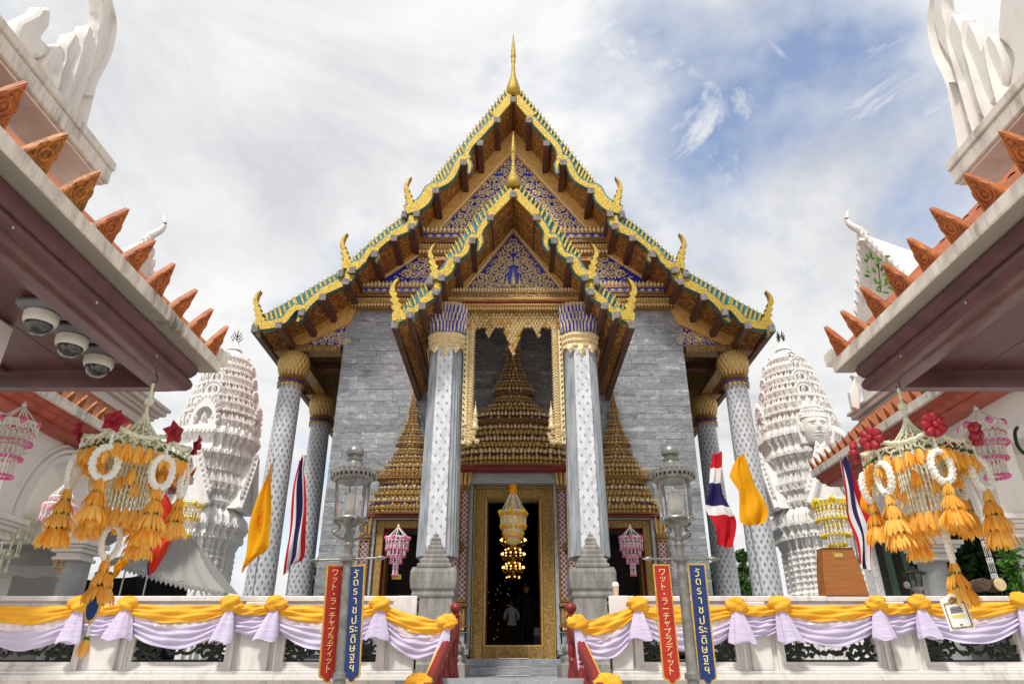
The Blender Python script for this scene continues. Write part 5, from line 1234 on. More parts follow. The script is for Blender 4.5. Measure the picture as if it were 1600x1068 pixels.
    while y > 1.6:
        inst(tme, 'barrel_tile', P0, (0, y + .0, 0))
        inst(ante_me2 if k in (7, 6) and sg < 0 else ante_me, 'antefix', P0, (X(.03), y, zf1 - .005), (R.uniform(-.05, .05), .36 + R.uniform(-.06, .06), (0 if sg < 0 else PI) + R.uniform(-.07, .07)), (1, R.uniform(.94, 1.05), R.uniform(.95, 1.04)))
        y -= .33; k += 1
    for k in range(6): inst(tme, 'barrel_tile', P0, (0, 1.5 - k * .3, 0))
    # attic wall and the heavy white upper eave
    X2 = abs(at(180, 258, 5.0).x if sg < 0 else at(1476, 250, 5.0).x); q2 = at(180, 258, 5.0); zu1 = q2.z + .02; zu0 = zu1 - .26
    xs = sg * X2
    b = MB(); a, c = sorted((xs + sg * .38, xs + sg * 3)); b.box(a, c, yn, 4.72, zr1 - 1.1, zu0 - .001); b.build('attic_wall', 'white_finial', P0)
    b = MB(); a, c = sorted((xs, xs + sg * 3)); b.box(a, c, yn, 5.0, zu0 + .005, zu1 - .1); a, c = sorted((xs - sg * .012, xs + sg * 3)); b.box(a, c, yn, 5.012, zu1 - .099, zu1); b.build('upper_eave', 'white_fascia', P0, bevel=.012)
    b = MB(); a, c = sorted((xs + sg * .03, xs + sg * 2.9)); b.box(a, c, yn, 4.97, zu0 - .02, zu0 + .004); b.build('eave_underside', 'pink_white', P0)
    # flame finials on the upper eave
    if sg < 0:
        horn = [(70, 100), (84, 77), (93, 69), (101, 77), (99, 87), (108, 70), (118, 52), (124, 60), (125, 75), (133, 58), (140, 40), (146, 48), (146, 58), (155, 44), (161, 24), (159, 0), (150, -48), (162, -28), (171, 4), (175, 37), (169, 76), (155, 101), (138, 124), (139, 143), (132, 153), (124, 152), (123, 176), (110, 168)]
        back = [(26, 52), (34, 34), (59, 22), (67, 12), (77, 12), (81, 20), (79, 42), (66, 60), (80, 73), (77, 86), (66, 91), (56, 86), (50, 92), (30, 66)]
        far = [(-30, -60), (60, -40), (62, 2), (30, 30), (8, 34), (-30, 10)]
    else:
        horn = [(1545, 170), (1570, 128), (1567, 92), (1557, 66), (1546, 50), (1541, 56), (1533, 74), (1524, 50), (1515, 33), (1510, 38), (1507, 58), (1498, 36), (1490, 20), (1485, 25), (1481, 40), (1474, 20), (1471, 0), (1478, -45), (1464, -25), (1457, 0), (1456, 30), (1465, 65), (1480, 92), (1495, 112), (1491, 125), (1497, 133), (1506, 132), (1507, 196)]
        back = [(1572, 150), (1582, 90), (1570, 72), (1557, 62), (1556, 52), (1560, 0), (1556, -20), (1592, -40), (1640, 10), (1650, 90), (1600, 160)]
        far = []
    if sg < 0: fl = [([(104, 215), (118, 172), (132, 130), (156, 88), (168, 40), (161, -5), (150, -45)], 15), ([(88, 195), (106, 150), (126, 100), (138, 66), (140, 38)], 12), ([(70, 175), (90, 130), (106, 92), (115, 72), (118, 50)], 11), ([(60, 150), (76, 110), (88, 90), (92, 68)], 9), ([(118, 150), (130, 146), (136, 146)], 8)]
    else: fl = [([(1524, 240), (1512, 190), (1497, 130), (1474, 84), (1463, 40), (1465, 0), (1476, -45)], 14), ([(1550, 220), (1530, 170), (1508, 108), (1492, 62), (1490, 20)], 12), ([(1572, 205), (1548, 150), (1530, 100), (1517, 66), (1515, 32)], 12), ([(1590, 180), (1570, 128), (1556, 90), (1546, 48)], 12), ([(1512, 128), (1500, 128), (1494, 126)], 8)]
    for k_, (path, w_) in enumerate(fl):
        b = MB(); xx = xs + sg * (.19 + .0 * k_); sm = smooth_line(path, 5); n_ = len(sm); rr = []
        for i_ in range(n_):
            a_, c_ = sm[max(i_ - 1, 0)], sm[min(i_ + 1, n_ - 1)]; tx, ty = c_[0] - a_[0], c_[1] - a_[1]; l_ = math.hypot(tx, ty) or 1; u_ = i_ / (n_ - 1); ww = w_ * .62 * (1 - u_ ** 1.6) ** .8 + 1.0; th = .07 * (1 - u_) + .05
            ctr = atX(*sm[i_], xx); sd_ = atX(sm[i_][0] - ty / l_ * ww, sm[i_][1] + tx / l_ * ww, xx) - ctr
            rr.append([ctr + sd_ * cc_ + V(th * ss_, 0, 0) for cc_, ss_ in ((1, 0), (.55, .62), (0, 1.25), (-.55, .62), (-1, 0), (-.55, -.62), (0, -1.25), (.55, -.62))])
        b.rings(rr); b.build('eave_flame', 'white_finial', P0, smooth=40)
    for poly, ex in ((horn[:0] or horn, .13), (back, .16)):
        b = MB(); xx = xs + sg * ex; b.prism([atX(px, py, xx) for px, py in poly], (sg * .13, 0, 0)); b.build('eave_finial', 'white_finial', P0, bevel=.035, smooth=35)
    # supporting post
    b = MB(); a, c = sorted((X(.95), X(1.3))); b.box(a, c, 3.85, 4.2, 0, zf0 - .13); b.build('post', 'white_building', P0, bevel=.03)
    b = MB(); a, c = sorted((X(3.9), X(4.25))); b.box(a, c, 3.85, 4.2, 0, zf0 - .13); b.build('post', 'white_building', P0, bevel=.03)
    return P0
near_pavilion(-1, at(343, 583, 5.3).x, 'near pavilion roof corner with cameras under its maroon soffit')
near_pavilion(1, at(1303, 585, 5.3).x, 'near pavilion roof corner with bare maroon soffit')
# security cameras
for i, (y, lb) in enumerate(((3.86, 'dome security camera nearest the white post'), (4.2, 'middle one of three dome security cameras'), (4.54, 'dome security camera farthest from the white post'))):
    x = -3.02; z0 = ZC + 2.29 - .13; t = thing('security_camera', lb, 'camera', (x, y, z0), 'dome cameras under the maroon soffit')
    b = MB(); b.box(x - .13, x + .13, y - .12, y + .12, z0 - .075, z0); b.build('junction_box', 'camera_grey', t, bevel=.03)
    b = MB(); b.lathe([(.09, -.075), (.1, -.085), (.1, -.12), (.094, -.145), (.084, -.155), (.078, -.15)], (x, y, z0), 28); b.build('housing', 'camera_white', t, smooth=40)
    b = MB(); b.lathe([(.079, -.15), (.077, -.17), (.064, -.2), (.038, -.22), (.004, -.226)], (x, y, z0), 24); b.build('lens_dome', 'dome_glass', t, smooth=70)
# ---------------------------------------------------------------- far arcaded pavilions
def far_pavilion(sg, ya, yb, yc, label, XWa, XEa, ze, zap):
    """wall plane at |X|=7.6 facing the axis; arch between ya and yb; eave corner at yc"""
    XW, XE = sg * XWa, sg * XEa; P0 = thing('arcade_pavilion', label, 'pavilion', (sg * 8.5, (ya + yb) / 2, 0))
    zs = ZC + 2.15; ym = (ya + yb) / 2; r = (yb - ya) / 2; va = (ZC + zap - zs) / r
    # wall above and beside the arch
    arch = [(ym + r * math.cos(a), zs + r * va * math.sin(a)) for a in [PI * i / 20 for i in range(21)]]
    outer = [(yb + .55, zs), (yb + .55, ze + .15), (ya - .55, ze + .15), (ya - .55, zs)]
    b = MB(); b.prism([(XW, y, z) for y, z in [(yb + .55, zs), (yb + .55, ze + .15), (ya - .55, ze + .15), (ya - .55, zs)] + [p for p in arch[::-1]]], (sg * .45, 0, 0)); b.build('arch_wall', 'white_building', P0)
    for k, (e, pr, w_) in enumerate(((.0, .05, .1), (.13, .08, .06), (.22, .035, .05))):
        b = MB(); P = [(ym + (r + e) * math.cos(a), zs + (r * va + e) * math.sin(a)) for a in [PI * i / 24 for i in range(25)]]; Q = [(ym + (r + e + w_) * math.cos(a), zs + (r * va + e + w_) * math.sin(a)) for a in [PI * i / 24 for i in range(25)]]
        b.prism([(XW - sg * pr, y, z) for y, z in P + Q[::-1]], (sg * (pr - .002), 0, 0)); b.build('archivolt', 'white_building', P0)
    # gable wall towards the temple end and further bay
    b = MB(); a, c = sorted((XW + sg * .46, XW + sg * (4 if sg < 0 else .6))); b.box(a, c, yb + .35, yb + .5, zs, ze + .1); b.build('end_wall', 'white_building', P0)
    b = MB(); b.prism([(XW, y, z) for y, z in ((ya - 4, zs + 1.1), (ya - 4, ze + .15), (ya - .551, ze + .15), (ya - .551, zs + 1.1))], (sg * .45, 0, 0)); b.build('arch_wall', 'white_building', P0)
    # piers with moulded capitals
    for y in (ya - .28, yb + .26):
        a, c = sorted((XW + sg * .03, XW + sg * .45))
        b = MB(); b.lathe([(.19, ZC - 1.6), (.19, ZC + .3), (.175, zs - .3)], (XW + sg * .2, y, 0), 20); b.box(a, c, y - .2 if y < ym else y, y if y < ym else y + .2, ZC - 1.6, zs - .3); b.build('pier', 'grey_paint', P0, smooth=40)
        b = MB()
        for h0, h1, ex in ((-.33, -.27, .04), (-.27, -.2, .0), (-.2, -.13, .07), (-.13, -.08, .12), (-.08, .0, .17)): b.box(a - ex, c + ex, y - .22 - ex, y + .22 + ex, zs + h0, zs + h1 - .002)
        b.build('pier_capital', 'white_building', P0, bevel=.01)
    # eaves: red cornice, white fascia, tile teeth, roof
    y0 = ya - 4.0
    pr = [(.0, -.02), (.02, -.07), (.06, -.11), (.05, -.14), (.09, -.19), (.15, -.22), (.14, -.25), (.2, -.29), (.3, -.32), (1.0, -.32), (1.0, -.02)]
    b = MB(); b.rings([[(XE + sg * (i + .06), y0, ze + z) for i, z in pr], [(XE + sg * (i + .06), yc - i - .06, ze + z) for i, z in pr], [(XE + sg * 6, yc - i - .06, ze + z) for i, z in pr]]); b.build('red_cornice', 'eave_red', P0, smooth=30)
    b = MB(); a, c = sorted((XE, XE + sg * 1.3)); b.box(a, c, y0, yc, ze - .019, ze + .14); b.build('eave_fascia', 'white_fascia', P0, bevel=.01)
    b = MB(); i1 = .9; zr = ze + 1.0
    b.add([(XE + sg * .03, y0, ze + .15), (XE + sg * .03, yc - .03, ze + .15), (XE + sg * i1, yc - i1, zr), (XE + sg * i1, y0, zr)], [(0, 1, 2, 3)]); b.add([(XE + sg * .03, yc - .03, ze + .15), (XE + sg * 6, yc - .03, ze + .15), (XE + sg * 6, yc - i1, zr), (XE + sg * i1, yc - i1, zr)], [(0, 1, 2, 3)]); b.build('roof_slope', 'roof_tile', P0, fix=False)
    y = yc - .12
    while y > ya - 2.4:
        inst(ante_me2 if sg < 0 else ante_me, 'antefix', P0, (XE + sg * .04, y, ze + .135), (0, .3, 0) if sg < 0 else (0, .3, PI), (.9, .85, .9)); y -= .29
    # attic with moulded cornice
    qa = at(262, 643, yc - .45) if sg < 0 else at(1328, 648, yc - .45); zq = qa.z; Xa = qa.x
    b = MB()
    for h0, h1, ex in ((-1.2, -.3, -.25), (-.3, -.22, -.16), (-.22, -.14, -.1), (-.14, -.03, .0), (-.03, .05, .06)):
        a, c = sorted((Xa - sg * ex, Xa + sg * 4)); b.box(a, c, y0, yc - .45 + ex, zq + h0, zq + h1 - .002)
    b.build('attic', 'white_building', P0, bevel=.015)
    b = MB(); a, c = sorted((Xa + sg * .2, Xa + sg * 4)); b.box(a, c, y0, yc - .8, zq + .048, zq + 1.4); b.build('attic_upper', 'white_building', P0)
    if sg > 0:   # next bay: dark block painting in the opening's shade, green shutters, carved pilaster
        b = MB(); b.box(XW + .1, XW + .4, yb + .62, yc - .5, ZC - 1.6, zs + .9); b.build('bay_shade', 'dark_room', P0)
        for yy in (yb + .75, yb + 1.35): b = MB(); b.box(XW + .04, XW + .098, yy, yy + .2, ZC - .1, zs + .6); b.build('green_shutter', 'shutter_green', P0, bevel=.01)
        b = MB(); b.box(XW - .05, XW + .35, yc - .9, yc - .55, ZC - 1.6, zs + .9); fp = b.build('fret_pilaster', 'prang_white', P0)
        b = MB(); b.box(XW, XW + .4, yb + .62, yc - .55, zs + .7, ze); b.build('upper_wall', 'white_building', P0)
    if sg > 0:   # small stucco finial at the corner
        b = MB(); p = [(1333, 636), (1328, 612), (1336, 590), (1330, 584), (1342, 588), (1346, 604), (1344, 640)]; b.prism([(q.x, 13.9, q.z) for q in (at(x, y_, 13.9) for x, y_ in p)], (0, .15, 0)); b.build('corner_finial', 'white_finial', P0, bevel=.02)
    return P0
far_pavilion(-1, 10.6, 12.4, 15.1, 'white arcaded pavilion with red cornice behind the left wall', 7.6, 7.15, ZC + 3.84, 3.3)
far_pavilion(1, 10.8, 12.45, 15.3, 'white arcaded pavilion with red cornice behind the right wall', 7.3, 6.78, ZC + 4.05, 3.4)
# wall lanterns and a floodlight on the far pavilions
def wall_lantern(label, px, py, X, k=1.0):
    c = atX(px, py, X); t = thing('wall_lantern', label, 'lantern', c); s = .16 * k
    b = MB(); b.lathe([(.02, .3), (.05, .26), (.5, .12), (.52, .1), (.42, .08), (.34, .0)], (0, 0, 0), 6); b.lathe([(.34, -.6), (.4, -.62), (.2, -.75), (.05, -.8)], (0, 0, 0), 6)
    for i in range(6): a = i * PI / 3; b.tube([(.36 * math.cos(a), .36 * math.sin(a), .05), (.3 * math.cos(a), .3 * math.sin(a), -.6)], .03, 5)
    b.tube([(0, 0, .3), (.3 * (1 if X > 0 else -1), 0, .5), (.9 * (1 if X > 0 else -1), 0, .3), (.95 * (1 if X > 0 else -1), 0, -.3)], .05, 6)
    b.v = [(c.x + x * s, c.y + y * s, c.z + z * s) for x, y, z in b.v]; b.build('lantern_frame', 'black_iron', t)
    g = MB(); g.lathe([(.3, 0), (.26, -.6)], (0, 0, 0), 6); g.v = [(c.x + x * s, c.y + y * s, c.z + z * s) for x, y, z in g.v]; g.build('lantern_glass', 'glass', t); return t
wall_lantern('black carriage lantern on the left arcade wall', 32, 708, -7.4)
wall_lantern('black carriage lantern hanging behind the right orange tassels', 1393, 785, 7.35, 1.1)
c = atX(1563, 650, 7.5); t = thing('floodlight', 'small black floodlight on the right pavilion wall', 'light', c); b = MB(); b.box(c.x - .16, c.x - .02, c.y - .1, c.y + .1, c.z - .07, c.z + .06); b.build('lamp_body', 'black_iron', t, bevel=.015); b = MB(); b.tube([(c.x, c.y, c.z), (c.x + .1, c.y, c.z + .06)], .02, 6); b.build('bracket', 'black_iron', t)
c = atX(1593, 690, 7.3); t = thing('iron_hook', 'black iron bracket at the right picture edge', 'bracket', c); b = MB(); b.tube(smooth_line([(c.x, c.y - .05, c.z + .2), (c.x - .1, c.y - .1, c.z + .1), (c.x - .12, c.y - .1, c.z - .1), (c.x, c.y - .05, c.z - .2), (c.x + .1, c.y, c.z - .1)], 4), .025, 6); b.build('scroll', 'black_iron', t)
# ---------------------------------------------------------------- small white gabled roofs far behind
def gabled_roof(label, X0, Y0, px, py, sg, k, full=True):
    """white stucco gable whose ridge ends in a horn; (px,py) horn foot"""
    p = at(px, py, Y0); t = thing('gabled_roof', label, 'roof', (p.x, Y0, 0))
    W, Hh = 1.3 * k, 2.1 * k
    b = MB(); xo = p.x; L = 4.5 * k
    for s in (-1, 1): b.rings([[(xo + sg * L * f, y_, z_ - k * 1.1 * math.sin(min(f * 1.3, 1) * PI / 2)) for y_, z_ in ((Y0 + s * .001, p.z), (Y0 + s * W, p.z - Hh), (Y0 + s * (W + .12), p.z - Hh - .02), (Y0 + s * .1, p.z + .16))] for f in (0, .08, .18, .3, .45, .65, 1)])
    b.build('roof_slab', 'white_finial', t)
    b = MB(); b.prism([(xo + sg * .25, Y0, p.z - .1), (xo + sg * .25, Y0 - W * .95, p.z - Hh), (xo + sg * .25, Y0 + W * .95, p.z - Hh)], (sg * .2, 0, 0)); b.build('gable', 'white_building', t)
    b = MB(); b.box(*sorted((xo + sg * .2, xo + sg * L)), Y0 - W * .8, Y0 + W * .8, 0, p.z - Hh); b.build('body', 'white_building', t)
    hz = smooth_line([(0, -.1), (.12, .1), (.02, .32), (-.22, .5), (-.28, .72), (-.18, .98)], 4); b = MB(); b.tube([(xo - sg * (-x) * k * .9 if False else xo + sg * x * k * .9, Y0, p.z + z * k) for x, z in hz], lambda u: .13 * k * (1 - u) ** .7 + .012, 8); b.build('horn_finial', 'white_finial', t, smooth=60)
    b = MB()
    for i in range(9):
        f = (i + .5) / 9
        for s in (-1, 1): q = V(xo, Y0 + s * W * f, p.z - Hh * f + .12); b.petal(q, q + V(-sg * .0, s * .05, .34 * k), .18 * k, (-sg * .06, 0, 0))
    stuff(b.build('roof_teeth', 'white_finial', t)); return t
gr = gabled_roof('white stucco gable with horn finial above the right roof tiles', 0, 15.0, 1347, 376, 1, 1.0)
gabled_roof('horn finial of a white gable peeping above the left roof tiles', 0, 15.0, 233, 384, -1, 1.0)
g_ = MB(); c = at(1372, 425, 14.2)
for i in range(40):
    q = V(c.x + R.uniform(-.25, .35), 14.2 + R.uniform(-.1, .1), c.z + R.uniform(-.55, .5)); a = R.uniform(0, 6.28); g_.petal(q, q + V(.16 * math.cos(a), -.05, .16 * math.sin(a)), .08, (0, -.02, 0))
wf = thing('wall_fern', 'green fern sprouting from the white gable on the right', 'fern', c); stuff(g_.build('fronds', 'fern', wf))
g_ = MB(); g_.tube([c + V(0, .1, -.5), c + V(.05, .05, 0), c + V(.1, 0, .45)], .015, 5); g_.build('stem', 'bark', wf)
# ---------------------------------------------------------------- white prangs
def ring_red(h, c, z):
    q = [(1, .36), (.9, .36), (.9, .56), (.78, .56), (.78, .7), (.7, .7), (.7, .78), (.56, .78), (.56, .9), (.36, .9), (.36, 1)]
    pts = []
    for k in range(4):
        ca, sa = ((1, 0), (0, 1), (-1, 0), (0, -1))[k]
        for x, y in q: pts.append((c[0] + h * (x * ca - y * sa), c[1] + h * (x * sa + y * ca), z))
    return pts
def prang(label, px_top, Y0, face):
    top = at(px_top, 545, Y0); X0 = top.x; c = (X0, Y0); t = thing('prang', label, 'tower', (X0, Y0, 0))
    prof = [(545, 3), (551, 12), (560, 20), (573, 30), (588, 38), (589, 42), (592, 42), (593, 37), (609, 45), (610, 49), (613, 49), (614, 44), (630, 51), (631, 55), (634, 55), (635, 50), (652, 57), (653, 61), (657, 61), (658, 56), (680, 62), (682, 68), (688, 70), (694, 70), (700, 66), (708, 62), (716, 66), (722, 64), (730, 58), (740, 58), (748, 54), (756, 54), (760, 60), (768, 66), (776, 66), (780, 62), (800, 62), (806, 68), (812, 74), (822, 77), (830, 77), (836, 72), (842, 74), (848, 68), (856, 66), (860, 64), (925, 66), (930, 72), (1100, 74)]
    PK_ = .87
    prof = [(y, h if y not in (593, 614, 635, 658) else h * .93) for y, h in prof]
    P = [(at(CX, y, Y0).z, h * PK_ * pxs(CX, y, Y0)) for y, h in prof]
    b = MB(); b.rings([ring_red(r, c, z) for z, r in P[::-1]]); body = b.build('body', 'prang_white', t)
    # antefix leaves at every corner of every storey
    lv = MB()
    for y, h, sz in ((573, 32, 8), (588, 40, 10), (609, 46, 12), (630, 52, 13), (652, 58, 14), (680, 66, 15), (702, 67, 17), (728, 62, 14), (775, 66, 20), (800, 64, 15), (835, 75, 14)):
        z = at(CX, y, Y0).z; q = pxs(CX, y, Y0); ring = ring_red(h * PK_ * q * 1.01, c, z); n = len(ring)
        for i in range(n):
            p0, p1 = V(*ring[i]), V(*ring[(i + 1) % n]); e = (p1 - p0)
            if p0.y > Y0 + .9 and p1.y > Y0 + .9: continue
            out = V(e.y, -e.x, 0)
            if out.length < 1e-5: continue
            out.normalize(); m = max(1, round(e.length / (sz * q * .95)))
            for j in range(m):
                s = p0 + e * ((j + .5) / m); lv.petal(s - out * .04, s + V(0, 0, sz * q * 1.3) + out * .03, sz * q * .6, out * .09)
    stuff(lv.build('antefix_leaves', 'prang_white', body))
    # bead and dentil courses
    db = MB()
    for y, h in ((591, 42.5), (612, 49.5), (633, 55.5), (655, 61.5), (691, 70.5), (719, 66), (742, 58.5), (772, 66.5), (826, 77.5), (845, 73)):
        z = at(CX, y, Y0).z; q = pxs(CX, y, Y0); ring = ring_red(h * PK_ * q, c, z); n = len(ring)
        for i in range(n):
            p0, p1 = V(*ring[i]), V(*ring[(i + 1) % n]); e = p1 - p0
            if p0.y > Y0 + .9 and p1.y > Y0 + .9: continue
            m = max(1, int(e.length / .13))
            for j in range(m): s = p0 + e * ((j + .5) / m); db.box(s.x - .035, s.x + .035, s.y - .035, s.y + .035, s.z - .05, s.z + .05)
    stuff(db.build('dentil_courses', 'prang_white', body))
    # niches on the front and on the side towards the temple
    side = 1 if X0 < 0 else -1
    def niche(y0, y1, wpx, h_at, ax, deep=True):
        z0, z1 = at(CX, y1, Y0).z, at(CX, y0, Y0).z; q = pxs(CX, y1, Y0); w_ = wpx * q / 2; hh = z1 - z0; off = h_at * PK_ * q
        A = [(-w_, 0), (-w_, hh * .5)] + [(-w_ * math.cos(a), hh * .5 + hh * .42 * math.sin(a)) for a in [PI * i / 12 for i in range(1, 12)]] + [(w_, hh * .5), (w_, 0)]
        B = [(w_ * 1.45, 0), (w_ * 1.55, hh * .3), (w_ * 1.4, hh * .62), (w_ * 1.05, hh * .95), (w_ * .5, hh * 1.14), (0, hh * 1.38), (-w_ * .5, hh * 1.14), (-w_ * 1.05, hh * .95), (-w_ * 1.4, hh * .62), (-w_ * 1.55, hh * .3), (-w_ * 1.45, 0)]
        def pt(u, v, o): return (X0 + u, Y0 - o, z0 + v) if ax == 0 else (X0 + side * o, Y0 + u, z0 + v)
        n = MB(); vec = (0, .7, 0) if ax == 0 else (-side * .7, 0, 0)
        n.prism([pt(u, v, off + .12) for u, v in A + B], vec); o = n.build('niche_arch', 'prang_white', t)
        r = MB(); r.prism([pt(u * .99, v * .99, off - .34) for u, v in A], (0, .05, 0) if ax == 0 else (-side * .05, 0, 0)); r.build('niche_back', 'prang_white', o)
        e = MB()
        for i in range(14):
            a = PI * i / 13; s = V(*pt(-w_ * 1.5 * math.cos(a), hh * (.35 + .85 * math.sin(a)), off + .1)); d = V(*pt(-w_ * 1.9 * math.cos(a), hh * (.4 + 1.15 * math.sin(a)), off + .08)); e.petal(s, d, .16, (0, -.08, 0) if ax == 0 else (side * .08, 0, 0))
        stuff(e.build('flame_border', 'prang_white', o)); return o
    for ax in (0, 1):
        for (y0, y1, w_, h_) in ((563, 571, 8, 23), (578, 588, 10, 35), (598, 609, 12, 43), (618, 630, 14, 49)): niche(y0, y1, w_, h_, ax)
        if not (face and ax == 0): 
            o = niche(652 if not face else 650, 690, 26 if ax == 0 else 20, 63, ax)
            if ax == 0: s = MB(); q = pxs(CX, 690, Y0); s.lathe([(9 * q * a, z_ * 30 * q) for a, z_ in ((1, 0), (.8, .12), (.6, .2), (.7, .3), (.35, .5), (.2, .7), (.05, 1))], (X0, Y0 - 61 * PK_ * q, at(CX, 690, Y0).z), 10); s.build('niche_spirelet', 'prang_white', o, smooth=40)
        # porch gables lower down with stepped naga ridges
    for ax in (0, 1):
        q = pxs(CX, 760, Y0); zg = at(CX, 722, Y0).z; zb_ = at(CX, 800, Y0).z; w_ = 31 * q; o0 = 74 * PK_ * q
        def pt(u, v, o): return (X0 + u, Y0 - o, v) if ax == 0 else (X0 + side * o, Y0 + u, v)
        g = MB(); vec = (0, 1.2, 0) if ax == 0 else (-side * 1.2, 0, 0)
        g.prism([pt(-w_, zb_, o0), pt(w_, zb_, o0), pt(w_ * .75, zb_ + .4, o0), pt(w_ * .3, zg - .4, o0), pt(0, zg, o0), pt(-w_ * .3, zg - .4, o0), pt(-w_ * .75, zb_ + .4, o0)], vec); po = g.build('porch_gable', 'prang_white', t)
        e = MB()
        for s in (-1, 1):
            e.tube([pt(s * w_ * f, zg + .1 - (zg - zb_) * (f ** .85), o0 + .1) for f in [i / 10 for i in range(12)]], .12, 6)
            for i in range(9): f = (i + .7) / 9; p0 = V(*pt(s * w_ * f, zg + .15 - (zg - zb_) * (f ** .85), o0 + .08)); e.petal(p0, p0 + V(*pt(s * .1, .42, 0)) - V(*pt(0, 0, 0)), .24, (0, -.1, 0) if ax == 0 else (side * .1, 0, 0))
        stuff(e.build('gable_crest', 'prang_white', po))
    # relief pilasters on the base
    b = MB(); ring = ring_red(65.2 * PK_ * pxs(CX, 890, Y0), c, 0)
    for i in range(len(ring)):
        p0, p1 = V(*ring[i]), V(*ring[(i + 1) % len(ring)])
        if p0.y > Y0 + .5: continue
        m_ = max(1, int((p1 - p0).length / .34))
        for j in range(m_):
            s = p0 + (p1 - p0) * ((j + .5) / m_)
            for zz in range(9): z = at(CX, 925, Y0).z + zz * .19; b.petal(s + V(0, 0, z), s + V(0, 0, z + .17), .17, (0, -.05, 0) if abs((p1 - p0).x) > abs((p1 - p0).y) else ((.05 if s.x > X0 else -.05), 0, 0))
    stuff(b.build('relief_carving', 'prang_white', body))
    # iron trident
    f = MB(); z = top.z; h = at(px_top, 514, Y0).z - z; f.lathe([(.3, -.05), (.26, .05), (.16, .12), (.12, .3), (.06, .42), (.035, .5)], (X0, Y0, z - .05), 12); f.tube([(X0, Y0, z), (X0, Y0, z + h)], .03, 6)
    f.build('tip_cone', 'prang_white', t, smooth=50)
    tr = MB(); tr.tube([(X0, Y0, z + .1), (X0, Y0, z + h * 1.02)], lambda u: .035 * (1 - u) + .008, 6)
    for k, (hh, w_) in enumerate(((.42, .22), (.6, .18), (.78, .13))):
        for a in (0, PI / 2, PI, 3 * PI / 2):
            d = V(math.cos(a + .4), math.sin(a + .4), 0); tr.tube([V(X0, Y0, z + h * hh * .75) + d * (w_ * s) + V(0, 0, h * .28 * s * s) for s in (0, .4, .8, 1, .95)], lambda u: .022 * (1 - u) + .006, 5)
    tr.build('trident', 'black_iron', t)
    if face:
        zc_ = at(CX, 688, Y0).z; q = pxs(CX, 688, Y0); s = 25 * q; yf = Y0 - 66 * PK_ * q
        def g(a, m, k2): return math.exp(-((a - m) / k2) ** 2)
        def fn(u, v):
            x, z = (u * 2 - 1), (v * 2 - 1)           # face fills |x|<.8
            wd = (.78 - .2 * max(0, -z) ** 2.0 * 1.2) ; X = x * wd
            d = math.sqrt(max(0, 1 - x * x)) ** .8 * .62 * (math.sqrt(max(0.02, 1 - z * z * .8)))
            d += .24 * g(X, 0, .1) * (g(z, -.12, .14) * 1.1 + g(z, .12, .22) * .6)               # nose
            d += .1 * g(z - .05 * math.cos(abs(X) * 5), .33, .05) * (g(abs(X), .3, .22))                                            # brows
            d -= .15 * g(abs(X), .3, .17) * g(z, .2, .09)                                            # sockets
            d += .11 * g(abs(X), .3, .13) * g(z, .14, .06)                                             # lids
            d -= .07 * g(abs(X), .3, .16) * g(z, .085, .025)
            d += .12 * g(X, 0, .2) * (g(z, -.40, .05) + g(z, -.53, .055)) - .1 * g(X, 0, .26) * g(z, -.46, .025)
            d += .06 * g(X, 0, .15) * g(z, -.78, .12) + .03 * g(abs(X), .42, .2) * g(z, -.2, .25)
            return (X0 + X * s, yf - d * s * .95, zc_ + z * s)
        m = MB(); m.grid(fn, 56, 72); fo = m.build('giant_face', 'white_finial', t, smooth=80)
        for k in (-1, 1): e = MB(); e.sph((X0 + k * .82 * s, yf - .12 * s, zc_ + .02 * s), .3 * s, 10, 8, sx=.35, sy=.4, sz=1.2); e.build('ear', 'white_finial', fo, smooth=60)
        e = MB(); n = 16; ring = [(X0 + s * .98 * math.cos(a), zc_ + s * (.5 + .3 * math.sin(a))) for a in (0,)]
        crown_p = [(-.95, -.9), (-1.05, -.2), (-1.0, .5), (-.85, .95), (-.55, 1.25), (-.25, 1.55), (0, 1.95), (.25, 1.55), (.55, 1.25), (.85, .95), (1.0, .5), (1.05, -.2), (.95, -.9)]
        e.prism([(X0 + x * s, yf - .05 * s, zc_ + z * s) for x, z in crown_p], (0, .9 * s, 0)); hd = e.build('headdress', 'prang_white', fo)
        e = MB(); e.tube([(X0 + .8 * s * math.cos(a), yf - .35 * s * math.sin(a) - .12 * s, zc_ + .62 * s) for a in [PI * i / 12 for i in range(13)]], .07 * s, 6)
        for i in range(13):
            for r_, zz in ((.78, .72), (.66, .95), (.48, 1.18)):
                a = PI * i / 12; p = V(X0 + r_ * s * math.cos(a), yf - .34 * s * math.sin(a) - .06 * s, zc_ + zz * s); e.petal(p, p + V(0, 0, .24 * s), .16 * s, (0, -.06 * s, 0))
        stuff(e.build('crown_leaves', 'prang_white', hd))
    return t
prang('white stucco tower with arched niche, left of the temple', 367, 24.0, False)
prang('white stucco tower bearing a giant serene face, right of the temple', 1223, 24.0, True)
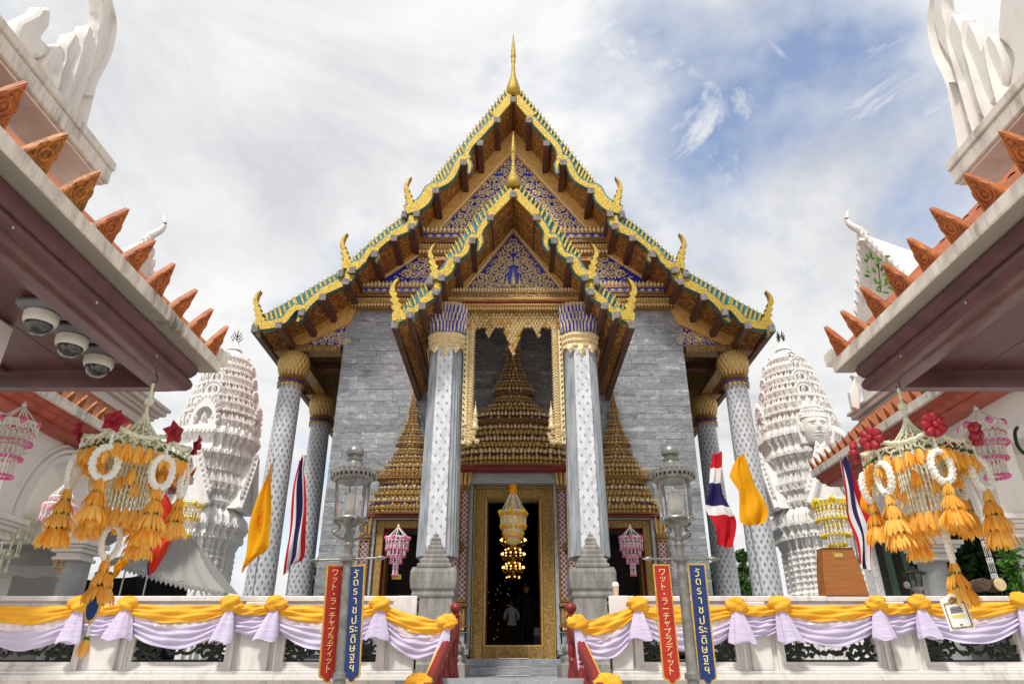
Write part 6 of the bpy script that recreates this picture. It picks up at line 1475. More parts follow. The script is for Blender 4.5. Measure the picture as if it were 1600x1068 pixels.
# ---------------------------------------------------------------- flower garlands
def skirt_mb(n, rt, rb, h, layers=2, seed=1):
    rng = random.Random(seed); b = MB()
    for l in range(layers):
        for i in range(n):
            a = 2 * PI * (i + .5 * l) / n + rng.uniform(-.12, .12); d = V(math.cos(a), math.sin(a), 0); k = rng.uniform(.82, 1.1); kr = rb * rng.uniform(.8, 1.12) * (1 - .25 * l)
            s = V(-math.sin(a), math.cos(a), 0); wd = 2 * PI * rb / n * .8
            p0, p1, p2 = d * rt, d * (rt + (kr - rt) * .72) + V(0, 0, -h * .58 * k), d * kr + V(0, 0, -h * k)
            pm = p1 + d * .35 * wd
            p3 = p1.lerp(p2, .62); b.add([p0 - s * wd * .25, p0 + s * wd * .25, p1 + s * wd * .5, p3 + s * wd * .36, p2, p3 - s * wd * .36, p1 - s * wd * .5, pm], [(0, 1, 7), (1, 2, 7), (2, 3, 7), (3, 4, 7), (4, 5, 7), (5, 6, 7), (6, 0, 7)])
    return b
def calyx_mb(r, h):
    b = MB(); b.lathe([(r * .5, .004), (r, 0), (r * 1.05, -h * .4), (r * .8, -h)], (0, 0, 0), 10)
    for i in range(9): a = i * 2 * PI / 9; d = V(math.cos(a), math.sin(a), 0); b.petal(d * r * .8, d * r * 1.25 + V(0, 0, -h * 1.3), r * .5, d * .004)
    return b
TS = []
for k, (n, rt, rb, h) in enumerate(((9, .014, .036, .11), (16, .026, .072, .115), (22, .045, .104, .12), (26, .055, .125, .135))):
    TS.append((skirt_mb(n, rt, rb, h, 2, k).mesh('flower_skirt', ['petal_orange', 'petal_orange_deep'][k % 2], fix=False), calyx_mb(rt + .004, .016).mesh('green_calyx', 'leaf_green', fix=False), h))
def orange_chain(par, x, y, z, sizes, tilt=(0, 0)):
    for k in sizes:
        me, ca, h = TS[k]; o = inst(me, 'flower_skirt', par, (x, y, z), (tilt[0], tilt[1], R.uniform(0, 6.28)), R.uniform(.92, 1.08)); inst(ca, 'green_calyx', o, (x, y, z + .004))
        o2 = [c_ for c_ in bpy.data.objects if False]
        bpy.data.objects[o.name]
        z -= h * .8; x += tilt[1] * -.0
    return z
ring_b = MB(); k1, k2 = 44, 10
rs_ = []
for i in range(k1 + 1):
    a = 2 * PI * i / k1; c = V(.075 * math.cos(a), 0, .105 * math.sin(a)); d = V(math.cos(a), 0, math.sin(a))
    rs_.append([c + (d * math.cos(b_) + V(0, 1, 0) * math.sin(b_)) * (.0185 + .008 * ((i % 2) * (j % 2)) + .003 * ((i // 2 + j // 2) % 2)) for j, b_ in enumerate([2 * PI * j / k2 for j in range(k2)])])
ring_b.rings(rs_, cap=False); ring_me = ring_b.mesh('jasmine_ring', 'flower_white')
def bow_mb(flower):
    b = MB()
    if flower:
        for i in range(5):
            a = i * 2 * PI / 5 + .3; d = V(math.cos(a), 0, math.sin(a)); s = V(-math.sin(a), 0, math.cos(a))
            b.add([V(0, -.01, 0), d * .045 + s * .036 + V(0, -.015, 0), d * .092 + V(0, .0, 0), d * .045 - s * .036 + V(0, -.015, 0), d * .06 + V(0, -.04, 0)], [(0, 1, 4), (1, 2, 4), (2, 3, 4), (3, 0, 4)])
        b.sph((0, -.035, 0), .02, 8, 6)
    else:
        for i in range(7):
            a = i * 2 * PI / 7; d = V(math.cos(a), 0, math.sin(a)); s = V(-math.sin(a), 0, math.cos(a))
            b.rings([[d * r_ + s * w_ * math.cos(t_) + V(0, -.02 - .028 * math.sin(t_) * (1 if r_ > .02 else .4), 0) for t_ in [2 * PI * j / 8 for j in range(8)]] for r_, w_ in ((.01, .01), (.04, .028), (.07, .036), (.084, .024))])
        b.sph((0, -.04, 0), .025, 8, 6)
    return b
flw_me = bow_mb(True).mesh('red_flower', 'flower_red'); bow_me = bow_mb(False).mesh('red_bow', 'ribbon_red', smooth=60)
def beads(mb, p0, p1, r, step=.02, m=0):
    p0, p1 = Vector(p0), Vector(p1); n = max(2, int((p1 - p0).length / step)); mb.tube([p0 + (p1 - p0) * (i / n) for i in range(n + 1)], [r * (1 if i % 2 else .55) for i in range(n + 1)], 5, m)
def big_mobile(label, hook_px, Y, rx, cen_off, bow, tailc, sg, seed):
    rng = random.Random(seed); hk = at(*hook_px, Y); B = thing('flower_mobile', label, 'garland', hk, 'great orange flower mobiles'); x0, z0 = hk.x, hk.z
    zr = z0 - .46; b = MB()
    hb = MB(); hb.tube([hk + V(0, 0, .07), hk + V(.02, 0, .05), hk + V(.02, 0, .01), hk, hk + V(-.012, 0, .012)], .005, 5); hb.build('hook', 'black_iron', B)
    beads(b, hk, (x0, Y, z0 - .24), .014, .022); b.sph((x0, Y, z0 - .15), .035, 10, 8); 
    # net cone
    n = 16; zc_ = z0 - .24
    for i in range(n):
        a = 2 * PI * i / n; d = V(math.cos(a), math.sin(a), 0); 
        P = [V(x0, Y, zc_) + d * (.012 + .13 * (f ** 1.5)) + V(0, 0, -.2 * f) for f in [j / 8 for j in range(9)]]; b.tube(P, .006, 4)
        a2 = a + 2 * PI / n; P2 = [V(x0, Y, zc_) + V(math.cos(a + (a2 - a) * ((j % 2) * 1.0)), math.sin(a + (a2 - a) * ((j % 2) * 1.0)), 0) * (.012 + .13 * ((j / 8) ** 1.5)) + V(0, 0, -.2 * j / 8) for j in range(9)]; b.tube(P2, .005, 4)
    b.build('net_cone', 'flower_cream', B)
    # six-armed frame: spokes and rim ropes, net skirt
    N = 6; ang = [2 * PI * i / N + .35 for i in range(N)]; tips = [V(x0 + rx * math.cos(a), Y + rx * math.sin(a), zr + .01 * math.sin(3 * a)) for a in ang]
    b = MB()
    for t in tips: beads(b, (x0, Y, zr + .03), t, .017, .025)
    for i in range(N):
        p, q = tips[i], tips[(i + 1) % N]; P = [p.lerp(q, f) + V(0, 0, -.045 * math.sin(PI * f)) for f in [j / 14 for j in range(15)]]; b.tube(P, [.019 if j % 2 else .012 for j in range(15)], 6)
        for lvl in range(3): P = [p.lerp(q, f) + V(0, 0, -.03 - .035 * lvl - .04 * abs(math.sin(PI * f * 4 + lvl * PI / 2))) for f in [j / 24 for j in range(25)]]; b.tube(P, .006, 4)
    b.build('rim_rope', 'flower_cream', B)
    # short row of single flowers under the rim
    for i in range(N):
        p, q = tips[i], tips[(i + 1) % N]
        for f in (.12, .3, .5, .7, .88):
            c = p.lerp(q, f); o = inst(TS[0][0], 'flower_skirt', B, (c.x, c.y, c.z - .1 - rng.uniform(0, .035)), (0, 0, rng.uniform(0, 6)), rng.uniform(.95, 1.2))
            inst(TS[0][1], 'green_calyx', B, (c.x, c.y, c.z - .1))
            c2 = (c - V(x0, Y, 0)) * .72 + V(x0, Y, 0)
            if f == .5: inst(TS[0][0], 'flower_skirt', B, (c2.x, c2.y, zr - .2 - rng.uniform(0, .05)), (0, 0, 0), 1.0)
    # inner curtain of jasmine strings with two rows of flowers
    b = MB(); ri = rx * .42
    for i in range(34):
        a = 2 * PI * i / 34; c = V(x0 + ri * math.cos(a), Y + ri * math.sin(a), 0); beads(b, (c.x, c.y, zr - .02), (c.x, c.y, zr - .50), .010, .024)
        if i % 2 == 0:
            o = inst(TS[0][0], 'flower_skirt', B, (c.x, c.y, zr - .5), (0, 0, a), 1.15); 
        if i % 4 == 1: inst(TS[0][0], 'flower_skirt', B, (c.x, c.y, zr - .25 - .04 * (i % 3)), (0, 0, a), .9)
    for i in range(14):
        a = 2 * PI * i / 14; 
        for j in range(4): p = V(x0 + ri * math.cos(a), Y + ri * math.sin(a), zr - .06 - .1 * j); q = V(x0 + ri * math.cos(a + .45), Y + ri * math.sin(a + .45), zr - .11 - .1 * j); beads(b, p, q, .006, .02)
    b.build('jasmine_curtain', 'flower_cream', B)
    # the six long pendants: bow, ring, tassels
    for i, t in enumerate(tips):
        yaw = ang[i] + PI / 2 + rng.uniform(-.3, .3)
        inst(flw_me if bow == 0 else bow_me, 'red_flower' if bow == 0 else 'red_bow', B, t + (t - V(x0, Y, t.z)) * .06 + V(0, 0, .02), (rng.uniform(-.15, .15), rng.uniform(-.4, .4), yaw), 1.0)
        b = MB(); beads(b, t, t + V(0, 0, -.16), .012, .022); b.build('jasmine_string', 'flower_white', B)
        o = inst(ring_me, 'jasmine_ring', B, t + V(0, 0, -.26), (0, 0, yaw + rng.uniform(-.5, .5)), 1.0)
        orange_chain(B, t.x, t.y, t.z - .36, (0, 1, 2, 2) if i % 2 else (0, 1, 2))
    # centre drop with medallion
    c = V(x0 + cen_off, Y, zr - .7); o = inst(ring_me, 'jasmine_ring', B, c, (0, 0, .9), (.8, .8, 1.05)); b = MB(); beads(b, (x0, Y, zr - .1), c + V(0, 0, .1), .009, .022); beads(b, c + V(0, 0, -.1), c + V(0, 0, -.62 if tailc else -.3), .01, .022); b.build('jasmine_string', 'flower_white', B)
    z = orange_chain(B, c.x, c.y, c.z - .1, (0, 1, 1) if tailc else (0, 1, 2))
    for k in (-1, 1): orange_chain(B, c.x + k * .035, c.y + .02, c.z - .2, (0, 1))
    if tailc:
        m = MB(); m.lathe([(.055, -.012), (.06, 0), (.055, .012)], (c.x, c.y - .02, c.z - .42), 20, sx=.75, sy=1.65, axis='y'); mo = m.build('medallion', 'gold_leaf', B, smooth=40)
        m = MB(); m.lathe([(.044, -.018), (.044, -.01)], (c.x, c.y - .02, c.z - .42), 20, sx=.75, sy=1.75, axis='y'); m.build('medallion_picture', 'banner_blue', mo)
        orange_chain(B, c.x, c.y, c.z - .6, (0,))
    return B, c
B1, _ = big_mobile('great orange flower mobile with red flowers, hanging left of the lamp', (240, 598), 4.75, .345, -.02, 0, True, -1, 5)
B2, cR = big_mobile('great orange flower mobile with red satin bows, hanging on the right', (1403, 606), 4.85, .36, .06, 1, False, 1, 8)
B1.rotation_euler = (0, 0, .2)
def small_mobile(label, top_px, bot_px, Y, rpx, main, tips_m, accent, tiers, cat='garland', group=None, cone=.28, string_m=None):
    A, Bp = at(*top_px, Y), at(*bot_px, Y); H_ = A.z - Bp.z; q = pxs(*top_px, Y); r = rpx * q; T = thing('flower_pendant', label, cat, A, group); x, z = A.x, A.z
    b = MB(); beads(b, (x, Y, z), (x, Y, z - H_ * .08), r * .07, r * .12); n = 8
    for i in range(n): a = 2 * PI * i / n; b.tube([(x, Y, z - H_ * .06), (x + r * tiers[0][1] * math.cos(a), Y + r * tiers[0][1] * math.sin(a), z - H_ * cone)], r * .045, 5)
    b.sph((x, Y, z - H_ * .05), r * .13, 8, 6); b.build('hanging_strings', main, T)
    for k, (f0, rr, f1, ns) in enumerate(tiers):
        R_ = r * rr; z0, z1 = z - H_ * f0, z - H_ * f1; b = MB(); kk = max(10, ns)
        b.tube([(x + R_ * math.cos(2 * PI * i / 20), Y + R_ * math.sin(2 * PI * i / 20), z0) for i in range(21)], r * .09, 6)
        ac = MB(); tp = MB()
        for i in range(ns):
            a = 2 * PI * i / ns; c = (x + R_ * math.cos(a), Y + R_ * math.sin(a)); beads(b, (c[0], c[1], z0), (c[0], c[1], z1), r * .055, r * .11)
            tp.sph((c[0], c[1], z1 - r * .04), r * .11, 6, 4); tp.sph((c[0], c[1], z0 + (z1 - z0) * .55), r * .07, 5, 4)
            a2 = 2 * PI * (i + 1) / ns; P = [(x + R_ * 1.05 * math.cos(a + (a2 - a) * f), Y + R_ * 1.05 * math.sin(a + (a2 - a) * f), z0 - (z0 - z1) * .35 * math.sin(PI * f)) for f in (0, .25, .5, .75, 1)]; ac.tube(P, r * .05, 5)
        o = b.build('flower_tier', main, T); stuff(tp.build('flower_tips', tips_m, o)); ac.build('flower_swag', accent, o)
    if tiers[0][1] >= .9:
        for i in range(6):
            a = 2 * PI * i / 6 + .3; m = MB(); m.sph((x + r * 1.02 * math.cos(a), Y + r * 1.02 * math.sin(a), z - H_ * tiers[0][0]), r * .2, 8, 6)
            for j, p in enumerate(m.v): m.v[j] = tuple(c_ + R.uniform(-1, 1) * r * .03 for c_ in p)
            m.build('pompom', tips_m, T)
    return T
PK = [(.30, 1.0, .55, 20), (.42, .75, .75, 18), (.5, .55, .98, 18)]
small_mobile('pink and white jasmine pendant at the left picture edge', (40, 627), (2, 745), 5.1, 26, 'flower_white', 'flower_pink', 'flower_white', PK)
small_mobile('pink and white jasmine pendant at the right picture edge', (1523, 633), (1557, 746), 5.1, 28, 'flower_white', 'flower_pink', 'flower_white', PK)
WNT = [(.28, 1.0, .5, 16), (.4, .8, .62, 14), (.62, .5, .75, 10), (.78, .22, .98, 6)]
for nm, pxx, off in (('left', 623, 0), ('right', 984, 0)):
    w_ = small_mobile(f'pink and white pendant hanging in the {nm} temple window', (pxx, 818), (pxx - (4 if nm == 'left' else -2), 899), 15.6, 17, 'flower_white', 'flower_pink', 'flower_rose', WNT)
    c = at(pxx - 3 if nm == 'left' else pxx + 2, 897, 15.6)
    if nm == 'left': b = MB(); b.box(c.x - .1, c.x + .1, 15.59, 15.61, c.z - .1, c.z); b.build('tag', 'brass', w_)
small_mobile('rose and white pendant hanging in the left arch', (106, 748), (72, 850), 9.6, 22, 'flower_white', 'flower_rose', 'flower_rose', [(.3, .7, .45, 10), (.42, 1.0, .62, 14), (.6, .5, .8, 8), (.8, .3, .98, 5)])
small_mobile('yellow and white pendant before the left tower', (300, 775), (286, 838), 11.0, 17, 'flower_white', 'flower_yellow', 'flower_yellow', [(.2, 1.0, .55, 20), (.4, .6, .95, 14)])
small_mobile('yellow and white pendant above the wooden box', (1293, 772), (1299, 852), 11.0, 24, 'flower_white', 'flower_yellow', 'flower_yellow', [(.15, 1.0, .5, 24), (.2, .85, .8, 20), (.5, .5, .98, 14)])
small_mobile('greenish white pendant deep in the left arch', (30, 790), (8, 892), 12.5, 26, 'flower_cream', 'flower_white', 'flower_cream', [(.2, 1.0, .5, 12), (.4, .7, .75, 10), (.7, .4, .98, 6)])
small_mobile('small orange pendant against the black netting', (103, 868), (92, 904), 12.6, 13, 'flower_cream', 'flower_orange', 'flower_orange', [(.2, 1.0, .5, 10), (.5, .35, .98, 5)])
small_mobile('purple and white garland string on the right pier', (1528, 812), (1556, 918), 10.3, 5, 'flower_white', 'violet_mosaic', 'flower_white', [(.1, .8, .3, 10), (.32, .8, .55, 10), (.57, .8, .78, 10), (.8, .8, .98, 10)])
# door pendant: yellow and white, tall bell
small_mobile('tall yellow and white bell pendant hanging in the doorway', (802, 757), (802, 846), 15.35, 20, 'flower_cream', 'flower_yellow', 'flower_orange', [(.5, .95, .72, 14), (.58, .75, .85, 12), (.8, .5, .99, 8)], cone=.5)
dp = [o for o in bpy.data.objects if o.get('label', '').startswith('tall yellow and white bell')][0]
b = MB(); c = at(802, 757, 15.35); q = pxs(802, 757, 15.35)
b.lathe([(3 * q, -.12), (4 * q, -.3), (7 * q, -.45), (13 * q, -.58), (19 * q, -.66), (20 * q, -.7), (19 * q, -.72), (18 * q, -.95), (15 * q, -1.05), (14 * q, -1.15), (8 * q, -1.3), (3 * q, -1.34)], (c.x, 15.35, c.z), 22); b.build('net_bell', 'gold_pale', dp, smooth=40)
b = MB()
for zz, rr in ((-.69, 20), (-.97, 18), (-1.16, 14)):
    for i in range(18): a = 2 * PI * i / 18; b.sph((c.x + rr * q * math.cos(a), 15.35 + rr * q * math.sin(a), c.z + zz), 2.2 * q, 6, 5)
stuff(b.build('marigold_rim', 'flower_orange', dp))
b = MB()
b.lathe([(6 * q, 0), (7 * q, -.03), (5 * q, -.05), (5.5 * q, -.1), (7 * q, -.12), (6 * q, -.2), (3 * q, -.22)], (c.x, 15.35, c.z), 14); b.build('flower_collar', 'flower_orange', dp, smooth=40)
b = MB(); c = at(801, 842, 15.3); b.box(c.x - 4.5 * q, c.x + 4.5 * q, 15.28, 15.285, c.z - 6 * q, c.z + 6 * q); b.build('paper_tag', 'paper', dp)
# ---------------------------------------------------------------- chandelier in the hall
ch = thing('chandelier', 'three tiered lit gold chandelier inside the doorway', 'chandelier', at(802, 832, 19.5)); Yh = 19.5
for (py, rr) in ((850, 13.5), (872, 12.5), (893, 11.5)):
    c = at(802, py, Yh); q = pxs(802, py, Yh); r = rr * q
    b = MB(); b.lathe([(r * .15, -.22), (r * .6, -.2), (r * .95, -.08), (r * 1.0, 0), (r * .9, .02), (r * .5, .04), (r * .12, .1), (r * .1, .34)], (0, Yh, c.z), 20); t = b.build('tier_bowl', 'brass', ch, smooth=45)
    lb = MB(); ab = MB()
    for i in range(14):
        a = 2 * PI * i / 14; d = V(math.cos(a), math.sin(a), 0); p = V(0, Yh, c.z); ab.tube([p + d * r * .8, p + d * r * 1.25 + V(0, 0, -.03), p + d * r * 1.45 + V(0, 0, .08)], .012, 5); lb.sph(p + d * r * 1.45 + V(0, 0, .12), .026, 6, 5)
        if i % 2: lb.sph(p + d * r * .9 + V(0, 0, -.14), .02, 6, 4)
    ab.build('arms', 'brass', t); stuff(lb.build('bulbs', 'lamp_glow', t))
b = MB(); c = at(802, 832, Yh); b.tube([(0, Yh, at(802, 893, Yh).z), (0, Yh, WT - .3)], .02, 6); b.build('stem', 'brass', ch)
# altar glimmering at the back
al = thing('altar', 'dark gilded altar with tiny lights at the back of the hall', 'altar', (0, 27, TZ))
for k in range(5):
    b = MB(); w_ = 1.7 - k * .27; b.box(-w_, w_, 26 + k * .5, 28.5, TZ + k * .42, TZ + (k + 1) * .42); b.build('altar_step', 'gold_dark', al, bevel=.03)
bd = MB()
for i in range(36):
    p = V(R.uniform(-1.2, .1) * R.random() ** .4 - .1, R.uniform(22, 25.5), TZ + R.uniform(.1, 2.3)); bd.sph(p, .009, 5, 4)
o = stuff(bd.build('tiny_lights', 'tiny_light', al))
b = MB(); b.sph((0, 27.6, TZ + 3.0), .5, 14, 10, sz=.6); b.sph((0, 27.6, TZ + 3.5), .34, 14, 10, sz=1.2); b.sph((0, 27.55, TZ + 4.05), .19, 12, 10, sz=1.15); b.lathe([(.14, .2), (.05, .32), (.005, .5)], (0, 27.55, TZ + 4.05), 10); b.build('seated_image', 'gold_dark', al, smooth=60)
# ---------------------------------------------------------------- people in the doorway
def skin_mesh(joints, edges, name, mat, sub=2):
    me = bpy.data.meshes.new(name); keys = list(joints); me.from_pydata([joints[k][0] for k in keys], [(keys.index(a), keys.index(b)) for a, b in edges], [])
    o = bpy.data.objects.new(name, me); col.objects.link(o); m = o.modifiers.new('s', 'SKIN'); m.use_smooth_shade = True
    for i, k in enumerate(keys): r = joints[k][1]; me.skin_vertices[0].data[i].radius = (r, r) if not isinstance(r, tuple) else r; me.skin_vertices[0].data[i].use_root = (i == 0)
    o.modifiers.new('u', 'SUBSURF').levels = sub; bpy.context.view_layer.update()
    nm = bpy.data.meshes.new_from_object(o.evaluated_get(bpy.context.evaluated_depsgraph_get())); bpy.data.objects.remove(o); nm.materials.clear(); nm.materials.append(M[mat]); nm.name = name
    nm.polygons.foreach_set('use_smooth', [True] * len(nm.polygons)); return nm
def child_mesh(nm, name, par, mats=None):
    o = bpy.data.objects.new(name, nm); col.objects.link(o); o.parent = par; return o
def person(label, x, y, z, h, top, leg, bow=0.0, small=False):
    s = h / 1.72; J = lambda a, b_, c_: (a * s, b_ * s, c_ * s); P = thing('person', label, 'person', (x, y, z)); yb = bow
    body = {'pel': (J(0, 0, .93), (.155 * s, .11 * s)), 'wa': (J(0, .01, 1.08), (.14 * s, .10 * s)), 'che': (J(0, .02 + yb * .2, 1.27), (.165 * s, .115 * s)), 'sh': (J(0, .02 + yb * .4, 1.42), (.12 * s, .08 * s)), 'nk': (J(0, .03 + yb * .6, 1.50), (.055 * s, .055 * s)), 'n2': (J(0, .04 + yb * .8, 1.55), (.05 * s, .05 * s))}
    ed = [('pel', 'wa'), ('wa', 'che'), ('che', 'sh'), ('sh', 'nk'), ('nk', 'n2')]
    for k, nm in ((-1, 'l'), (1, 'r')):
        body[nm + 's'] = (J(k * .19, .03 + yb * .3, 1.39), .066 * s); body[nm + 'e'] = (J(k * .255, .06, 1.12), .05 * s); body[nm + 'w'] = (J(k * .16, .25, 1.05), .038 * s); ed += [('sh', nm + 's'), (nm + 's', nm + 'e'), (nm + 'e', nm + 'w')]
        body[nm + 'h'] = (J(k * .10, 0, .86), .10 * s); body[nm + 'k'] = (J(k * .115, -.01, .49), .068 * s); body[nm + 'a'] = (J(k * .12, -.02, .1), .05 * s); body[nm + 'f'] = (J(k * .14, .12, .04), .038 * s); ed += [('pel', nm + 'h'), (nm + 'h', nm + 'k'), (nm + 'k', nm + 'a'), (nm + 'a', nm + 'f')]
    nm_ = skin_mesh(body, ed, 'body', top); nm_.materials.append(M[leg]); nm_.materials.append(M['skin'])
    for f in nm_.polygons:
        zc_ = f.center.z / s; f.material_index = 1 if zc_ < .9 else (2 if zc_ > 1.5 else 0)
    bo = child_mesh(nm_, 'body', P)
    hd = MB(); cz, cy = 1.62 * s, (.05 + yb) * s
    def fn(th, a):
        r = .088 * s; x_ = r * math.sin(th) * math.cos(a); y_ = r * 1.18 * math.sin(th) * math.sin(a); z_ = r * 1.3 * math.cos(th)
        if y_ > 0: y_ += .018 * s * math.exp(-((x_ / (.018 * s)) ** 2)) * math.exp(-((z_ + .01 * s) / (.03 * s)) ** 2); x_ *= 1 - .25 * max(0, -z_ / (r * 1.3))
        return (x_, cy + y_, cz + z_)
    n1, n2 = 20, 16; hd.rings([[fn(.02 + (PI - .04) * j / n2, 2 * PI * i / n1) for i in range(n1)] for j in range(n2 + 1)])
    for k in (-1, 1): hd.sph((k * .09 * s, cy, cz - .01 * s), .028 * s, 8, 6, sx=.4, sy=.7, sz=1.1)
    me = hd.mesh('head', 'skin', smooth=70); child_mesh(me, 'head', P)
    hr = MB(); rr = .098 * s if not small else .112 * s
    hr.rings([[(rr * math.sin(th) * math.cos(a), cy - .012 * s + rr * 1.16 * math.sin(th) * math.sin(a), cz + .012 * s + rr * (1.25 if not small else 1.3) * math.cos(th)) for a in [2 * PI * i / 20 for i in range(20)]] for th in [.02 + (1.45 if not small else 2.0) * j / 10 for j in range(11)]], cap=True)
    child_mesh(hr.mesh('hair', 'hair', smooth=70), 'hair', P)
    for k, nm in ((-1, 'l'), (1, 'r')):   # hands folded in front, five fingers each
        b = MB(); w0 = V(*body[nm + 'w'][0]); b.sph(w0 + V(-k * .02 * s, .03 * s, 0), .04 * s, 8, 6, sx=.8, sy=1.1, sz=.6)
        for j in range(4): b.tube([w0 + V(-k * .02 * s + (j - 1.5) * .017 * s, .06 * s, 0), w0 + V(-k * .04 * s + (j - 1.5) * .016 * s, .1 * s, .012 * s), w0 + V(-k * .055 * s + (j - 1.5) * .015 * s, .118 * s, .0)], [.0095 * s, .009 * s, .007 * s], 6)
        b.tube([w0 + V(-k * .05 * s, .03 * s, .02 * s), w0 + V(-k * .075 * s, .06 * s, .035 * s)], .01 * s, 6); child_mesh(b.mesh('hand', 'skin', smooth=60), 'hand', P)
    if small: P.rotation_euler = (0, 0, .25)
    return P
pA_ = at(823, 1000, 18.2); person('person in a black suit standing in the doorway seen from behind', pA_.x, 18.2, TZ, 1.62, 'suit_black', 'suit_black')
pB_ = at(800, 1000, 17.9); person('shorter person in grey top and dark trousers, head bowed', pB_.x, 17.9, TZ, 1.22, 'shirt_grey', 'suit_black', .1, True)
# low table with white cloth just inside
t = thing('side_table', 'low table with white cloth at the right edge of the doorway', 'table', (.62, 18.6, TZ)); b = MB(); b.box(.45, 1.0, 18.4, 18.9, TZ + .42, TZ + .62); b.build('cloth', 'flag_white', t, bevel=.03); b = MB(); b.box(.5, .95, 18.45, 18.85, TZ, TZ + .418); b.build('base', 'dark_floor', t)
# ---------------------------------------------------------------- things standing on or near the right wall
def P10(px, py, Y=10.14): return at(px, py, Y)
a0, a1, tb = P10(1284, 926), P10(1351, 926), P10(1318, 857); t = thing('donation_box', 'brown wooden donation box with brass plate on the right wall', 'box', ((a0.x + a1.x) / 2, 10.14, zcop))
xm = (a0.x + a1.x) / 2; hw = (a1.x - a0.x) / 2; b = MB(); h = tb.z - zcop; b.rings([ring_rect(hw, .13, (xm, 10.14, 0), zcop + .001), ring_rect(hw * .92, .12, (xm + .0, 10.14, 0), zcop + h * .45), ring_rect(hw * .72, .11, (xm, 10.14, 0), zcop + h * .985)]); b.build('carcass', 'wood_box', t, bevel=.006)
b = MB(); b.box(xm - hw * .74, xm + hw * .74, 10.01, 10.27, zcop + h * .986, zcop + h); b.build('lid', 'wood_box', t, bevel=.005)
b = MB(); b.box(xm - .1, xm + .07, 10.02, 10.035, zcop + h * .76, zcop + h * .92); b.build('plate_frame', 'brass', t, bevel=.008); b = MB(); b.box(xm - .075, xm + .045, 10.014, 10.021, zcop + h * .8, zcop + h * .88); b.build('plate', 'gold_leaf', t)
t = thing('joss_bundle', 'bundle of red incense sticks behind the wooden box', 'incense', P10(1292, 928, 10.2))
for i in range(16):
    c = P10(1296 + R.uniform(-6, 6), 915, 10.2); e = P10(1288 + R.uniform(-12, 10), 862 + R.uniform(-5, 22), 10.2); b = MB(); b.tube([c, e], .012, 5); b.build('stick', 'flower_red', t)
c = P10(963, 930, 10.1); t = thing('drink_cup', 'iced drink in a clear domed plastic cup on the wall', 'cup', (c.x, 10.12, zcop)); b = MB(); b.lathe([(.034, .001), (.045, .13), (.046, .135)], (c.x, 10.12, zcop), 18); b.build('cup', 'plastic_clear_drink', t, smooth=40)
b = MB(); b.lathe([(.047, .136), (.048, .15), (.042, .18), (.02, .195)], (c.x, 10.12, zcop), 18); b.build('dome_lid', 'sign_white', t, smooth=50); b = MB(); b.tube([(c.x, 10.12, zcop + .15), (c.x + .02, 10.12, zcop + .27)], .005, 6); b.build('straw', 'rail_red', t)
# hexagonal garden lantern standing on the wall
c = P10(1436, 928); q = pxs(1436, 910, 10.14); t = thing('garden_lantern', 'small black pagoda lantern on a silver foot, on the right wall', 'lantern', (c.x, 10.14, zcop)); z0 = zcop
b = MB(); b.lathe([(.07, .001), (.075, .02), (.04, .05), (.06, .09), (.085, .11), (.085, .125)], (c.x, 10.14, z0), 14); b.build('foot', 'silver_paint', t, smooth=40)
b = MB()
for i in range(6): a = i * PI / 3; b.tube([(c.x + .075 * math.cos(a), 10.14 + .075 * math.sin(a), z0 + .12), (c.x + .1 * math.cos(a), 10.14 + .1 * math.sin(a), z0 + .3)], .009, 5)
b.lathe([(.17, .295), (.175, .31), (.1, .34), (.04, .37), (.035, .4), (.005, .41)], (c.x, 10.14, z0), 6); b.build('roof', 'black_iron', t)
b = MB(); b.lathe([(.075, .125), (.095, .295)], (c.x, 10.14, z0), 6, cap=False); b.build('panes', 'glass', t)
b = MB(); b.lathe([(.045, -.01), (.05, 0), (.045, .01)], (c.x - .16, 10.1, z0 + .15), 16, axis='y'); b.build('rose', 'silver_paint', t)
# hand drums leaning on the wall
for k, (px, lb) in enumerate(((1554, 'round hand drum with pale skin lying on the right wall'), (1530, 'dark wooden drum body beside the pale hand drum'))):
    c = P10(px, 914, 10.2); t = thing('drum', lb, 'drum', c); r = .085
    b = MB(); b.lathe([(r * .8, -.0), (r * 1.05, .03), (r * 1.05, .2), (r * .9, .28)], (c.x, c.y - .12, c.z), 20, axis='y'); b.build('shell', 'bark', t, smooth=40)
    b = MB(); b.lathe([(r * .2, -.011), (r * .92, -.011), (r * 1.02, 0), (r * .92, .006)], (c.x, c.y - .125, c.z), 22, axis='y'); b.build('skin', 'drum_skin' if k == 0 else 'bark', t, smooth=40)
# printed placard hanging from the right mobile
c = at(1496, 958, 4.8); q = pxs(1496, 958, 4.8); t = thing('placard', 'white printed placard with gold ornamental frame hung below the right mobile', 'placard', (c.x, 4.8, c.z))
w_, h = 20 * q, 23 * q; fr_ = [(-w_, -h), (w_, -h), (w_, h * .95), (w_ * .5, h * 1.12), (0, h * 1.3), (-w_ * .5, h * 1.12), (-w_, h * .95)]
b = MB(); b.prism([(c.x + x, 4.8, c.z + z) for x, z in fr_], (0, .004, 0)); b.build('card', 'sign_white', t)
b = MB()
for s0, s1 in (((-.82, -.86), (.82, -.86)), ((.82, -.86), (.82, .66)), ((.82, .66), (.3, .72)), ((.3, .72), (0, .98)), ((0, .98), (-.3, .72)), ((-.3, .72), (-.82, .66)), ((-.82, .66), (-.82, -.86))): beads(b, (c.x + s0[0] * w_, 4.797, c.z + s0[1] * h), (c.x + s1[0] * w_, 4.797, c.z + s1[1] * h), .005, .012)
for i in range(9): a = PI * i / 8; b.petal((c.x, 4.797, c.z + .72 * h), (c.x + .5 * w_ * math.cos(a), 4.794, c.z + .72 * h + .42 * h * math.sin(a)), .02, (0, -.003, 0))
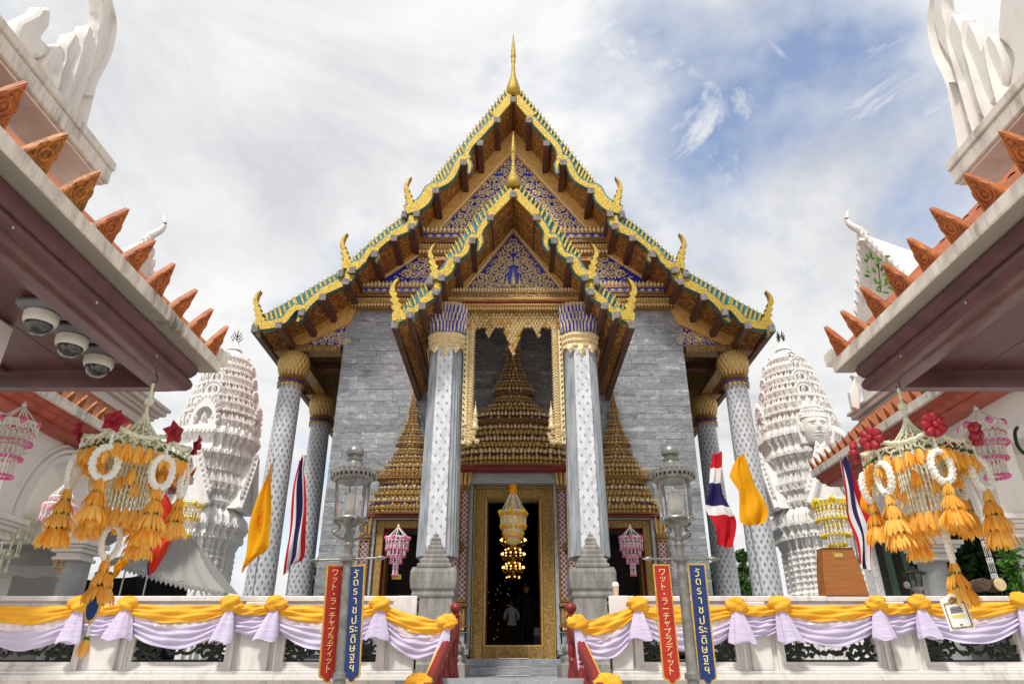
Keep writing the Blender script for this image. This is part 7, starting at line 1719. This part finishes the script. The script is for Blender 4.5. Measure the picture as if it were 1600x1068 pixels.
b.build('gold_frame', 'gold_dark', t)
b = MB()
for zz, ww in ((.4, .42), (.3, .5), (.2, .46), (.1, .5)): 
    x = -ww
    while x < ww: l = R.uniform(.05, .14); b.box(c.x + x * w_, c.x + min(x + l, ww) * w_, 4.7965, 4.7985, c.z + (zz - .028) * h, c.z + (zz + .028) * h); x += l + .025
b.box(c.x - .12 * w_, c.x + .12 * w_, 4.7965, 4.7985, c.z - .72 * h, c.z - .66 * h); b.build('printing', 'ink_black', t)
b = MB(); b.box(c.x - .5 * w_, c.x + .5 * w_, 4.7968, 4.7985, c.z - .24 * h, c.z - .08 * h); b.build('yellow_line', 'mark_yellow', t)
t.rotation_euler = (0, -.1, 0)
# orange cloth hanging behind the right mobile
b = MB(); P = [((1350, 702), (1366, 700)), ((1349, 760), (1374, 755)), ((1347, 790), (1364, 800)), ((1358, 803), (1366, 806))]; Ls, Rs = smooth_line([p[0] for p in P], 5), smooth_line([p[1] for p in P], 5)
def fn(u, v):
    i = min(int(v * (len(Ls) - 1)), len(Ls) - 2); f = v * (len(Ls) - 1) - i; x = Ls[i][0] + (Ls[i + 1][0] - Ls[i][0]) * f; x1 = Rs[i][0] + (Rs[i + 1][0] - Rs[i][0]) * f; y = Ls[i][1] + (Ls[i + 1][1] - Ls[i][1]) * f
    p = at(x + (x1 - x) * u, y, 5.6); return (p.x, 5.6 + .03 * math.sin(u * 9 + v * 3), p.z)
b.grid(fn, 10, 16); tag(b.build('hanging_cloth', 'orange_cloth', None, smooth=80, fix=False), 'orange cloth strip hanging behind the right mobile', 'cloth')
# ---------------------------------------------------------------- tent canopy and black netting on the left
t = thing('tent_canopy', 'grey canvas canopy with scalloped hem before the left tower', 'canopy', at(290, 900, 14.0)); Yt = 14.0
ridge0, ridge1 = at(248, 836, 15.5), at(300, 838, 15.5); hem = [at(x, y, 13.2) for x, y in ((168, 872), (205, 886), (250, 900), (300, 914), (352, 925))]
b = MB(); rid = [ridge0.lerp(ridge1, f) for f in (0, .2, .45, .75, 1)]; b.grid(lambda u, v: tuple((lambda i, f: hem[i].lerp(hem[i + 1], f).lerp(rid[i].lerp(rid[i + 1], f), v) + V(0, 0, -.12 * math.sin(PI * v) + .03 * math.sin(u * 40)))(min(int(u * 4), 3), u * 4 - min(int(u * 4), 3))), 24, 10); b.build('canvas', 'canvas_grey', t, smooth=80, fix=False)
b = MB(); e = at(372, 928, 14.2); b.add([hem[4], e, ridge1, (hem[4] + ridge1) / 2 + V(0, 0, -.1)], [(0, 1, 2), (0, 2, 3)]); b.build('side_canvas', 'canvas_grey', t, fix=False)
b = MB()
for i in range(26):
    f = (i + .5) / 26 * 4; k = min(int(f), 3); p = hem[k].lerp(hem[k + 1], f - k); b.petal(p + V(0, -.01, .02), p + V(0, -.01, -.12), .14, (0, -.012, 0), belly=.3)
stuff(b.build('scalloped_hem', 'canvas_grey', t))
for p in (hem[0], hem[4]): b = MB(); b.tube([p, V(p.x, p.y, ZC - .05)], .02, 6); b.build('tent_pole', 'steel', t)
b = MB()
def net(u, v): p0 = at(-40, 0 + 846 + 0 * u, 13.2); x = -11.5 + 4.4 * u; return (x, 15.9 + .15 * math.sin(u * 30), ZC + (2.0 + .1 * math.sin(u * 9)) * v)
b.grid(net, 60, 6); tag(b.build('netting', 'black_net', None, smooth=80, fix=False), 'black shade netting hung behind the left wall and canopy', 'netting')
t = thing('side_tent', 'pale canvas tent roof inside the left arch', 'canopy', (-9.6, 13.5, ZC))
b = MB(); b.grid(lambda u, v: (-11.5 + 3.6 * u, 12.9 + 1.6 * v, ZC + 1.75 + .95 * v + .06 * math.sin(u * 20) * (1 - v)), 24, 6); b.build('canvas', 'canvas_grey', t, smooth=80, fix=False)
b = MB(); b.grid(lambda u, v: (-11.5 + 3.6 * u, 12.89, ZC + 1.78 - v * (.16 + .05 * abs(math.sin(u * 22)))), 48, 2); b.build('valance', 'canvas_grey', t, smooth=80, fix=False)
# ---------------------------------------------------------------- trees
def leaf_cloud(n, blobs, size, seed):
    rng = random.Random(seed); b = MB()
    for i in range(n):
        c, r = rng.choice(blobs); u = V(rng.gauss(0, 1), rng.gauss(0, 1), rng.gauss(0, 1)).normalized() * (rng.random() ** .45); p = V(c[0] + u.x * r[0], c[1] + u.y * r[1], c[2] + u.z * r[2])
        a = V(rng.gauss(0, 1), rng.gauss(0, 1), rng.gauss(-.3, .7)).normalized(); o = V(rng.gauss(0, 1), rng.gauss(0, 1), rng.gauss(.6, .6)); s = a.cross(o)
        if s.length < .1: continue
        s.normalize(); L = size * rng.uniform(.6, 1.3); b.add([p, p + a * L * .5 + s * L * .22, p + a * L, p + a * L * .5 - s * L * .22], [(0, 1, 2, 3)])
    return b
def tree(label, base, h, blobs, n, size, seed, mat='foliage', cat='tree'):
    t = thing('leafy_tree' if cat == 'tree' else 'shrub', label, cat, base); b = MB(); bx = V(*base)
    b.tube([bx, bx + V(.05, 0, h * .35), bx + V(-.03, .05, h * .7)], lambda u: .13 * (1 - u) + .04, 8)
    for c, r in blobs[:5]: b.tube([bx + V(0, 0, h * .45), (bx + V(0, 0, h * .5)).lerp(V(*c), .6) + V(0, 0, .1), V(*c)], lambda u: .06 * (1 - u) + .012, 5)
    b.build('trunk', 'bark', t, smooth=50); leaf_cloud(n, blobs, size, seed).build('crown', mat, t, fix=False); return t
def blobs_px(lst, Y): 
    out = []
    for px, py, r, dy in lst: p = at(px, py, Y + dy); q = pxs(px, py, Y); out.append(((p.x, p.y, p.z), (r * q, r * q * 1.1, r * q)))
    return out
tree('leafy tree between the left column and the grey wall', (at(480, 930, 27).x, 27, ZC - .05), 3.5, blobs_px([(484, 890, 11, 0), (478, 905, 12, 1), (486, 915, 14, -1), (470, 920, 12, 0), (492, 925, 12, 0)], 27), 1500, .22, 1)
tree('leafy tree between the grey wall and the right column', (at(1120, 930, 27).x, 27, ZC - .05), 3.5, blobs_px([(1116, 888, 9, 0), (1120, 905, 12, 1), (1116, 920, 13, -1), (1108, 925, 10, 0)], 27), 1300, .22, 2)
tree('leafy tree showing between the two right columns', (at(1162, 930, 28).x, 28, ZC - .05), 3.5, blobs_px([(1160, 868, 9, 0), (1164, 890, 13, 1), (1160, 912, 14, -1), (1168, 925, 12, 0)], 28), 1500, .22, 3)
tree('dense dark shrub filling the right arch', (at(1535, 930, 13).x, 14.4, ZC - .05), 3.0, blobs_px([(1500, 720, 40, 1.5), (1480, 780, 45, 1.8), (1540, 770, 50, 1.3), (1500, 850, 52, 1.2), (1560, 850, 55, 1.6), (1460, 860, 34, 2), (1540, 905, 50, 1), (1490, 915, 45, 1.2), (1590, 800, 45, 1.5), (1600, 890, 50, 1.2)], 13.2), 11000, .22, 4, 'foliage_dark', 'shrub')
b = leaf_cloud(260, [((at(1583, 880, 10.4).x, 10.4, at(1583, 880, 10.4).z), (.1, .1, .4))], .14, 9); c = at(1583, 880, 10.4); hf = thing('hanging_fern', 'bright green fern hanging at the right pier', 'fern', c); stuff(b.build('fronds', 'fern', hf, fix=False)); b = MB(); b.tube([c + V(0, 0, -.35), c + V(0, 0, .45)], .012, 5); b.build('stem', 'bark', hf)
